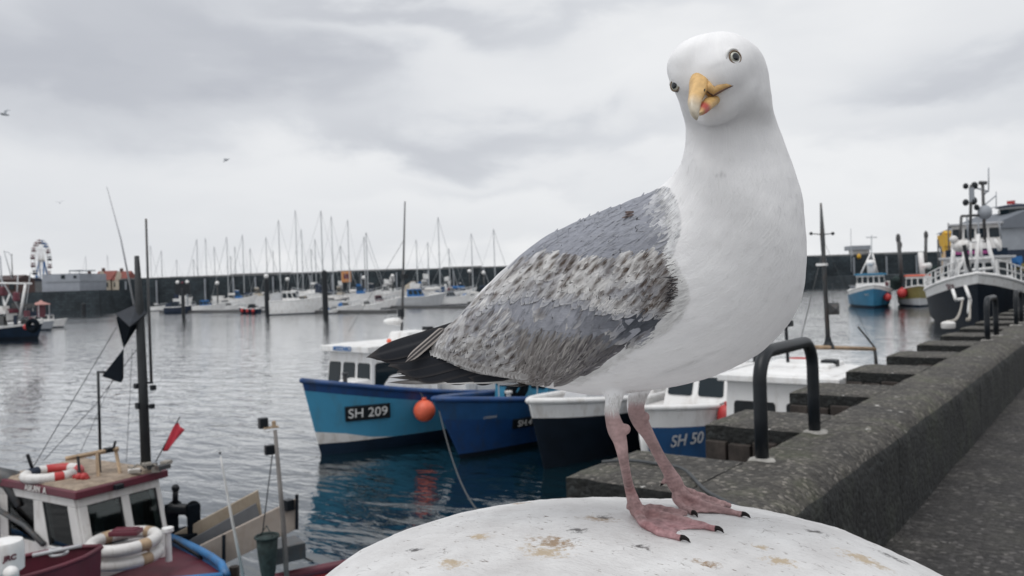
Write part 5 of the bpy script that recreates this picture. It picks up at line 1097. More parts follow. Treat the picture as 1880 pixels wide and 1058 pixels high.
# red flag on a cane
fe = empty('dan_flag', P(286, 848, 9.2), 'small red flag on a leaning cane stuck on the maroon roof', 'flag'); og = P(286, 848, 9.2)
mb = MB(); mb.tube([(0, 0, 0), P(330, 766, 9.2)-og], .007, 6); mb.build('cane', DSTEEL, fe)
mb = MB(); nI, nJ = 8, 5; A, Bq, C, D_ = P(296, 828, 9.2)-og, P(324, 775, 9.2)-og, P(338, 790, 9.15)-og, P(306, 829, 9.15)-og
for i in range(nI+1):
    for j in range(nJ+1): mb.v.append(tuple(lerp(lerp(A, Bq, i/nI), lerp(D_, C, i/nI), j/nJ)+FWD0*(.02*math.sin(j*1.7+i*.8))))
for i in range(nI):
    for j in range(nJ): a = i*(nJ+1)+j; mb.f.append((a, a+1, a+nJ+2, a+nJ+1)); mb.m.append(0)
fo = mb.build('flag', paint('red_cloth', (.45, .03, .05), .8, .2, 6), fe, smooth=True); so_ = fo.modifiers.new('t', 'SOLIDIFY'); so_.thickness = .004
# life rings
def ring(c, R, r, rot, label, bands, group, name='life_ring', base=WC, band=WOOD, nb=4, frac=.06):
    mb = MB(); mb.torus((0, 0, 0), R, r, 40, 12, rot, lambda u: 1 if ((u*nb) % 1) < frac*nb/1.0*.5 else 0)
    return tag(mb.build(name, [base, band], loc=c, smooth=True), label, 'life ring', group)
GL = 'life rings stowed on the near boat'
ring(P(232, 1019, 8.35), .31, .062, None, 'grubby white life ring at the bottom of the pile on the red foredeck', 4, GL)
ring(P(228, 994, 8.32), .31, .064, Matrix.Rotation(.02, 3, 'X'), 'grubby white life ring on top of the pile below the wheelhouse window', 4, GL)
mb = MB(); R_ = Matrix((RGT0, FWD0, UP0)).transposed(); mb.box((0, 0, 0), (.30, .16, .05), 0, R_); mb.box((0, 0, .03), (.25, .12, .02), 0, R_); tag(mb.build('fish_box', CRIM, loc=P(231, 977, 8.33), bevel=.01), 'dark red shallow box lying on the upper life ring', 'box')
mb = MB(); mb.torus((0, 0, 0), .27, .055, 40, 10, None, lambda u: 1 if (.05 < u < .22 or .30 < u < .46 or .93 < u) else (2 if .5 < u < .62 else 0)); tag(mb.build('life_ring', [WC, RED, NCOV], loc=P(96, 869, 9.05), smooth=True), 'red and white banded life ring lying on the maroon roof', 'life ring', GL)
mb = MB(); mb.ball((0, 0, 0), .04, 10); mb.ball((.06, .03, .0), .045, 10); mb.tube([(-.12, 0, -.02), (.1, .05, -.02)], .03, 6); tag(mb.build('net_floats', [RED], loc=P(145, 875, 8.85), smooth=True), 'cluster of small red net floats beside the banded life ring on the roof', 'float')
# crimson narrow boat end and radar drum in the bottom left corner
b = Boat('narrow crimson boat with dark open inside at the bottom left corner', LD(-4.0, 7.42, 0), (.78, .63), 3.2, .64, (1.26, 1.20, 1.16), shift(rowsW), [BLACKH, CRIM], rake=.08, full=7, gun=CRIM, gunr=.022, deck=DARKIN, bulw=.2, cat='skiff', name='skiff', flare=.15)
mb = MB(); mb.torus(b.loc(P(108, 1016, 7.3)), .07, .014, 20, 6); mb.torus(b.loc(P(102, 1014, 7.3))+Vector((0, 0, .02)), .05, .013, 20, 6); mb.tube([b.loc(P(60, 1020, 7.2)), b.loc(P(150, 1002, 7.3))], .018, 6); b.part('coiled_rope', mb, LGREY, smooth=True)
mb = MB(); c = P(8, 1016, 6.6); mb.lathe([(.10, -1.4), (.10, -.16), (.142, -.135), (.146, 0), (.146, .07), (.135, .10), (.06, .112), (.01, .114)], (0, 0, 0), 28)
e_ = tag(bpy.data.objects.new('radar_drum', None), 'round white radar drum with three red letters in the bottom left corner', 'radar'); COL.objects.link(e_); e_.location = c
mb.build('drum', W_, e_, smooth='auto')
vd = (EYE-c); vd.z = 0; vd.normalize(); vd = (vd+Vector((-vd.y, vd.x, 0))*.25).normalized(); text_into('lettering', 'JRC', .058, CRIM, e_, vd*.148+Vector((0, 0, -.01)), Vector((-vd.y, vd.x, 0)), UP0, .002, .1, .003)
mb = MB(); mb.ball((0, 0, 0), .055, 14, sc_=(1.3, 1, 1)); mb.tube([(.02, 0, -.05), (.02, 0, -1.4)], .02, 8); tag(mb.build('searchlight', W_, loc=P(20, 1052, 6.4), smooth=True), 'small white searchlight below the radar drum at the bottom left corner', 'lamp')
mb = MB(); mb.tube([P(450, 1075, 7.6), P(425, 950, 7.6), P(409, 862, 7.6), P(405, 838, 7.6)], [.017, .013, .009, .006], 8); mb.ball(P(404, 832, 7.6), .012, 8, 1); mb.tube([P(450, 1075, 7.6), P(452, 1085, 7.6)-Vector((0, 0, 1.0))], .02, 8)
tag(mb.build('aerial', [WC, BLK], smooth=True), 'slim white whip aerial leaning in front of the wooden chute', 'aerial')
# wooden chute / boards
e_ = empty('wooden_chute', P(430, 990, 9.4), 'weathered wooden chute of two long side boards tilted up over the water', 'chute'); og = P(430, 990, 9.4)
def board(name, c4, mat, th=.05):
    mb = MB(); a = [Vector(p)-og for p in c4]; n_ = (a[1]-a[0]).cross(a[3]-a[0]).normalized()*th; mb.hexa([a[0], a[1], a[1]+n_, a[0]+n_, a[3], a[2], a[2]+n_, a[3]+n_]); return mb.build(name, mat, e_, bevel=.006)
bA = board('rear_board', [P(300, 1036, 9.7), P(484, 962, 9.9), P(474, 899, 9.9), P(310, 985, 9.7)], TANW)
board('inner_stripe', [P(330, 1018, 9.63), P(478, 950, 9.83), P(470, 923, 9.83), P(332, 1000, 9.63)], GREYB, .03)
bB = board('front_board', [P(352, 1062, 9.3), P(548, 968, 9.5), P(548, 912, 9.5), P(362, 1003, 9.3)], paint('pale_board', (.36, .31, .27), .75, .12, 5, .2, dirt=(.25, .18, .13), damt=.25))
for (a, c_) in (((411, 982, 9.24), (411, 1062, 9.2)), ((545, 908, 9.44), (545, 972, 9.44))): mb = MB(); mb.tube([P(*a)-og, P(*c_)-og], .025, 4); mb.build('strap_post', BLK, e_)
mb = MB(); mb.box(P(529, 927, 9.42)-og, (.1, .1, .12)); mb.build('bracket', BLK, e_)
for (px, py) in ((380, 1058), (430, 1040)): mb = MB(); mb.tube([P(px, py, 9.7)-og, (P(px, py, 9.7)-og)-Vector((0, 0, 1.8))], .06, 6); mb.build('support', DWOOD, e_)
mb = MB(); mb.tube([P(318, 992, 8.9), P(372, 1026, 8.9)], .02, 6); tag(mb.build('boat_hook', BLK), 'short dark pole leaning between white post and the chute', 'pole')
hp_ = P(330, 940, 9.75); e_ = empty('net_winch', hp_, 'dark winch drum with heaped gear right behind the wheelhouse', 'winch')
mb = MB(); mb.tube([(-.12, 0, .02), (-.1, 0, .02), (.1, .1, .02), (.12, .1, .02)], [.11, .07, .07, .11], 14); mb.build('drum', BLK, e_, smooth='auto')
mb = MB(); mb.box((-.14, -.03, -.12), (.05, .16, .42)); mb.box((.14, .1, -.12), (.05, .16, .42)); mb.box((0, .03, -.30), (.4, .3, .10)); mb.build('frame', BLKR, e_, bevel=.01)
mb = MB(); mb.tube([(-.1, 0, .1), (-.08, 0, .26)], .035, 8); mb.ball((-.08, 0, .28), .05, 8); mb.build('exhaust', BLK, e_, smooth=True)
# red edged boat at the bottom, hidden by the bollard on its right
def rowsR(t, zs): return [(-.4, 0), (.15, 0), (zs*.5, 1), (zs-.14, 1), (zs-.13, 2), (zs, 2)]
b = Boat('red edged blue boat at the bottom, half hidden by the white bollard', LD(-1.18, 8.0, 0), (.82, .57), 4.2, 1.5, (.86, .72, .7), shift(rowsR), [BLACKH, LBLUE, RED], rake=.3, full=1.9, gun=CRIM, gunr=.05, deck=paint('light_blue_deck', (.2, .38, .46), .6, .1, 3), bulw=.3, cat='boat', name='small_boat')
mast(b, [P(531, 1078, 7.5)-Vector((0, 0, .6)), P(520, 960, 7.5), P(505, 790, 7.5)], [.026, .024, .018], paint('weathered_grey_pole', (.15, .14, .135), .7, .3, 6), 'mast'); 
for (px, py, s3) in ((483, 777, (.08, .08, .10)), (495, 826, (.09, .06, .09))): mb = MB(); mb.box(b.loc(P(px, py, 7.5)), s3); b.part('mast_lamp', mb, BLK, bevel=.008)
mb = MB(); mb.box(b.loc(P(497, 785, 7.5)), (.14, .06, .012)); mb.lathe([(.02, 0), (.02, .05), (.005, .06)], b.loc(P(503, 784, 7.5)), 8); b.part('lamp_bracket', mb, WOOD)
mast(b, [P(500, 835, 7.5), P(482, 978, 7.5)], .006, DROPE, 'halyard', 5)
mb = MB(); mb.box(b.loc(P(525, 1010, 7.9)), (.3, .3, .16)); mb.tube([b.loc(P(545, 1018, 7.9)), b.loc(P(575, 1032, 7.9))], .015, 5); b.part('engine_hood', mb, DSTEEL, bevel=.02)
mb = MB(); c = P(490, 985, 7.4); mb.torus((0, 0, 0), .105, .012, 24, 6); mb.lathe([(.10, -.005), (.09, -.15), (.07, -.32), (.03, -.5)], (0, 0, 0), 16); mb.tube([(.10, 0, 0), (0, 0, .1), (-.1, 0, 0)], .005, 5)
tag(mb.build('landing_net', NET, loc=c, smooth=True), 'dark conical net basket hanging from the mast of the red edged boat', 'net')
# mooring lines from the moored row, sagging to the quay
for (a, c_, lab) in (((800, 728, 17.2), (1000, 1010, 3.9), 'thin dark mooring line dropping from the deep blue bow to the quay'),):
    p, q = P(*a), Vector((-2.34, 3.5, .2)); mb = MB(); mb.tube([lerp(p, q, i/20)-Vector((0, 0, .9*math.sin(math.pi*i/20))) for i in range(21)], .012, 5); tag(mb.build('mooring_line', DROPE, smooth=True), lab, 'rope')
# gulls in the air
def flyer(px, py, dep, span, rot, label):
    e_ = empty('flying_gull', P(px, py, dep), label, 'gull', 'gulls flying in the sky')
    mb = MB(); mb.tube([(-.5, 0, 0), (-.25, 0, .02), (0, 0, .03), (.25, 0, .02), (.42, 0, .02), (.55, 0, 0)], [.01, .06, .09, .08, .06, .01], 8)
    body = mb.build('body', GREY, e_, smooth=True)
    for s_ in (-1, 1):
        mb = MB(); ch = [(.16, -.12), (.15, -.12), (.10, -.12), (.0, -.1)]
        xs = [.0, .33, .66, 1.0]; zs_ = [.02, .22, .24, .10]; vs = []
        for x_, z_, (f, r_) in zip(xs, zs_, ch):
            vs += [(f-.12*x_*x_, s_*x_*span/2, z_), (r_-.12*x_*x_, s_*x_*span/2, z_), (r_-.12*x_*x_, s_*x_*span/2, z_+.012), (f-.12*x_*x_, s_*x_*span/2, z_+.012)]
        mb.add(vs, [(i*4+j, i*4+(j+1) % 4, i*4+4+(j+1) % 4, i*4+4+j) for i in range(3) for j in range(4)]+[(0, 1, 2, 3), (15, 14, 13, 12)])
        mb.build('wing', GREY, e_)
    e_.rotation_euler = rot
flyer(8, 211, 60, 1.3, (.5, .2, .3), 'small gull flying at the left edge of the cloudy sky')
flyer(415, 295, 110, 1.3, (.3, -.5, 1.0), 'tiny gull flying in mid sky left of the masts')
flyer(110, 373, 120, 1.3, (.2, .2, -.4), 'tiny gull flying above the ferris wheel')
# ================================================================== THE GULL
# stations along the spine: back outline px, belly outline px, depth, half thickness (m)
ST = [((770, 640), (800, 690), .858, .010), ((805, 612), (850, 694), .852, .020), ((845, 580), (905, 698), .844, .032), ((890, 530), (965, 704), .834, .044),
      ((950, 474), (1030, 716), .822, .056), ((1010, 434), (1100, 725), .810, .064), ((1080, 400), (1190, 717), .798, .069), ((1150, 372), (1290, 698), .785, .072),
      ((1207, 348), (1388, 653), .770, .073), ((1233, 326), (1450, 592), .757, .070), ((1246, 308), (1477, 525), .746, .065), ((1253, 290), (1481, 445), .737, .058),
      ((1257, 272), (1472, 358), .732, .046), ((1259, 254), (1452, 292), .728, .036), ((1258, 232), (1433, 238), .723, .032), ((1250, 202), (1421, 200), .708, .0405),
      ((1238, 165), (1415, 163), .702, .044), ((1222, 130), (1408, 120), .698, .041), ((1234, 98), (1392, 90), .696, .035), ((1262, 76), (1368, 74), .696, .024), ((1292, 64), (1342, 63), .696, .010)]
GN = LD(.29, .957).normalized()           # across the bird, away from the camera
def crom(a, n):
    a = np.array(a, float); k = len(a); out = []
    for i in range(k-1):
        p0, p1, p2, p3 = a[max(0, i-1)], a[i], a[i+1], a[min(k-1, i+2)]
        for q in range(n):
            t = q/n; out.append(.5*((2*p1)+(-p0+p2)*t+(2*p0-5*p1+4*p2-p3)*t*t+(-p0+3*p1-3*p2+p3)*t**3))
    out.append(a[-1]); return np.array(out)
SS = crom([(b_[0], b_[1], f_[0], f_[1], d_, h_) for b_, f_, d_, h_ in ST], 4)
mb = MB(); NR = 40; rings = []; SPC = []
for (x0_, y0_, x1_, y1_, d_, h_) in SS:
    A, Bq = P(x0_, y0_, d_), P(x1_, y1_, d_); c = (A+Bq)/2; ax = (A-Bq)/2; SPC.append(c)
    r_ = []
    for j in range(NR):
        a = 2*math.pi*j/NR; r_.append(c+ax*math.cos(a)+GN*(-h_)*math.sin(a))
    rings.append(r_)
mb.v = [tuple(v) for r_ in rings for v in r_]
for i in range(len(rings)-1):
    for j in range(NR): mb.f.append((i*NR+j, i*NR+(j+1) % NR, (i+1)*NR+(j+1) % NR, (i+1)*NR+j)); mb.m.append(0)
mb.f.append(tuple(range(NR-1, -1, -1))); mb.m.append(0); mb.f.append(tuple((len(rings)-1)*NR+j for j in range(NR))); mb.m.append(0)
def ell(c, axes, n=14):
    vs = []; fs = []
    for i in range(n+1):
        t = math.pi*i/n
        for j in range(2*n):
            a = math.pi*j/n; v = c+axes[0]*(math.sin(t)*math.cos(a))+axes[1]*(math.sin(t)*math.sin(a))+axes[2]*math.cos(t); vs.append(v)
    for i in range(n):
        for j in range(2*n): fs.append((i*2*n+j, i*2*n+(j+1) % (2*n), (i+1)*2*n+(j+1) % (2*n), (i+1)*2*n+j))
    mb.add(vs, fs)
# head frame: forward, bird's left, up
def cv(r_, u_, t_): return RGT0*r_+UP0*u_-FWD0*t_
HF = cv(-.30, -.46, .83).normalized(); HS = cv(.80, .38, .47); HS = (HS-HF*HS.dot(HF)).normalized(); HU = HF.cross(HS); HU = HU if HU.z > 0 else -HU
HC = P(1318, 140, .694)
ell(HC+HU*.004, (HF*.046, HS*.037, HU*.033))
ell(P(1308, 150, .678), (HF*.026, HS*.024, HU*.022))       # face round the root of the bill
ell(P(1345, 168, .684), (HF*.024, HS*.022, HU*.020))       # near cheek
ell(P(1322, 194, .682), (HF*.019, HS*.024, HU*.015))       # chin
ell(P(1262, 150, .688), (HF*.020, HS*.014, HU*.022))
# legs
def limb(pts):
    mb.tube([P(x, y, d) for x, y, d, r in pts], [r*d/FPX for x, y, d, r in pts], 12)
def densify(pts, n=4): return [tuple(q) for q in crom(pts, n)]
nf = on_dome(1172, 946); ff_ = on_dome(1246, 902)
dn = dep_of(nf); df = dn+.055
limb(densify([(1126, 700, .79, 32), (1127, 730, .785, 17), (1123, 757, .782, 13.5), (1131, 788, .780, 16.5), (1139, 812, .779, 13), (1146, 850, .778, 9.4), (1154, 890, dn-.004, 9), (1163, 920, dn-.002, 12), (1170, 938, dn, 14), (1176, 948, dn, 11)]))
ell(P(1149, 788, .776), (RGT0*.0050, UP0*.0055, FWD0*.005), 6)
limb(densify([(1185, 690, df-.005, 24), (1172, 722, df-.004, 18), (1167, 750, df-.003, 16), (1176, 775, df-.002, 15.5), (1192, 802, df-.001, 11.5), (1211, 838, df, 10.5), (1228, 866, df, 12), (1238, 885, df, 15), (1247, 903, df, 13)]))
ell(P(1247, 912, df-.002), (RGT0*.0085, UP0*.005, FWD0*.008), 8)
ell(P(1186, 766, df-.01), (RGT0*.0045, UP0*.006, FWD0*.005), 6)
CLAWS = []
def toe(pts, r0, r1, claw=True, cdir=(1, .4)):
    """toe lying on the dome through pixel points; the claw curves over at the end"""
    pp = []
    for q in pts:
        if len(q) == 3: pp.append(P(*q)); continue
        h = on_dome(*q); pp.append(h if h is not None else P(q[0], q[1], df+.004))
    out = []
    for i in range(len(pp)-1):
        for q in range(5): out.append(lerp(pp[i], pp[i+1], q/5))
    out.append(pp[-1]); n = len(out)
    rad = [lerp(r0, r1, i/(n-1))*(1+.10*math.sin(i*2.1)) for i in range(n)]
    out = [p+Vector((0, 0, r*.75)) for p, r in zip(out, rad)]
    mb.tube(out, rad, 10)
    if claw:
        d = (out[-1]-out[-3]).normalized(); c = out[-1]; L_ = .0105
        pc = [c-d*.002+Vector((0, 0, .0006)), c+d*L_*.35+Vector((0, 0, .0016)), c+d*L_*.75+Vector((0, 0, .0006)), c+d*L_*1.0+Vector((0, 0, -.0022))]
        mb.tube(pc, [.0028, .0027, .0019, .0008], 8); CLAWS.append((np.array(c+d*.0004), np.array(d)))
    return out
def web(t1, t2, sag=.45, rows_=12, span=(.0, .93)):
    n = len(t1); vs = []; fs = []; m_ = 9
    for i in range(rows_+1):
        u = lerp(span[0], span[1], i/rows_)
        a = t1[min(n-1, int(u*(len(t1)-1)))]; b_ = t2[min(len(t2)-1, int(u*(len(t2)-1)))]
        for j in range(m_+1):
            v = j/m_; uu = u*(1-sag*math.sin(math.pi*v)*.5*(u**2))
            k1 = uu*(len(t1)-1); k2 = uu*(len(t2)-1)
            a = lerp(t1[int(k1)], t1[min(len(t1)-1, int(k1)+1)], k1-int(k1)); b_ = lerp(t2[int(k2)], t2[min(len(t2)-1, int(k2)+1)], k2-int(k2))
            p = lerp(a, b_, v); p = p+Vector((0, 0, -.0012*math.sin(math.pi*v)+.0004*math.sin(v*20)))
            vs.append(p)
    k = len(vs); vs2 = [p-Vector((0, 0, .0026)) for p in vs]
    w_ = m_+1
    for i in range(rows_):
        for j in range(m_): a = i*w_+j; fs += [(a, a+1, a+w_+1, a+w_), (k+a, k+a+w_, k+a+w_+1, k+a+1)]
    for i in range(rows_): a = i*w_; fs += [(a, a+w_, k+a+w_, k+a), (a+m_, k+a+m_, k+a+m_+w_, a+m_+w_)]
    for j in range(m_): a = j; fs += [(a, k+a, k+a+1, a+1)]; a = rows_*w_+j; fs += [(a, a+1, k+a+1, k+a)]
    mb.add(vs+vs2, fs)
n1_ = toe([(1170, 950), (1182, 968), (1212, 984), (1250, 993)], .0058, .0034)
n2_ = toe([(1172, 946), (1205, 952), (1260, 962), (1314, 976)], .0056, .0034)
n3_ = toe([(1174, 943), (1200, 938), (1235, 943), (1262, 947)], .0052, .0032, False)
web(n1_, n2_); web(n2_, n3_)
f1_ = toe([(1244, 906, .913), (1264, 918, .905), (1302, 936, .894), (1362, 949, .866)], .0056, .0034)
f2_ = toe([(1242, 906, .913), (1241, 922, .905), (1254, 937, .889), (1272, 946, .869)], .0054, .0034)
f3_ = toe([(1248, 903, .915), (1278, 913, .923), (1312, 924, .930), (1342, 933, .932)], .0050, .0032, False)
web(f2_, f1_, .35); web(f1_, f3_)
h_ = P(1222, 880, df+.0); mb.tube([P(1232, 878, df), P(1221, 882, df-.002), P(1216, 888, df-.003)], [.004, .0034, .0024], 8); mb.tube([P(1216, 887, df-.003), P(1212, 894, df-.004)], [.0022, .0008], 6); CLAWS.append((np.array(P(1216, 888, df-.003)), np.array(P(1212, 894, df-.004)-P(1216, 888, df-.003))/.004))
mb.tube([P(1160, 925, dn), P(1154, 930, dn-.002), P(1153, 936, dn-.003)], [.004, .0034, .0022], 8)
src = mb.build('gull_source', PLUM)
rm = src.modifiers.new('r', 'REMESH'); rm.mode = 'VOXEL'; rm.voxel_size = .00125
dg = bpy.context.evaluated_depsgraph_get(); me = bpy.data.meshes.new_from_object(src.evaluated_get(dg)); bpy.data.objects.remove(src)
nv = len(me.vertices); V = np.empty(nv*3, np.float32); me.vertices.foreach_get('co', V); V = V.reshape(-1, 3).astype(np.float64)
ne = len(me.edges); E_ = np.empty(ne*2, np.int32); me.edges.foreach_get('vertices', E_); E_ = E_.reshape(-1, 2)
deg = np.bincount(E_.ravel(), minlength=nv).astype(float)
def lap(X, wgt, it, f=.5):
    for _ in range(it):
        S_ = np.stack([np.bincount(E_[:, 0], X[E_[:, 1], k], nv)+np.bincount(E_[:, 1], X[E_[:, 0], k], nv) for k in range(3)], 1)/deg[:, None]
        X = X+(S_-X)*(f*wgt)[:, None]
    return X
px_ = proj(V)
torso = 1-np.clip((px_[:, 1]-(700+0*px_[:, 0]))/30, 0, 1)
V = lap(V, np.clip(torso, .0, 1), 26); V = lap(V, 1-np.clip((px_[:, 1]-205)/45, 0, 1), 55); V = lap(V, 1-torso, 3, .4)
# folded wings stand proud of the flank
GP0 = np.array(sum(SPC[8:30], Vector())/22); GNn = np.array(GN)
def mirror(X): return X-2*((X-GP0)@GNn)[:, None]*GNn
# sagittal plane through the spine
sp = np.array([tuple(c) for c in SPC]); GP0 = sp[10:36].mean(0)
def near_px(X):
    s_ = (X-GP0)@GNn; Y = np.where((s_ > 0)[:, None], mirror(X), X); return proj(Y), s_
WING = np.array([(1215, 345), (1150, 372), (1060, 402), (1000, 428), (950, 470), (890, 530), (835, 585), (790, 622), (782, 640), (830, 668), (880, 690), (950, 700), (1000, 703), (1050, 695), (1095, 668), (1150, 630), (1200, 600), (1230, 570), (1243, 535), (1238, 500), (1222, 465), (1232, 430), (1228, 395)], float)
def sdpoly(Q, poly):
    d = np.full(len(Q), 1e9); ins = np.zeros(len(Q), bool); n = len(poly)
    for i in range(n):
        a, b_ = poly[i], poly[(i+1) % n]; e_ = b_-a; w_ = Q-a; t = np.clip((w_@e_)/(e_@e_), 0, 1)
        d = np.minimum(d, np.hypot(*(w_-t[:, None]*e_).T))
        c1 = (a[1] <= Q[:, 1]) & (b_[1] > Q[:, 1]); c2 = (a[1] > Q[:, 1]) & (b_[1] <= Q[:, 1]); cr__ = e_[0]*w_[:, 1]-e_[1]*w_[:, 0]
        ins ^= (c1 & (cr__ > 0)) | (c2 & (cr__ < 0))
    return np.where(ins, d, -d)
npx, sgn = near_px(V); sdw = sdpoly(npx, WING)
def vnormals(X):
    fv = np.empty(len(me.loops), np.int32); me.loops.foreach_get('vertex_index', fv)
    me.vertices.foreach_set('co', X.astype(np.float32).ravel()); me.update()
    n_ = np.empty(nv*3, np.float32); me.vertices.foreach_get('normal', n_); return n_.reshape(-1, 3).astype(float)
NV = vnormals(V)
sm = lambda a, b_, x: (lambda t: t*t*(3-2*t))(np.clip((x-a)/(b_-a), 0, 1))
bulge = sm(0, 22, sdw)*.0035*sm(350, 480, npx[:, 1])*np.clip(np.abs(sgn)/.02, 0, 1)
V = V+NV*bulge[:, None]
rng = np.random.default_rng(4)
# soft lumps of feathering on the breast
lum = np.array([noise.noise(Vector(p)*38)*.0007+noise.noise(Vector(p)*90)*.0003 for p in V])*torso
V = V+NV*lum[:, None]; NV = vnormals(V)
# colours
C_ = np.ones((nv, 4)); C_[:, :3] = (.79, .79, .80)
mott = np.array([noise.noise(Vector(p)*60) for p in V])
wing_t = sm(-3, 5, sdw)*torso
C_[:, :3] = C_[:, :3]*(1-wing_t[:, None])+np.array((.21, .215, .24))*wing_t[:, None]
# dingy belly streaks
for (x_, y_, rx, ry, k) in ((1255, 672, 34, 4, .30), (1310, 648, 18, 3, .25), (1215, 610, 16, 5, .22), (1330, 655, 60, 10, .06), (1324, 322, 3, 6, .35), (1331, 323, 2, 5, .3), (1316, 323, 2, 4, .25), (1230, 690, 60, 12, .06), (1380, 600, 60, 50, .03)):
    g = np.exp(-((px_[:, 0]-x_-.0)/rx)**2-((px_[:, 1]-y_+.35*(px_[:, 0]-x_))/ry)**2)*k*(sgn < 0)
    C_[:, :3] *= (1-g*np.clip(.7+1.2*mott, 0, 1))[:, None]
for (x_, y_, rx, ry, k) in ((1322, 117, 20, 7, .16), (1262, 168, 9, 9, .08), (1352, 86, 14, 5, .05)):  # soft brow shading round the eyes, painted into the plumage colour
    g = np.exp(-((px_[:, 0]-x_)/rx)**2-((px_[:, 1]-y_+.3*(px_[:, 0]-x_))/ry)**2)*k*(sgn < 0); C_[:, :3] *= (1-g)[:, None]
# legs: pink skin above the feathered thigh
isn = (px_[:, 0]+0*V[:, 0]) < 1160
legm = sm(-6, 26, px_[:, 1]-np.where(px_[:, 0] < 1153, 746, 726))
skin = np.array((.345, .228, .226))*(1+.35*mott[:, None]); web_d = np.array((.34, .125, .14))
fine = np.array([noise.noise(Vector(p)*420) for p in V])
scl = np.array([noise.noise(Vector((p[0]*150, p[1]*150, p[2]*420))) for p in V])
skin = skin*(1+.30*fine[:, None]+.30*scl[:, None])*(1-.35*np.clip(mott*2, 0, 1)[:, None]*np.array((.8, 1, 1)))
webm = (sm(948, 962, px_[:, 1])*.6)[:, None]; skin = skin*(1-webm)+skin*webm*np.array((1.1, .92, 1.0))
shank = sm(930, 780, px_[:, 1])[:, None]; skin = skin*(1-.5*shank)+np.array((.34, .25, .245))*(1+.3*mott[:, None])*.5*shank
C_[:, :3] = C_[:, :3]*(1-legm[:, None])+skin*legm[:, None]
for c, d in CLAWS:
    r_ = V-c; al = r_@d; m_ = (al > 0) & (al < .014) & (np.linalg.norm(r_, axis=1) < .015) & (np.linalg.norm(r_-al[:, None]*d, axis=1) < .005)
    C_[m_, :3] = (.012, .010, .010)
# flow coordinates: along the spine, round the body
from mathutils.kdtree import KDTree
kd = KDTree(len(sp)); [kd.insert(Vector(p), i) for i, p in enumerate(sp)]; kd.balance()
seglen = np.concatenate([[0], np.cumsum(np.linalg.norm(np.diff(sp, axis=0), axis=1))])
tang_ = np.gradient(sp, axis=0); tang_ /= np.linalg.norm(tang_, axis=1)[:, None]
idx = np.array([kd.find(Vector(p))[1] for p in V[::1]])
al = seglen[idx]+((V-sp[idx])*tang_[idx]).sum(1)
rad = V-sp[idx]; up_ = np.array([tuple((rings[i][0]-SPC[i]).normalized()) for i in range(len(SPC))])
ang = np.arctan2(-(rad@GNn), (rad*up_[idx]).sum(1))
flow = np.stack([al, ang*.06, np.zeros(nv)], 1)
flow[legm > .5] = V[legm > .5]*.15
me.vertices.foreach_set('co', V.astype(np.float32).ravel())
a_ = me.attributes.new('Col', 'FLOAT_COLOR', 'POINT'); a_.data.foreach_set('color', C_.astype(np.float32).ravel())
a_ = me.attributes.new('flow', 'FLOAT_VECTOR', 'POINT'); a_.data.foreach_set('vector', flow.astype(np.float32).ravel())
me.polygons.foreach_set('use_smooth', [True]*len(me.polygons)); me.materials.clear(); me.materials.append(PLUM); me.update()
gbase = lerp(nf, P(1246, 905, df), .5)
G = empty('herring_gull', gbase, 'big white and grey gull with yellow bill standing on the white bollard', 'gull')
body = bpy.data.objects.new('body', me); me.name = 'body'; COL.objects.link(body); body.parent = G; body.location = -gbase
BV = BVHTree.FromPolygons([Vector(v) for v in V], [tuple(p.vertices) for p in me.polygons])
def hit(px, py):
    d = (P(px, py, 1)-EYE).normalized(); h = BV.ray_cast(EYE, d); return (h[0], h[1]) if h[0] is not None else (None, None)
class FM:                                  # feather mesh: colour and uv per vertex
    def __init__(s): s.v = []; s.f = []; s.c = []; s.uv = []; s.n = []
    def build(s, name, mirrored=False, mat=None, parent=None):
        X = np.array(s.v); F = s.f
        if mirrored: X = np.concatenate([X, mirror(X)]); n = len(s.v); F = F+[tuple(i+n for i in f[::-1]) for f in F]; s.c = s.c*2; s.uv = s.uv*2
        m_ = bpy.data.meshes.new(name); m_.from_pydata(X.tolist(), [], F); m_.update()
        a = m_.attributes.new('Col', 'FLOAT_COLOR', 'POINT'); a.data.foreach_set('color', np.concatenate([np.array(s.c), np.ones((len(X), 1))], 1).astype(np.float32).ravel())
        if s.uv:
            u = m_.uv_layers.new(name='UVMap'); li = np.empty(len(m_.loops), np.int32); m_.loops.foreach_get('vertex_index', li); u.data.foreach_set('uv', np.array(s.uv)[li].astype(np.float32).ravel())
        m_.polygons.foreach_set('use_smooth', [True]*len(m_.polygons)); m_.materials.append(mat or FEATH)
        if len(s.n) == len(X): m_.normals_split_custom_set_from_vertices(s.n)
        o = bpy.data.objects.new(name, m_); COL.objects.link(o); o.parent = parent or G; o.location = -gbase if parent is None else (0, 0, 0); return o
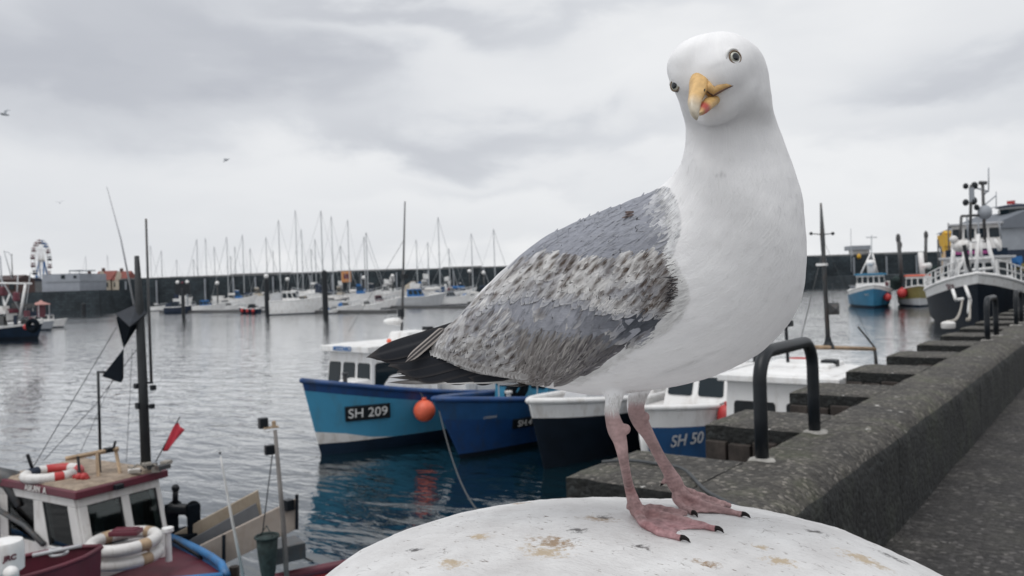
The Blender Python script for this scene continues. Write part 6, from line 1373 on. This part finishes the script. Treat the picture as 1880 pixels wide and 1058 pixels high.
def feather(F, p, d, L, Wd, col, lift0=.0004, lift1=.0022, nu=10, nvv=6, follow=True, n0=None, point=.5, camber=.12, seed=None, curve=0):
    fr = random.random()*100 if seed is None else seed
    hq = BV.find_nearest(p); n = n0 or hq[1]; q = Vector(p); d = (d-n*d.dot(n)).normalized(); spine = []
    for i in range(nu+1):
        spine.append((q.copy(), n.copy(), d.copy())); q = q+d*(L/nu)
        if curve: d = (d+n.cross(d)*curve/nu).normalized()
        if follow:
            h = BV.find_nearest(q)
            if h[0] is not None and h[3] < .03: q = h[0]; n = (n*.4+h[1]*.6).normalized(); d = (d-n*d.dot(n)).normalized()
    o = len(F.v)
    for i, (q, n, d) in enumerate(spine):
        u = i/nu; s_ = d.cross(n).normalized()
        w_ = Wd/2*min(1, (u/.10+.25))*max(.10 if not follow else 0, (1-max(0, (u-point)/(1-point))**2.4)**.6)
        for j in range(nvv+1):
            v = 2*j/nvv-1
            rag = (noise.noise(Vector((v*5+fr, fr, i*.3)))*.10*L if i == nu and follow else 0)
            F.v.append(tuple(q+s_*(w_*v)+n*(lift0+(lift1-lift0)*u-camber*w_*v*v)+d*(rag-.05*L*v*v*u)))
            F.c.append(col(u, v, fr, F.v[-1]) if getattr(col, 'wp', 0) else col(u, v, fr)); F.uv.append((u*L/.02, v*w_/.01+fr*7))
    k = nvv+1
    for i in range(nu):
        for j in range(nvv): F.f.append((o+i*k+j, o+i*k+j+1, o+(i+1)*k+j+1, o+(i+1)*k+j))
def mixc(a, b_, t): return tuple(x*(1-t)+y*t for x, y in zip(a, b_))
def nse(u, v, f, s_=3.0): return noise.noise(Vector((u*s_+f, v*1.3+f*.7, f)))
def clamp01(x): return max(0., min(1., x))
def c_mantle(b_):
    def g(u, v, f):
        c = mixc(b_, (.40, .40, .42), clamp01((u-.8)*2.0)*.45); k = 1+.10*nse(u, v, f)-(.10 if abs(v) < .15 else 0)+.05*math.sin(f*9); return tuple(x*k for x in c)
    return g
def c_mott(b_, dk, amt, edge=(.60, .585, .57)):
    def g(u, v, f):
        k = amt*(.35+.65*abs(math.sin(f*13.7)))
        t = math.exp(-((u-.62-.12*math.sin(f*3))/.20)**2)*math.exp(-(v/(.55+.3*math.sin(f*7)))**2)
        t = clamp01((t+.75*nse(u*1.4, v*1.6, f, 4))*1.7*k); t2 = math.exp(-(v/.12)**2)*clamp01((u-.3)*2)*.45*amt
        c = mixc(b_, edge, clamp01((u-.55)*2.2)*.8); c = mixc(c, dk, clamp01(max(t, t2))); k2 = 1+.12*nse(u, v, f+5, 5); return tuple(x*k2 for x in c)
    return g
def c_sec(b_, dk, edge):
    def g(u, v, f):
        c = mixc(b_, dk, clamp01(.25+.9*nse(u*1.3, v, f, 4)+.25*math.sin(f*5)))
        c = mixc(c, edge, clamp01((abs(v)-.62)*2.4)*(.75 if v > 0 else .35)); c = mixc(c, (.05, .045, .045), .5*math.exp(-(v/.07)**2)); c = mixc(c, edge, clamp01((u-.9)*9)*.7)
        return c
    return g
BRN_ = (.085, .065, .055); GRY = (.275, .287, .325); GRY2 = (.315, .325, .365); PALE = (.58, .57, .565)
def dirpx(a): return (-math.cos(math.radians(a)), math.sin(math.radians(a)))
def dir3(px, py, a):
    dx_, dy_ = dirpx(a); return CR*dx_-CU*dy_
COVT = np.array([(958, 470), (1000, 462), (1060, 468), (1130, 470), (1200, 455), (1222, 462), (1238, 500), (1244, 532), (1230, 570), (1160, 573), (1100, 556), (1040, 545), (980, 540), (925, 540), (870, 578), (820, 612), (792, 625), (835, 585), (890, 530)], float)
TERT = np.array([(792, 620), (870, 578), (930, 563), (960, 600), (960, 650), (975, 702), (950, 700), (880, 690), (830, 668), (784, 640)], float)
GREYC = np.array([(872, 578), (915, 545), (980, 530), (1040, 538), (1160, 572), (1230, 570), (1205, 600), (1150, 632), (1080, 622), (1000, 614), (950, 612), (905, 600)], float)
SECO = np.array([(950, 600), (1080, 615), (1155, 628), (1095, 668), (1050, 695), (1000, 704), (960, 702), (945, 660)], float)
MANT = np.array([(1215, 343), (1150, 370), (1060, 400), (1000, 426), (955, 466), (1000, 470), (1060, 478), (1130, 480), (1205, 466), (1234, 436), (1232, 392)], float)
def inpoly(x, y, poly, m_=0): return sdpoly(np.array([[x, y]], float), poly)[0] > m_
BL_ = []; random.seed(31)
from mathutils.kdtree import KDTree as KT_
def put_blots(poly, n_q, dmin, str_):
    x0, y0 = poly.min(0); x1, y1 = poly.max(0); k = 0
    for _ in range(n_q*30):
        x_, y_ = random.uniform(x0, x1), random.uniform(y0, y1)
        if inpoly(x_, y_, poly, 2) and all((x_-q[0])**2+((y_-q[1])*1.5)**2 > dmin**2 for q in BL_): BL_.append((x_, y_, random.uniform(.55, 1)*str_, random.uniform(8, 15), random.uniform(3.2, 6))); k += 1
        if k >= n_q: break
put_blots(np.array([(960, 466), (1200, 458), (1240, 500), (1236, 520), (1150, 505), (1000, 500), (930, 500)], float), 70, 15, 1.0)
put_blots(np.array([(1170, 480), (1240, 500), (1240, 570), (1180, 568)], float), 26, 11, 1.0)
put_blots(COVT, 75, 19, .8); put_blots(TERT, 62, 16, .85); put_blots(SECO, 34, 16, .5)
bk = KT_(len(BL_)); [bk.insert((q[0], q[1], 0), i) for i, q in enumerate(BL_)]; bk.balance()
def blot(x_, y_, ang):
    ca, sa = math.cos(math.radians(ang)), math.sin(math.radians(ang)); v = 0
    for (co, i, d) in bk.find_range((x_, y_, 0), 30):
        q = BL_[i]; a_l = -(x_-q[0])*ca+(y_-q[1])*sa; a_c = (x_-q[0])*sa+(y_-q[1])*ca; v = max(v, q[2]*math.exp(-(a_l/q[3])**2-(a_c/q[4])**2))
    return v
def c_cov(base, ang, edge=(.66, .655, .65), k=1.35):
    def g(u, v, f, w_):
        q = proj(np.array([w_]))[0]; ed = max(clamp01((abs(v)-.62)*2.6), clamp01((u-.86)*7))
        b_ = clamp01(blot(q[0], q[1], ang)*k-.08+.25*nse(u*1.5, v*2, f, 4)*(1 if u > .3 else .4))
        c = mixc(base, edge, ed*.65); c = mixc(c, mixc((.055, .042, .036), (.12, .095, .08), abs(math.sin(f*3))), b_*(1-.55*ed)); c = mixc(c, (.12, .10, .09), clamp01((q[0]-1200)/45)*.6)
        kk = 1+.10*nse(u, v*2, f+5, 5)-(.12 if abs(v) < .09 else 0); return tuple(x*kk for x in c)
    g.wp = 1; return g
def base_at(x, y, rr_=.12):
    c = mixc((.64, .635, .63), (.36, .365, .395), clamp01((.5+1.3*noise.noise(Vector((x/45, y/30, 2.2))))*1.3-.35+random.uniform(-rr_, rr_)))
    return mixc(c, GRY2, clamp01((sdpoly(np.array([[x, y]], float), GREYC)[0]+26)/26+random.uniform(-.3, .3))*.85)
WF = FM(); random.seed(11)
def rows_fill(poly, sx, sy, ang, L, Wd, col, m_=0, jit=.3, lift1=.0022, camber=.12, point=.5):
    x0, y0 = poly.min(0); x1, y1 = poly.max(0); r0 = 0; y = y0
    while y < y1+sy:
        x = x0+(r0 % 2)*sx/2
        while x < x1+sx:
            qx, qy = x+random.uniform(-jit, jit)*sx, y+random.uniform(-jit, jit)*sy
            if inpoly(qx, qy, poly, m_):
                a = ang(qx, qy) if callable(ang) else ang
                p, n = hit(qx, qy)
                if p is not None:
                    d_ = dep_of(p); k = d_/FPX; l_ = (L(qx, qy) if callable(L) else L)*k*random.uniform(.85, 1.15)
                    dd = dir3(qx, qy, a+random.uniform(-7, 7)); st = p
                    c = col(qx, qy) if col.__code__.co_argcount == 2 else col
                    feather(WF, st-dd*l_*.35, dd, l_, Wd*k*random.uniform(.85, 1.15), c, lift1=lift1, camber=camber, point=point)
            x += sx
        y += sy; r0 += 1
# long flight feathers first, small coverts later: front rows lie over hind ones
def sec_col(x, y):
    t = clamp01((x-960)/200); return c_sec(mixc((.33, .31, .30), (.12, .12, .14), t), mixc((.13, .11, .10), (.05, .05, .06), t), mixc((.52, .50, .48), (.24, .24, .26), t))
rows_fill(SECO, 11, 22, lambda x, y: 57-.05*(x-1000), lambda x, y: 95-.28*max(0, x-1020), 18, sec_col, m_=-2, lift1=.0016, camber=.16, point=.72)
rows_fill(TERT, 11, 14, lambda x, y: 37+.06*(x-800), 64, 19, lambda x, y: c_cov(base_at(x, y), 40), lift1=.0018, point=.6, camber=.08)
rows_fill(GREYC, 20, 20, lambda x, y: 52-.03*(x-1000), 78, 34, lambda x, y: c_mantle(mixc(GRY2, (.085, .093, .112), clamp01((x-1060)/110))) if random.random() < .8 else c_mott(GRY2, BRN_, .5), lift1=.0007, point=.6, camber=.03)
def cov_col(x, y):
    if x > 1195: return c_mott((.26, .24, .23), (.06, .05, .047), .85, (.40, .37, .35))
    if x < 960 and y > 535 and random.random() < .5: return c_mantle((.34, .34, .37))
    if 545 < y and random.random() < .45: return c_mantle((.33, .335, .36))
    return c_mott(mixc(PALE, (.40, .39, .39), random.random()), mixc(BRN_, (.13, .10, .085), random.random()), .35 if random.random() < .6 else .15)
rows_fill(COVT, 10, 13, lambda x, y: 46 if x > 950 else 40, 48, 17, lambda x, y: c_cov(base_at(x, y), 46), lift1=.0017, camber=.08, jit=.4, point=.5)
rows_fill(MANT, 14, 10, lambda x, y: 30+.04*(1200-x), 60, 30, lambda x, y: c_mantle(mixc(mixc(GRY, (.25, .262, .30), random.random()), (.60, .605, .62), clamp01((x-1196-.12*max(0, y-343))/26)*.85)), lift1=.0007, camber=.03)
# tuft on the mantle
p, n = hit(1160, 394)
for i in range(7):
    feather(WF, p+CR*random.uniform(-.003, .003)+CU*random.uniform(-.002, .003), dir3(1160, 394, 10+random.uniform(-40, 60)), .007, .003, c_mott((.12, .09, .085), (.05, .04, .04), .8, (.2, .15, .14)), lift1=.004)
# scalloped pale edge along the hind border
EDGE = [(782, 634), (790, 645), (812, 655), (835, 664), (858, 674), (882, 684), (905, 690), (930, 695), (955, 699)]
for i in range(30):
    t = i/29*(len(EDGE)-1); k = min(len(EDGE)-2, int(t)); x_, y_ = (lerp(EDGE[k][0], EDGE[k+1][0], t-k), lerp(EDGE[k][1], EDGE[k+1][1], t-k))
    p, n = hit(x_+16, y_-16)
    if p is not None:
        d = dep_of(p)/FPX; feather(WF, p, dir3(x_, y_, 42+i*.4), 32*d, 19*d, c_mott((.40, .39, .385), (.10, .085, .08), .55, (.72, .72, .72)), lift1=.004, point=.55, camber=.2)
wing = WF.build('wing_coverts', True)
# primaries: black, beyond the body
PF = FM(); random.seed(2)
def c_prim(u, v, f):
    c = (.011, .013, .018); c = mixc(c, (.07, .06, .055), clamp01((u-.86)*5)); c = mixc(c, (.05, .045, .045), clamp01((abs(v)-.75)*3)*.7); c = mixc(c, (.05, .05, .055), .6*math.exp(-(v/.06)**2)); return c
PR = [((862, 600), (659, 652), 40, .848, .846), ((872, 612), (676, 655), 40, .846, .842), ((880, 628), (700, 668), 44, .843, .840), ((890, 640), (718, 680), 46, .840, .838), ((905, 652), (745, 690), 46, .837, .836), ((925, 662), (800, 693), 46, .833, .834), ((940, 672), (858, 694), 44, .829, .832), ((915, 655), (768, 684), 50, .836, .838), ((890, 640), (735, 672), 44, .842, .842)]
for i, (a, c, wd_, d0, d1) in enumerate(PR):
    A, Bq = P(*a, d0-.016), P(*c, d1-.012); d = Bq-A; n = (-GN+Vector((0, 0, .35))).normalized()
    feather(PF, A, d, d.length, wd_*.00057, c_prim, 0, 0, 22, 8, False, n, .62, .10, curve=-.06)
A, Bq = P(815, 604, .835), P(742, 664, .832)
feather(PF, A, Bq-A, (Bq-A).length, .010, lambda u, v, f: (.32, .29, .27) if abs(v) > .6 or abs(v) < .1 else (.035, .033, .036), 0, .001, 14, 8, False, (-GN+Vector((0, 0, .35))).normalized(), .7, .15)
PF.build('primary_feathers', True)
# tail: pale below, blackish streaked tip
TF = FM()
def c_tail(u, v, f):
    c = (.46, .455, .45); t = clamp01((u-.52)*4.0+1.0*nse(u*.4, v*4, f, 3)); return mixc(c, (.05, .045, .045), t*.9)
for i in range(4):
    A, Bq = P(985-6*i, 684+i*2.2, .835+.004*i), P(731+abs(i-2)*8, 706-i*1.6, .855+.010*i); d = Bq-A
    feather(TF, A, d, d.length, .0062, c_tail, 0, 0, 20, 6, False, (-GN*.5+Vector((0, 0, -.4))).normalized(), .75, .08)
TF.build('tail_feathers', True)
# loose white filaments: soft edge of neck, breast and belly, tufts over the front of the wing
HFm = FM(); tri = []
me.calc_loop_triangles(); random.seed(9)
cand = np.nonzero((sdw < 4) & (torso > .6) & (npx[:, 1] > 60))[0]; cand = rng.choice(cand, 2200)
def strand(p, n, d, L, w_, tilt, c):
    d = (d-n*d.dot(n)).normalized(); s_ = d.cross(n).normalized()*w_/2; o = len(HFm.v)
    q1 = p+d*L*.5+n*(L*tilt*.42); q2 = p+d*L+n*(L*tilt*.75)
    for v in (p-s_-n*.0004, p+s_-n*.0004, q1-s_*.8, q1+s_*.8, q2): HFm.v.append(tuple(v)); HFm.c.append(c); HFm.n.append(tuple(n))
    HFm.f += [(o, o+1, o+3, o+2), (o+2, o+3, o+4)]
hb_ = np.array(P(1300, 165, .66))
for i in cand:
    p = Vector(V[i]); n = Vector(NV[i]); d = Vector(-tang_[idx[i]])
    if npx[i, 1] < 215:
        d = (Vector(p)-Vector(hb_)); 
        if npx[i, 1] < 170 or np.linalg.norm(V[i]-hb_) < .045: continue
        L_ = random.uniform(.003, .006); tl = .05
    else: L_ = random.uniform(.006, .011); tl = .025
    d = d+Vector((random.uniform(-.2, .2),)*1+(random.uniform(-.2, .2), random.uniform(-.2, .2))); g = random.uniform(.74, .82)
    strand(p, n, d, L_, random.uniform(.0004, .0008), tl*random.uniform(.5, 1.3), (g, g, g*1.005))
fr_line = [(1216, 462), (1232, 490), (1246, 520), (1250, 545), (1236, 575), (1205, 603), (1150, 637), (1098, 674), (1050, 700)]
for q in range(950):
    t = random.random()**1.15*(len(fr_line)-1); k = min(len(fr_line)-2, int(t)); f = t-k
    x_ = lerp(fr_line[k][0], fr_line[k+1][0], f)+random.uniform(2, 22); y_ = lerp(fr_line[k][1], fr_line[k+1][1], f)+random.uniform(-2, 9)
    p, n = hit(x_, y_)
    if p is None: continue
    big = 1 if k < 4 else .55
    a = random.uniform(8, 40) if k < 4 else random.uniform(20, 45); g = random.uniform(.66, .8)
    strand(p, n, dir3(x_, y_, a), random.uniform(.010, .019)*big, random.uniform(.0005, .0011), random.uniform(.18, .34)*big, (g, g, g))
WS = FM(); HB, HFm = HFm, WS
for (poly, n_q, ang_) in ((COVT, 1500, 46), (TERT, 800, 40), (SECO, 600, 56), (GREYC, 260, 52), (MANT, 260, 32)):
    x0, y0 = poly.min(0); x1, y1 = poly.max(0); k = 0
    while k < n_q:
        x_, y_ = random.uniform(x0, x1), random.uniform(y0, y1)
        if not inpoly(x_, y_, poly): continue
        k += 1; p, n = hit(x_, y_)
        if p is None: continue
        a = ang_+random.uniform(-12, 12); c_a, s_a = math.cos(math.radians(ang_)), math.sin(math.radians(ang_))
        al_, ac_ = -x_*c_a+y_*s_a, x_*s_a+y_*c_a
        nn = noise.noise(Vector((al_/17, ac_/5.2, 3.3)))*.85+.6*noise.noise(Vector((al_/9, ac_/3, 9.1)))+.16*math.sin(y_/6.5+x_/60+3*noise.noise(Vector((x_/40, y_/40, 0))))
        if poly is MANT: c = mixc(GRY, (.33, .34, .37), random.random())
        elif poly is GREYC: c = mixc((.20, .21, .24), (.40, .41, .44), random.random()); c = mixc(c, (.08, .088, .105), clamp01((x_-1050)/120)*.95)
        else:
            bl_ = blot(x_-c_a*7, y_+s_a*7, ang_); gz = clamp01(.5+1.3*noise.noise(Vector((x_/45, y_/30, 2.2))))
            if poly is SECO: c = mixc(mixc((.46, .44, .425), (.27, .26, .255), clamp01(.5-nn)), (.085, .075, .07), bl_); c = mixc(c, (.085, .085, .095), clamp01((x_-1060)/110))
            else: c = mixc(mixc((.68, .67, .665), (.38, .385, .415), clamp01(gz*1.3-.35+random.uniform(-.1, .1))), mixc((.05, .038, .032), (.12, .09, .075), random.random()), clamp01(bl_*1.6-.1)); c = mixc(c, (.12, .10, .09), clamp01((x_-1200)/45)*.6)
        strand(p+n*.0014, n, dir3(x_, y_, a), random.uniform(.005, .011)*(.8 if poly is MANT else 1), random.uniform(.0004, .0010), .09, c)
wf_ = HFm.build('wing_filaments', False, colmat('wing_filaments', .8, None, .1)); HFm = HB
for q in range(520):
    ml = [(1213, 343), (1226, 362), (1234, 392), (1235, 415), (1230, 440), (1222, 462)]; t = random.random()*5; k = min(4, int(t)); f = t-k
    x_ = lerp(ml[k][0], ml[k+1][0], f)+random.uniform(-9, 16); y_ = lerp(ml[k][1], ml[k+1][1], f)+random.uniform(-4, 4); p, n = hit(x_, y_)
    if p is None: continue
    e__ = clamp01((x_-lerp(ml[k][0], ml[k+1][0], f)+9)/18+random.uniform(-.25, .25)); g = .42+.36*e__; strand(p+n*.0009, n, dir3(x_, y_, random.uniform(22, 50)), random.uniform(.006, .012), random.uniform(.0004, .0009), .05, (g, g*1.01, g*1.03))
for q in range(420):
    near = q % 2; x_ = random.uniform(1110, 1150) if near else random.uniform(1152, 1194); y_ = random.uniform(715, 752 if near else 732); p, n = hit(x_, y_)
    if p is None: continue
    g = random.uniform(.55, .74); strand(p, n, dir3(x_, y_, random.uniform(70, 115)), random.uniform(.005, .010), random.uniform(.0004, .0008), .10, (g, g*.99, g*.98))
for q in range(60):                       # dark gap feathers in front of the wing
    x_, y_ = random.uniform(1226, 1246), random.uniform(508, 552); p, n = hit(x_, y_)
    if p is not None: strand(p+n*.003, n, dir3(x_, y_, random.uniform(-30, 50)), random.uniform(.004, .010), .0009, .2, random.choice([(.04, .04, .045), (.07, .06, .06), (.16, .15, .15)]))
HFm.build('loose_plumage', False, colmat('loose_plumage', .8, None, .1))
# ---- eyes
def eye(px, py, gaze, r_):
    h, n = hit(px, py); n = gaze.normalized(); c = h-n*r_*.70
    vs = []; fs = []; cs = []; nu, nvv = 20, 28
    s_ = n.orthogonal().normalized(); t_ = n.cross(s_)
    for i in range(nu+1):
        a = math.pi*.62*i/nu
        for j in range(nvv):
            b_ = 2*math.pi*j/nvv; vs.append(tuple(c+(n*math.cos(a)+(s_*math.cos(b_)+t_*math.sin(b_))*math.sin(a))*r_))
            k = math.sin(a)
            cs.append((.004, .007, .012) if a < .50 else mixc((.30, .31, .28), (.50, .50, .43), clamp01((a-.52)*5)) if a < .93 else (.06, .05, .04))
    for i in range(nu):
        for j in range(nvv): fs.append((i*nvv+j, i*nvv+(j+1) % nvv, (i+1)*nvv+(j+1) % nvv, (i+1)*nvv+j))
    F = FM(); F.v, F.f, F.c = vs, fs, cs; e_ = F.build('eye', False, EYEM)
    mb = MB(); R = Matrix((s_, t_, n)).transposed(); mb.torus(c+n*r_*.66, r_*.86, r_*.105, 30, 8, R); mb.build('eye_ring', paint('eye_ring_skin', (.16, .11, .07), .5, .25, 300), e_, smooth=True)
    mb = MB(); cc = c+n*r_*.44; pts_ = []
    upv = (HU-n*HU.dot(n)).normalized(); sd_ = n.cross(upv)
    for i in range(11):
        a = math.radians(20+140*i/10); pts_.append(cc+(sd_*math.cos(a)+upv*math.sin(a))*r_*1.2)
    mb.tube(pts_, [r_*.22*math.sin(math.pi*(i+.6)/11.2)+.0003 for i in range(11)], 8); mb.build('eyelid', WHT, e_, smooth=True)
WHT = paint('white_eyelid', (.72, .72, .72), .8, .05, 100)
eye(1350, 105, cv(.30, .10, 1).normalized(), .0062)
eye(1239, 157, cv(-.78, -.05, .62).normalized(), .0056)
# ---- bill
b0 = P(1291, 159, .667); b1 = P(1271, 206, .630); l0_ = P(1313, 178, .672); l1_ = P(1278, 206, .632)
bf = (b1-b0).normalized(); bs = (HS-bf*HS.dot(bf)).normalized(); bu = bf.cross(bs); bu = bu if bu.dot(HU) > 0 else -bu; BL = (b1-b0).length
def billmesh(name, prof, colf, o0=b0, o1=b1):
    """prof: u, top, bottom, half width (m); section is a rounded wedge"""
    f = (o1-o0).normalized(); L_ = (o1-o0).length; s_ = (HS-f*HS.dot(f)).normalized(); up = f.cross(s_); up = up if up.dot(HU) > 0 else -up
    F = FM(); pr = crom(prof, 4); n = 18
    for (u, tp, bo_, hw_) in pr:
        for j in range(n):
            a = 2*math.pi*j/n; cx, sy_ = math.cos(a), math.sin(a)
            z = (tp+bo_)/2+(tp-bo_)/2*(abs(sy_)**.9)*(1 if sy_ > 0 else -1); x = hw_*(abs(cx)**.8)*(1 if cx > 0 else -1)*(1-.35*max(0, sy_))
            F.v.append(tuple(o0+f*(u*L_)+up*z+s_*x)); F.c.append(colf(u, j/n, z, x))
    for i in range(len(pr)-1):
        for j in range(n): F.f.append((i*n+j, i*n+(j+1) % n, (i+1)*n+(j+1) % n, (i+1)*n+j))
    F.f.append(tuple((len(pr)-1)*n+j for j in range(n))); return F.build(name, False, HORN)
YL = (.62, .40, .16)
def cup(u, a, z, x):
    c = mixc((.60, .38, .15), YL, clamp01(u*2.5)); c = mixc(c, (.52, .47, .38), clamp01((u-.62)*3.4)); k = 1+.2*noise.noise(Vector((u*6, z*300, x*300))); return tuple(q*k for q in c)
def clo(u, a, z, x):
    t = clamp01(1-abs(u-.74)/.17); c = mixc(YL, (.42, .06, .045), clamp01(t*1.5)); c = mixc(c, (.5, .42, .3), clamp01((u-.9)*8)); return c
billmesh('upper_mandible', [(-.25, .0165, -.003, .0105), (0, .0145, -.0025, .0097), (.25, .0112, -.0022, .0082), (.5, .0090, -.0025, .0068), (.72, .0080, -.0034, .0056), (.88, .0052, -.0056, .0040), (.97, .0016, -.0070, .0028), (1.01, -.0030, -.0076, .0012)], cup)
billmesh('lower_mandible', [(-.3, .0048, -.0070, .0076), (0, .0046, -.0064, .0068), (.3, .0042, -.0058, .0058), (.6, .0036, -.0060, .0048), (.8, .0024, -.0054, .0040), (.94, -.0004, -.0034, .0022), (1.0, -.0012, -.0020, .0009)], clo, l0_, l1_)
# gape: fleshy yellow corner of the mouth running back along the cheek
FG = MB()
gp = [(1294, 176), (1307, 170), (1320, 163.5), (1334, 159), (1347, 157)]
pp = []
for i, (x_, y_) in enumerate(gp):
    h, n = hit(x_, y_); tq = P(x_, y_, .655); pp.append(h-n*.0012 if h is not None else tq)
pp[0] = b0+bf*(.22*BL)+bs*.0052+bu*.0025
FG.tube(pp, [.0054, .0050, .0041, .0028, .0009], 10); FG.tube([b0+bf*(.05*BL)+bs*.0058+bu*.0062, lerp(pp[1], pp[2], .4)+UP0*.0012, lerp(pp[2], pp[3], .6)+UP0*.0004], [.0042, .0036, .0020], 8); FG.build('gape', paint('gape_skin', (.56, .35, .14), .5, .2, 200), G, smooth=True, loc=-gbase)
FG = MB(); FG.tube([p-UP0*k*.85-FWD0*k*.62 for p, k in zip(pp, (.0046, .0047, .0041, .0027, .0008))], [.0006, .0009, .0009, .0008, .0005], 6); FG.build('mouth_line', paint('mouth_line', (.10, .05, .035), .6), G, smooth=True, loc=-gbase)
mb = MB(); c = b0+bf*(.42*BL)+bu*.0030+bs*.0064; R = Matrix((bf, bu, bs)).transposed(); mb.ball((0, 0, 0), 1, 10); mb.v = [tuple(c+R @ Vector((x_*.0030, y_*.0010, z_*.0012))) for x_, y_, z_ in mb.v]; mb.build('nostril', BLK, G, smooth=True, loc=-gbase)
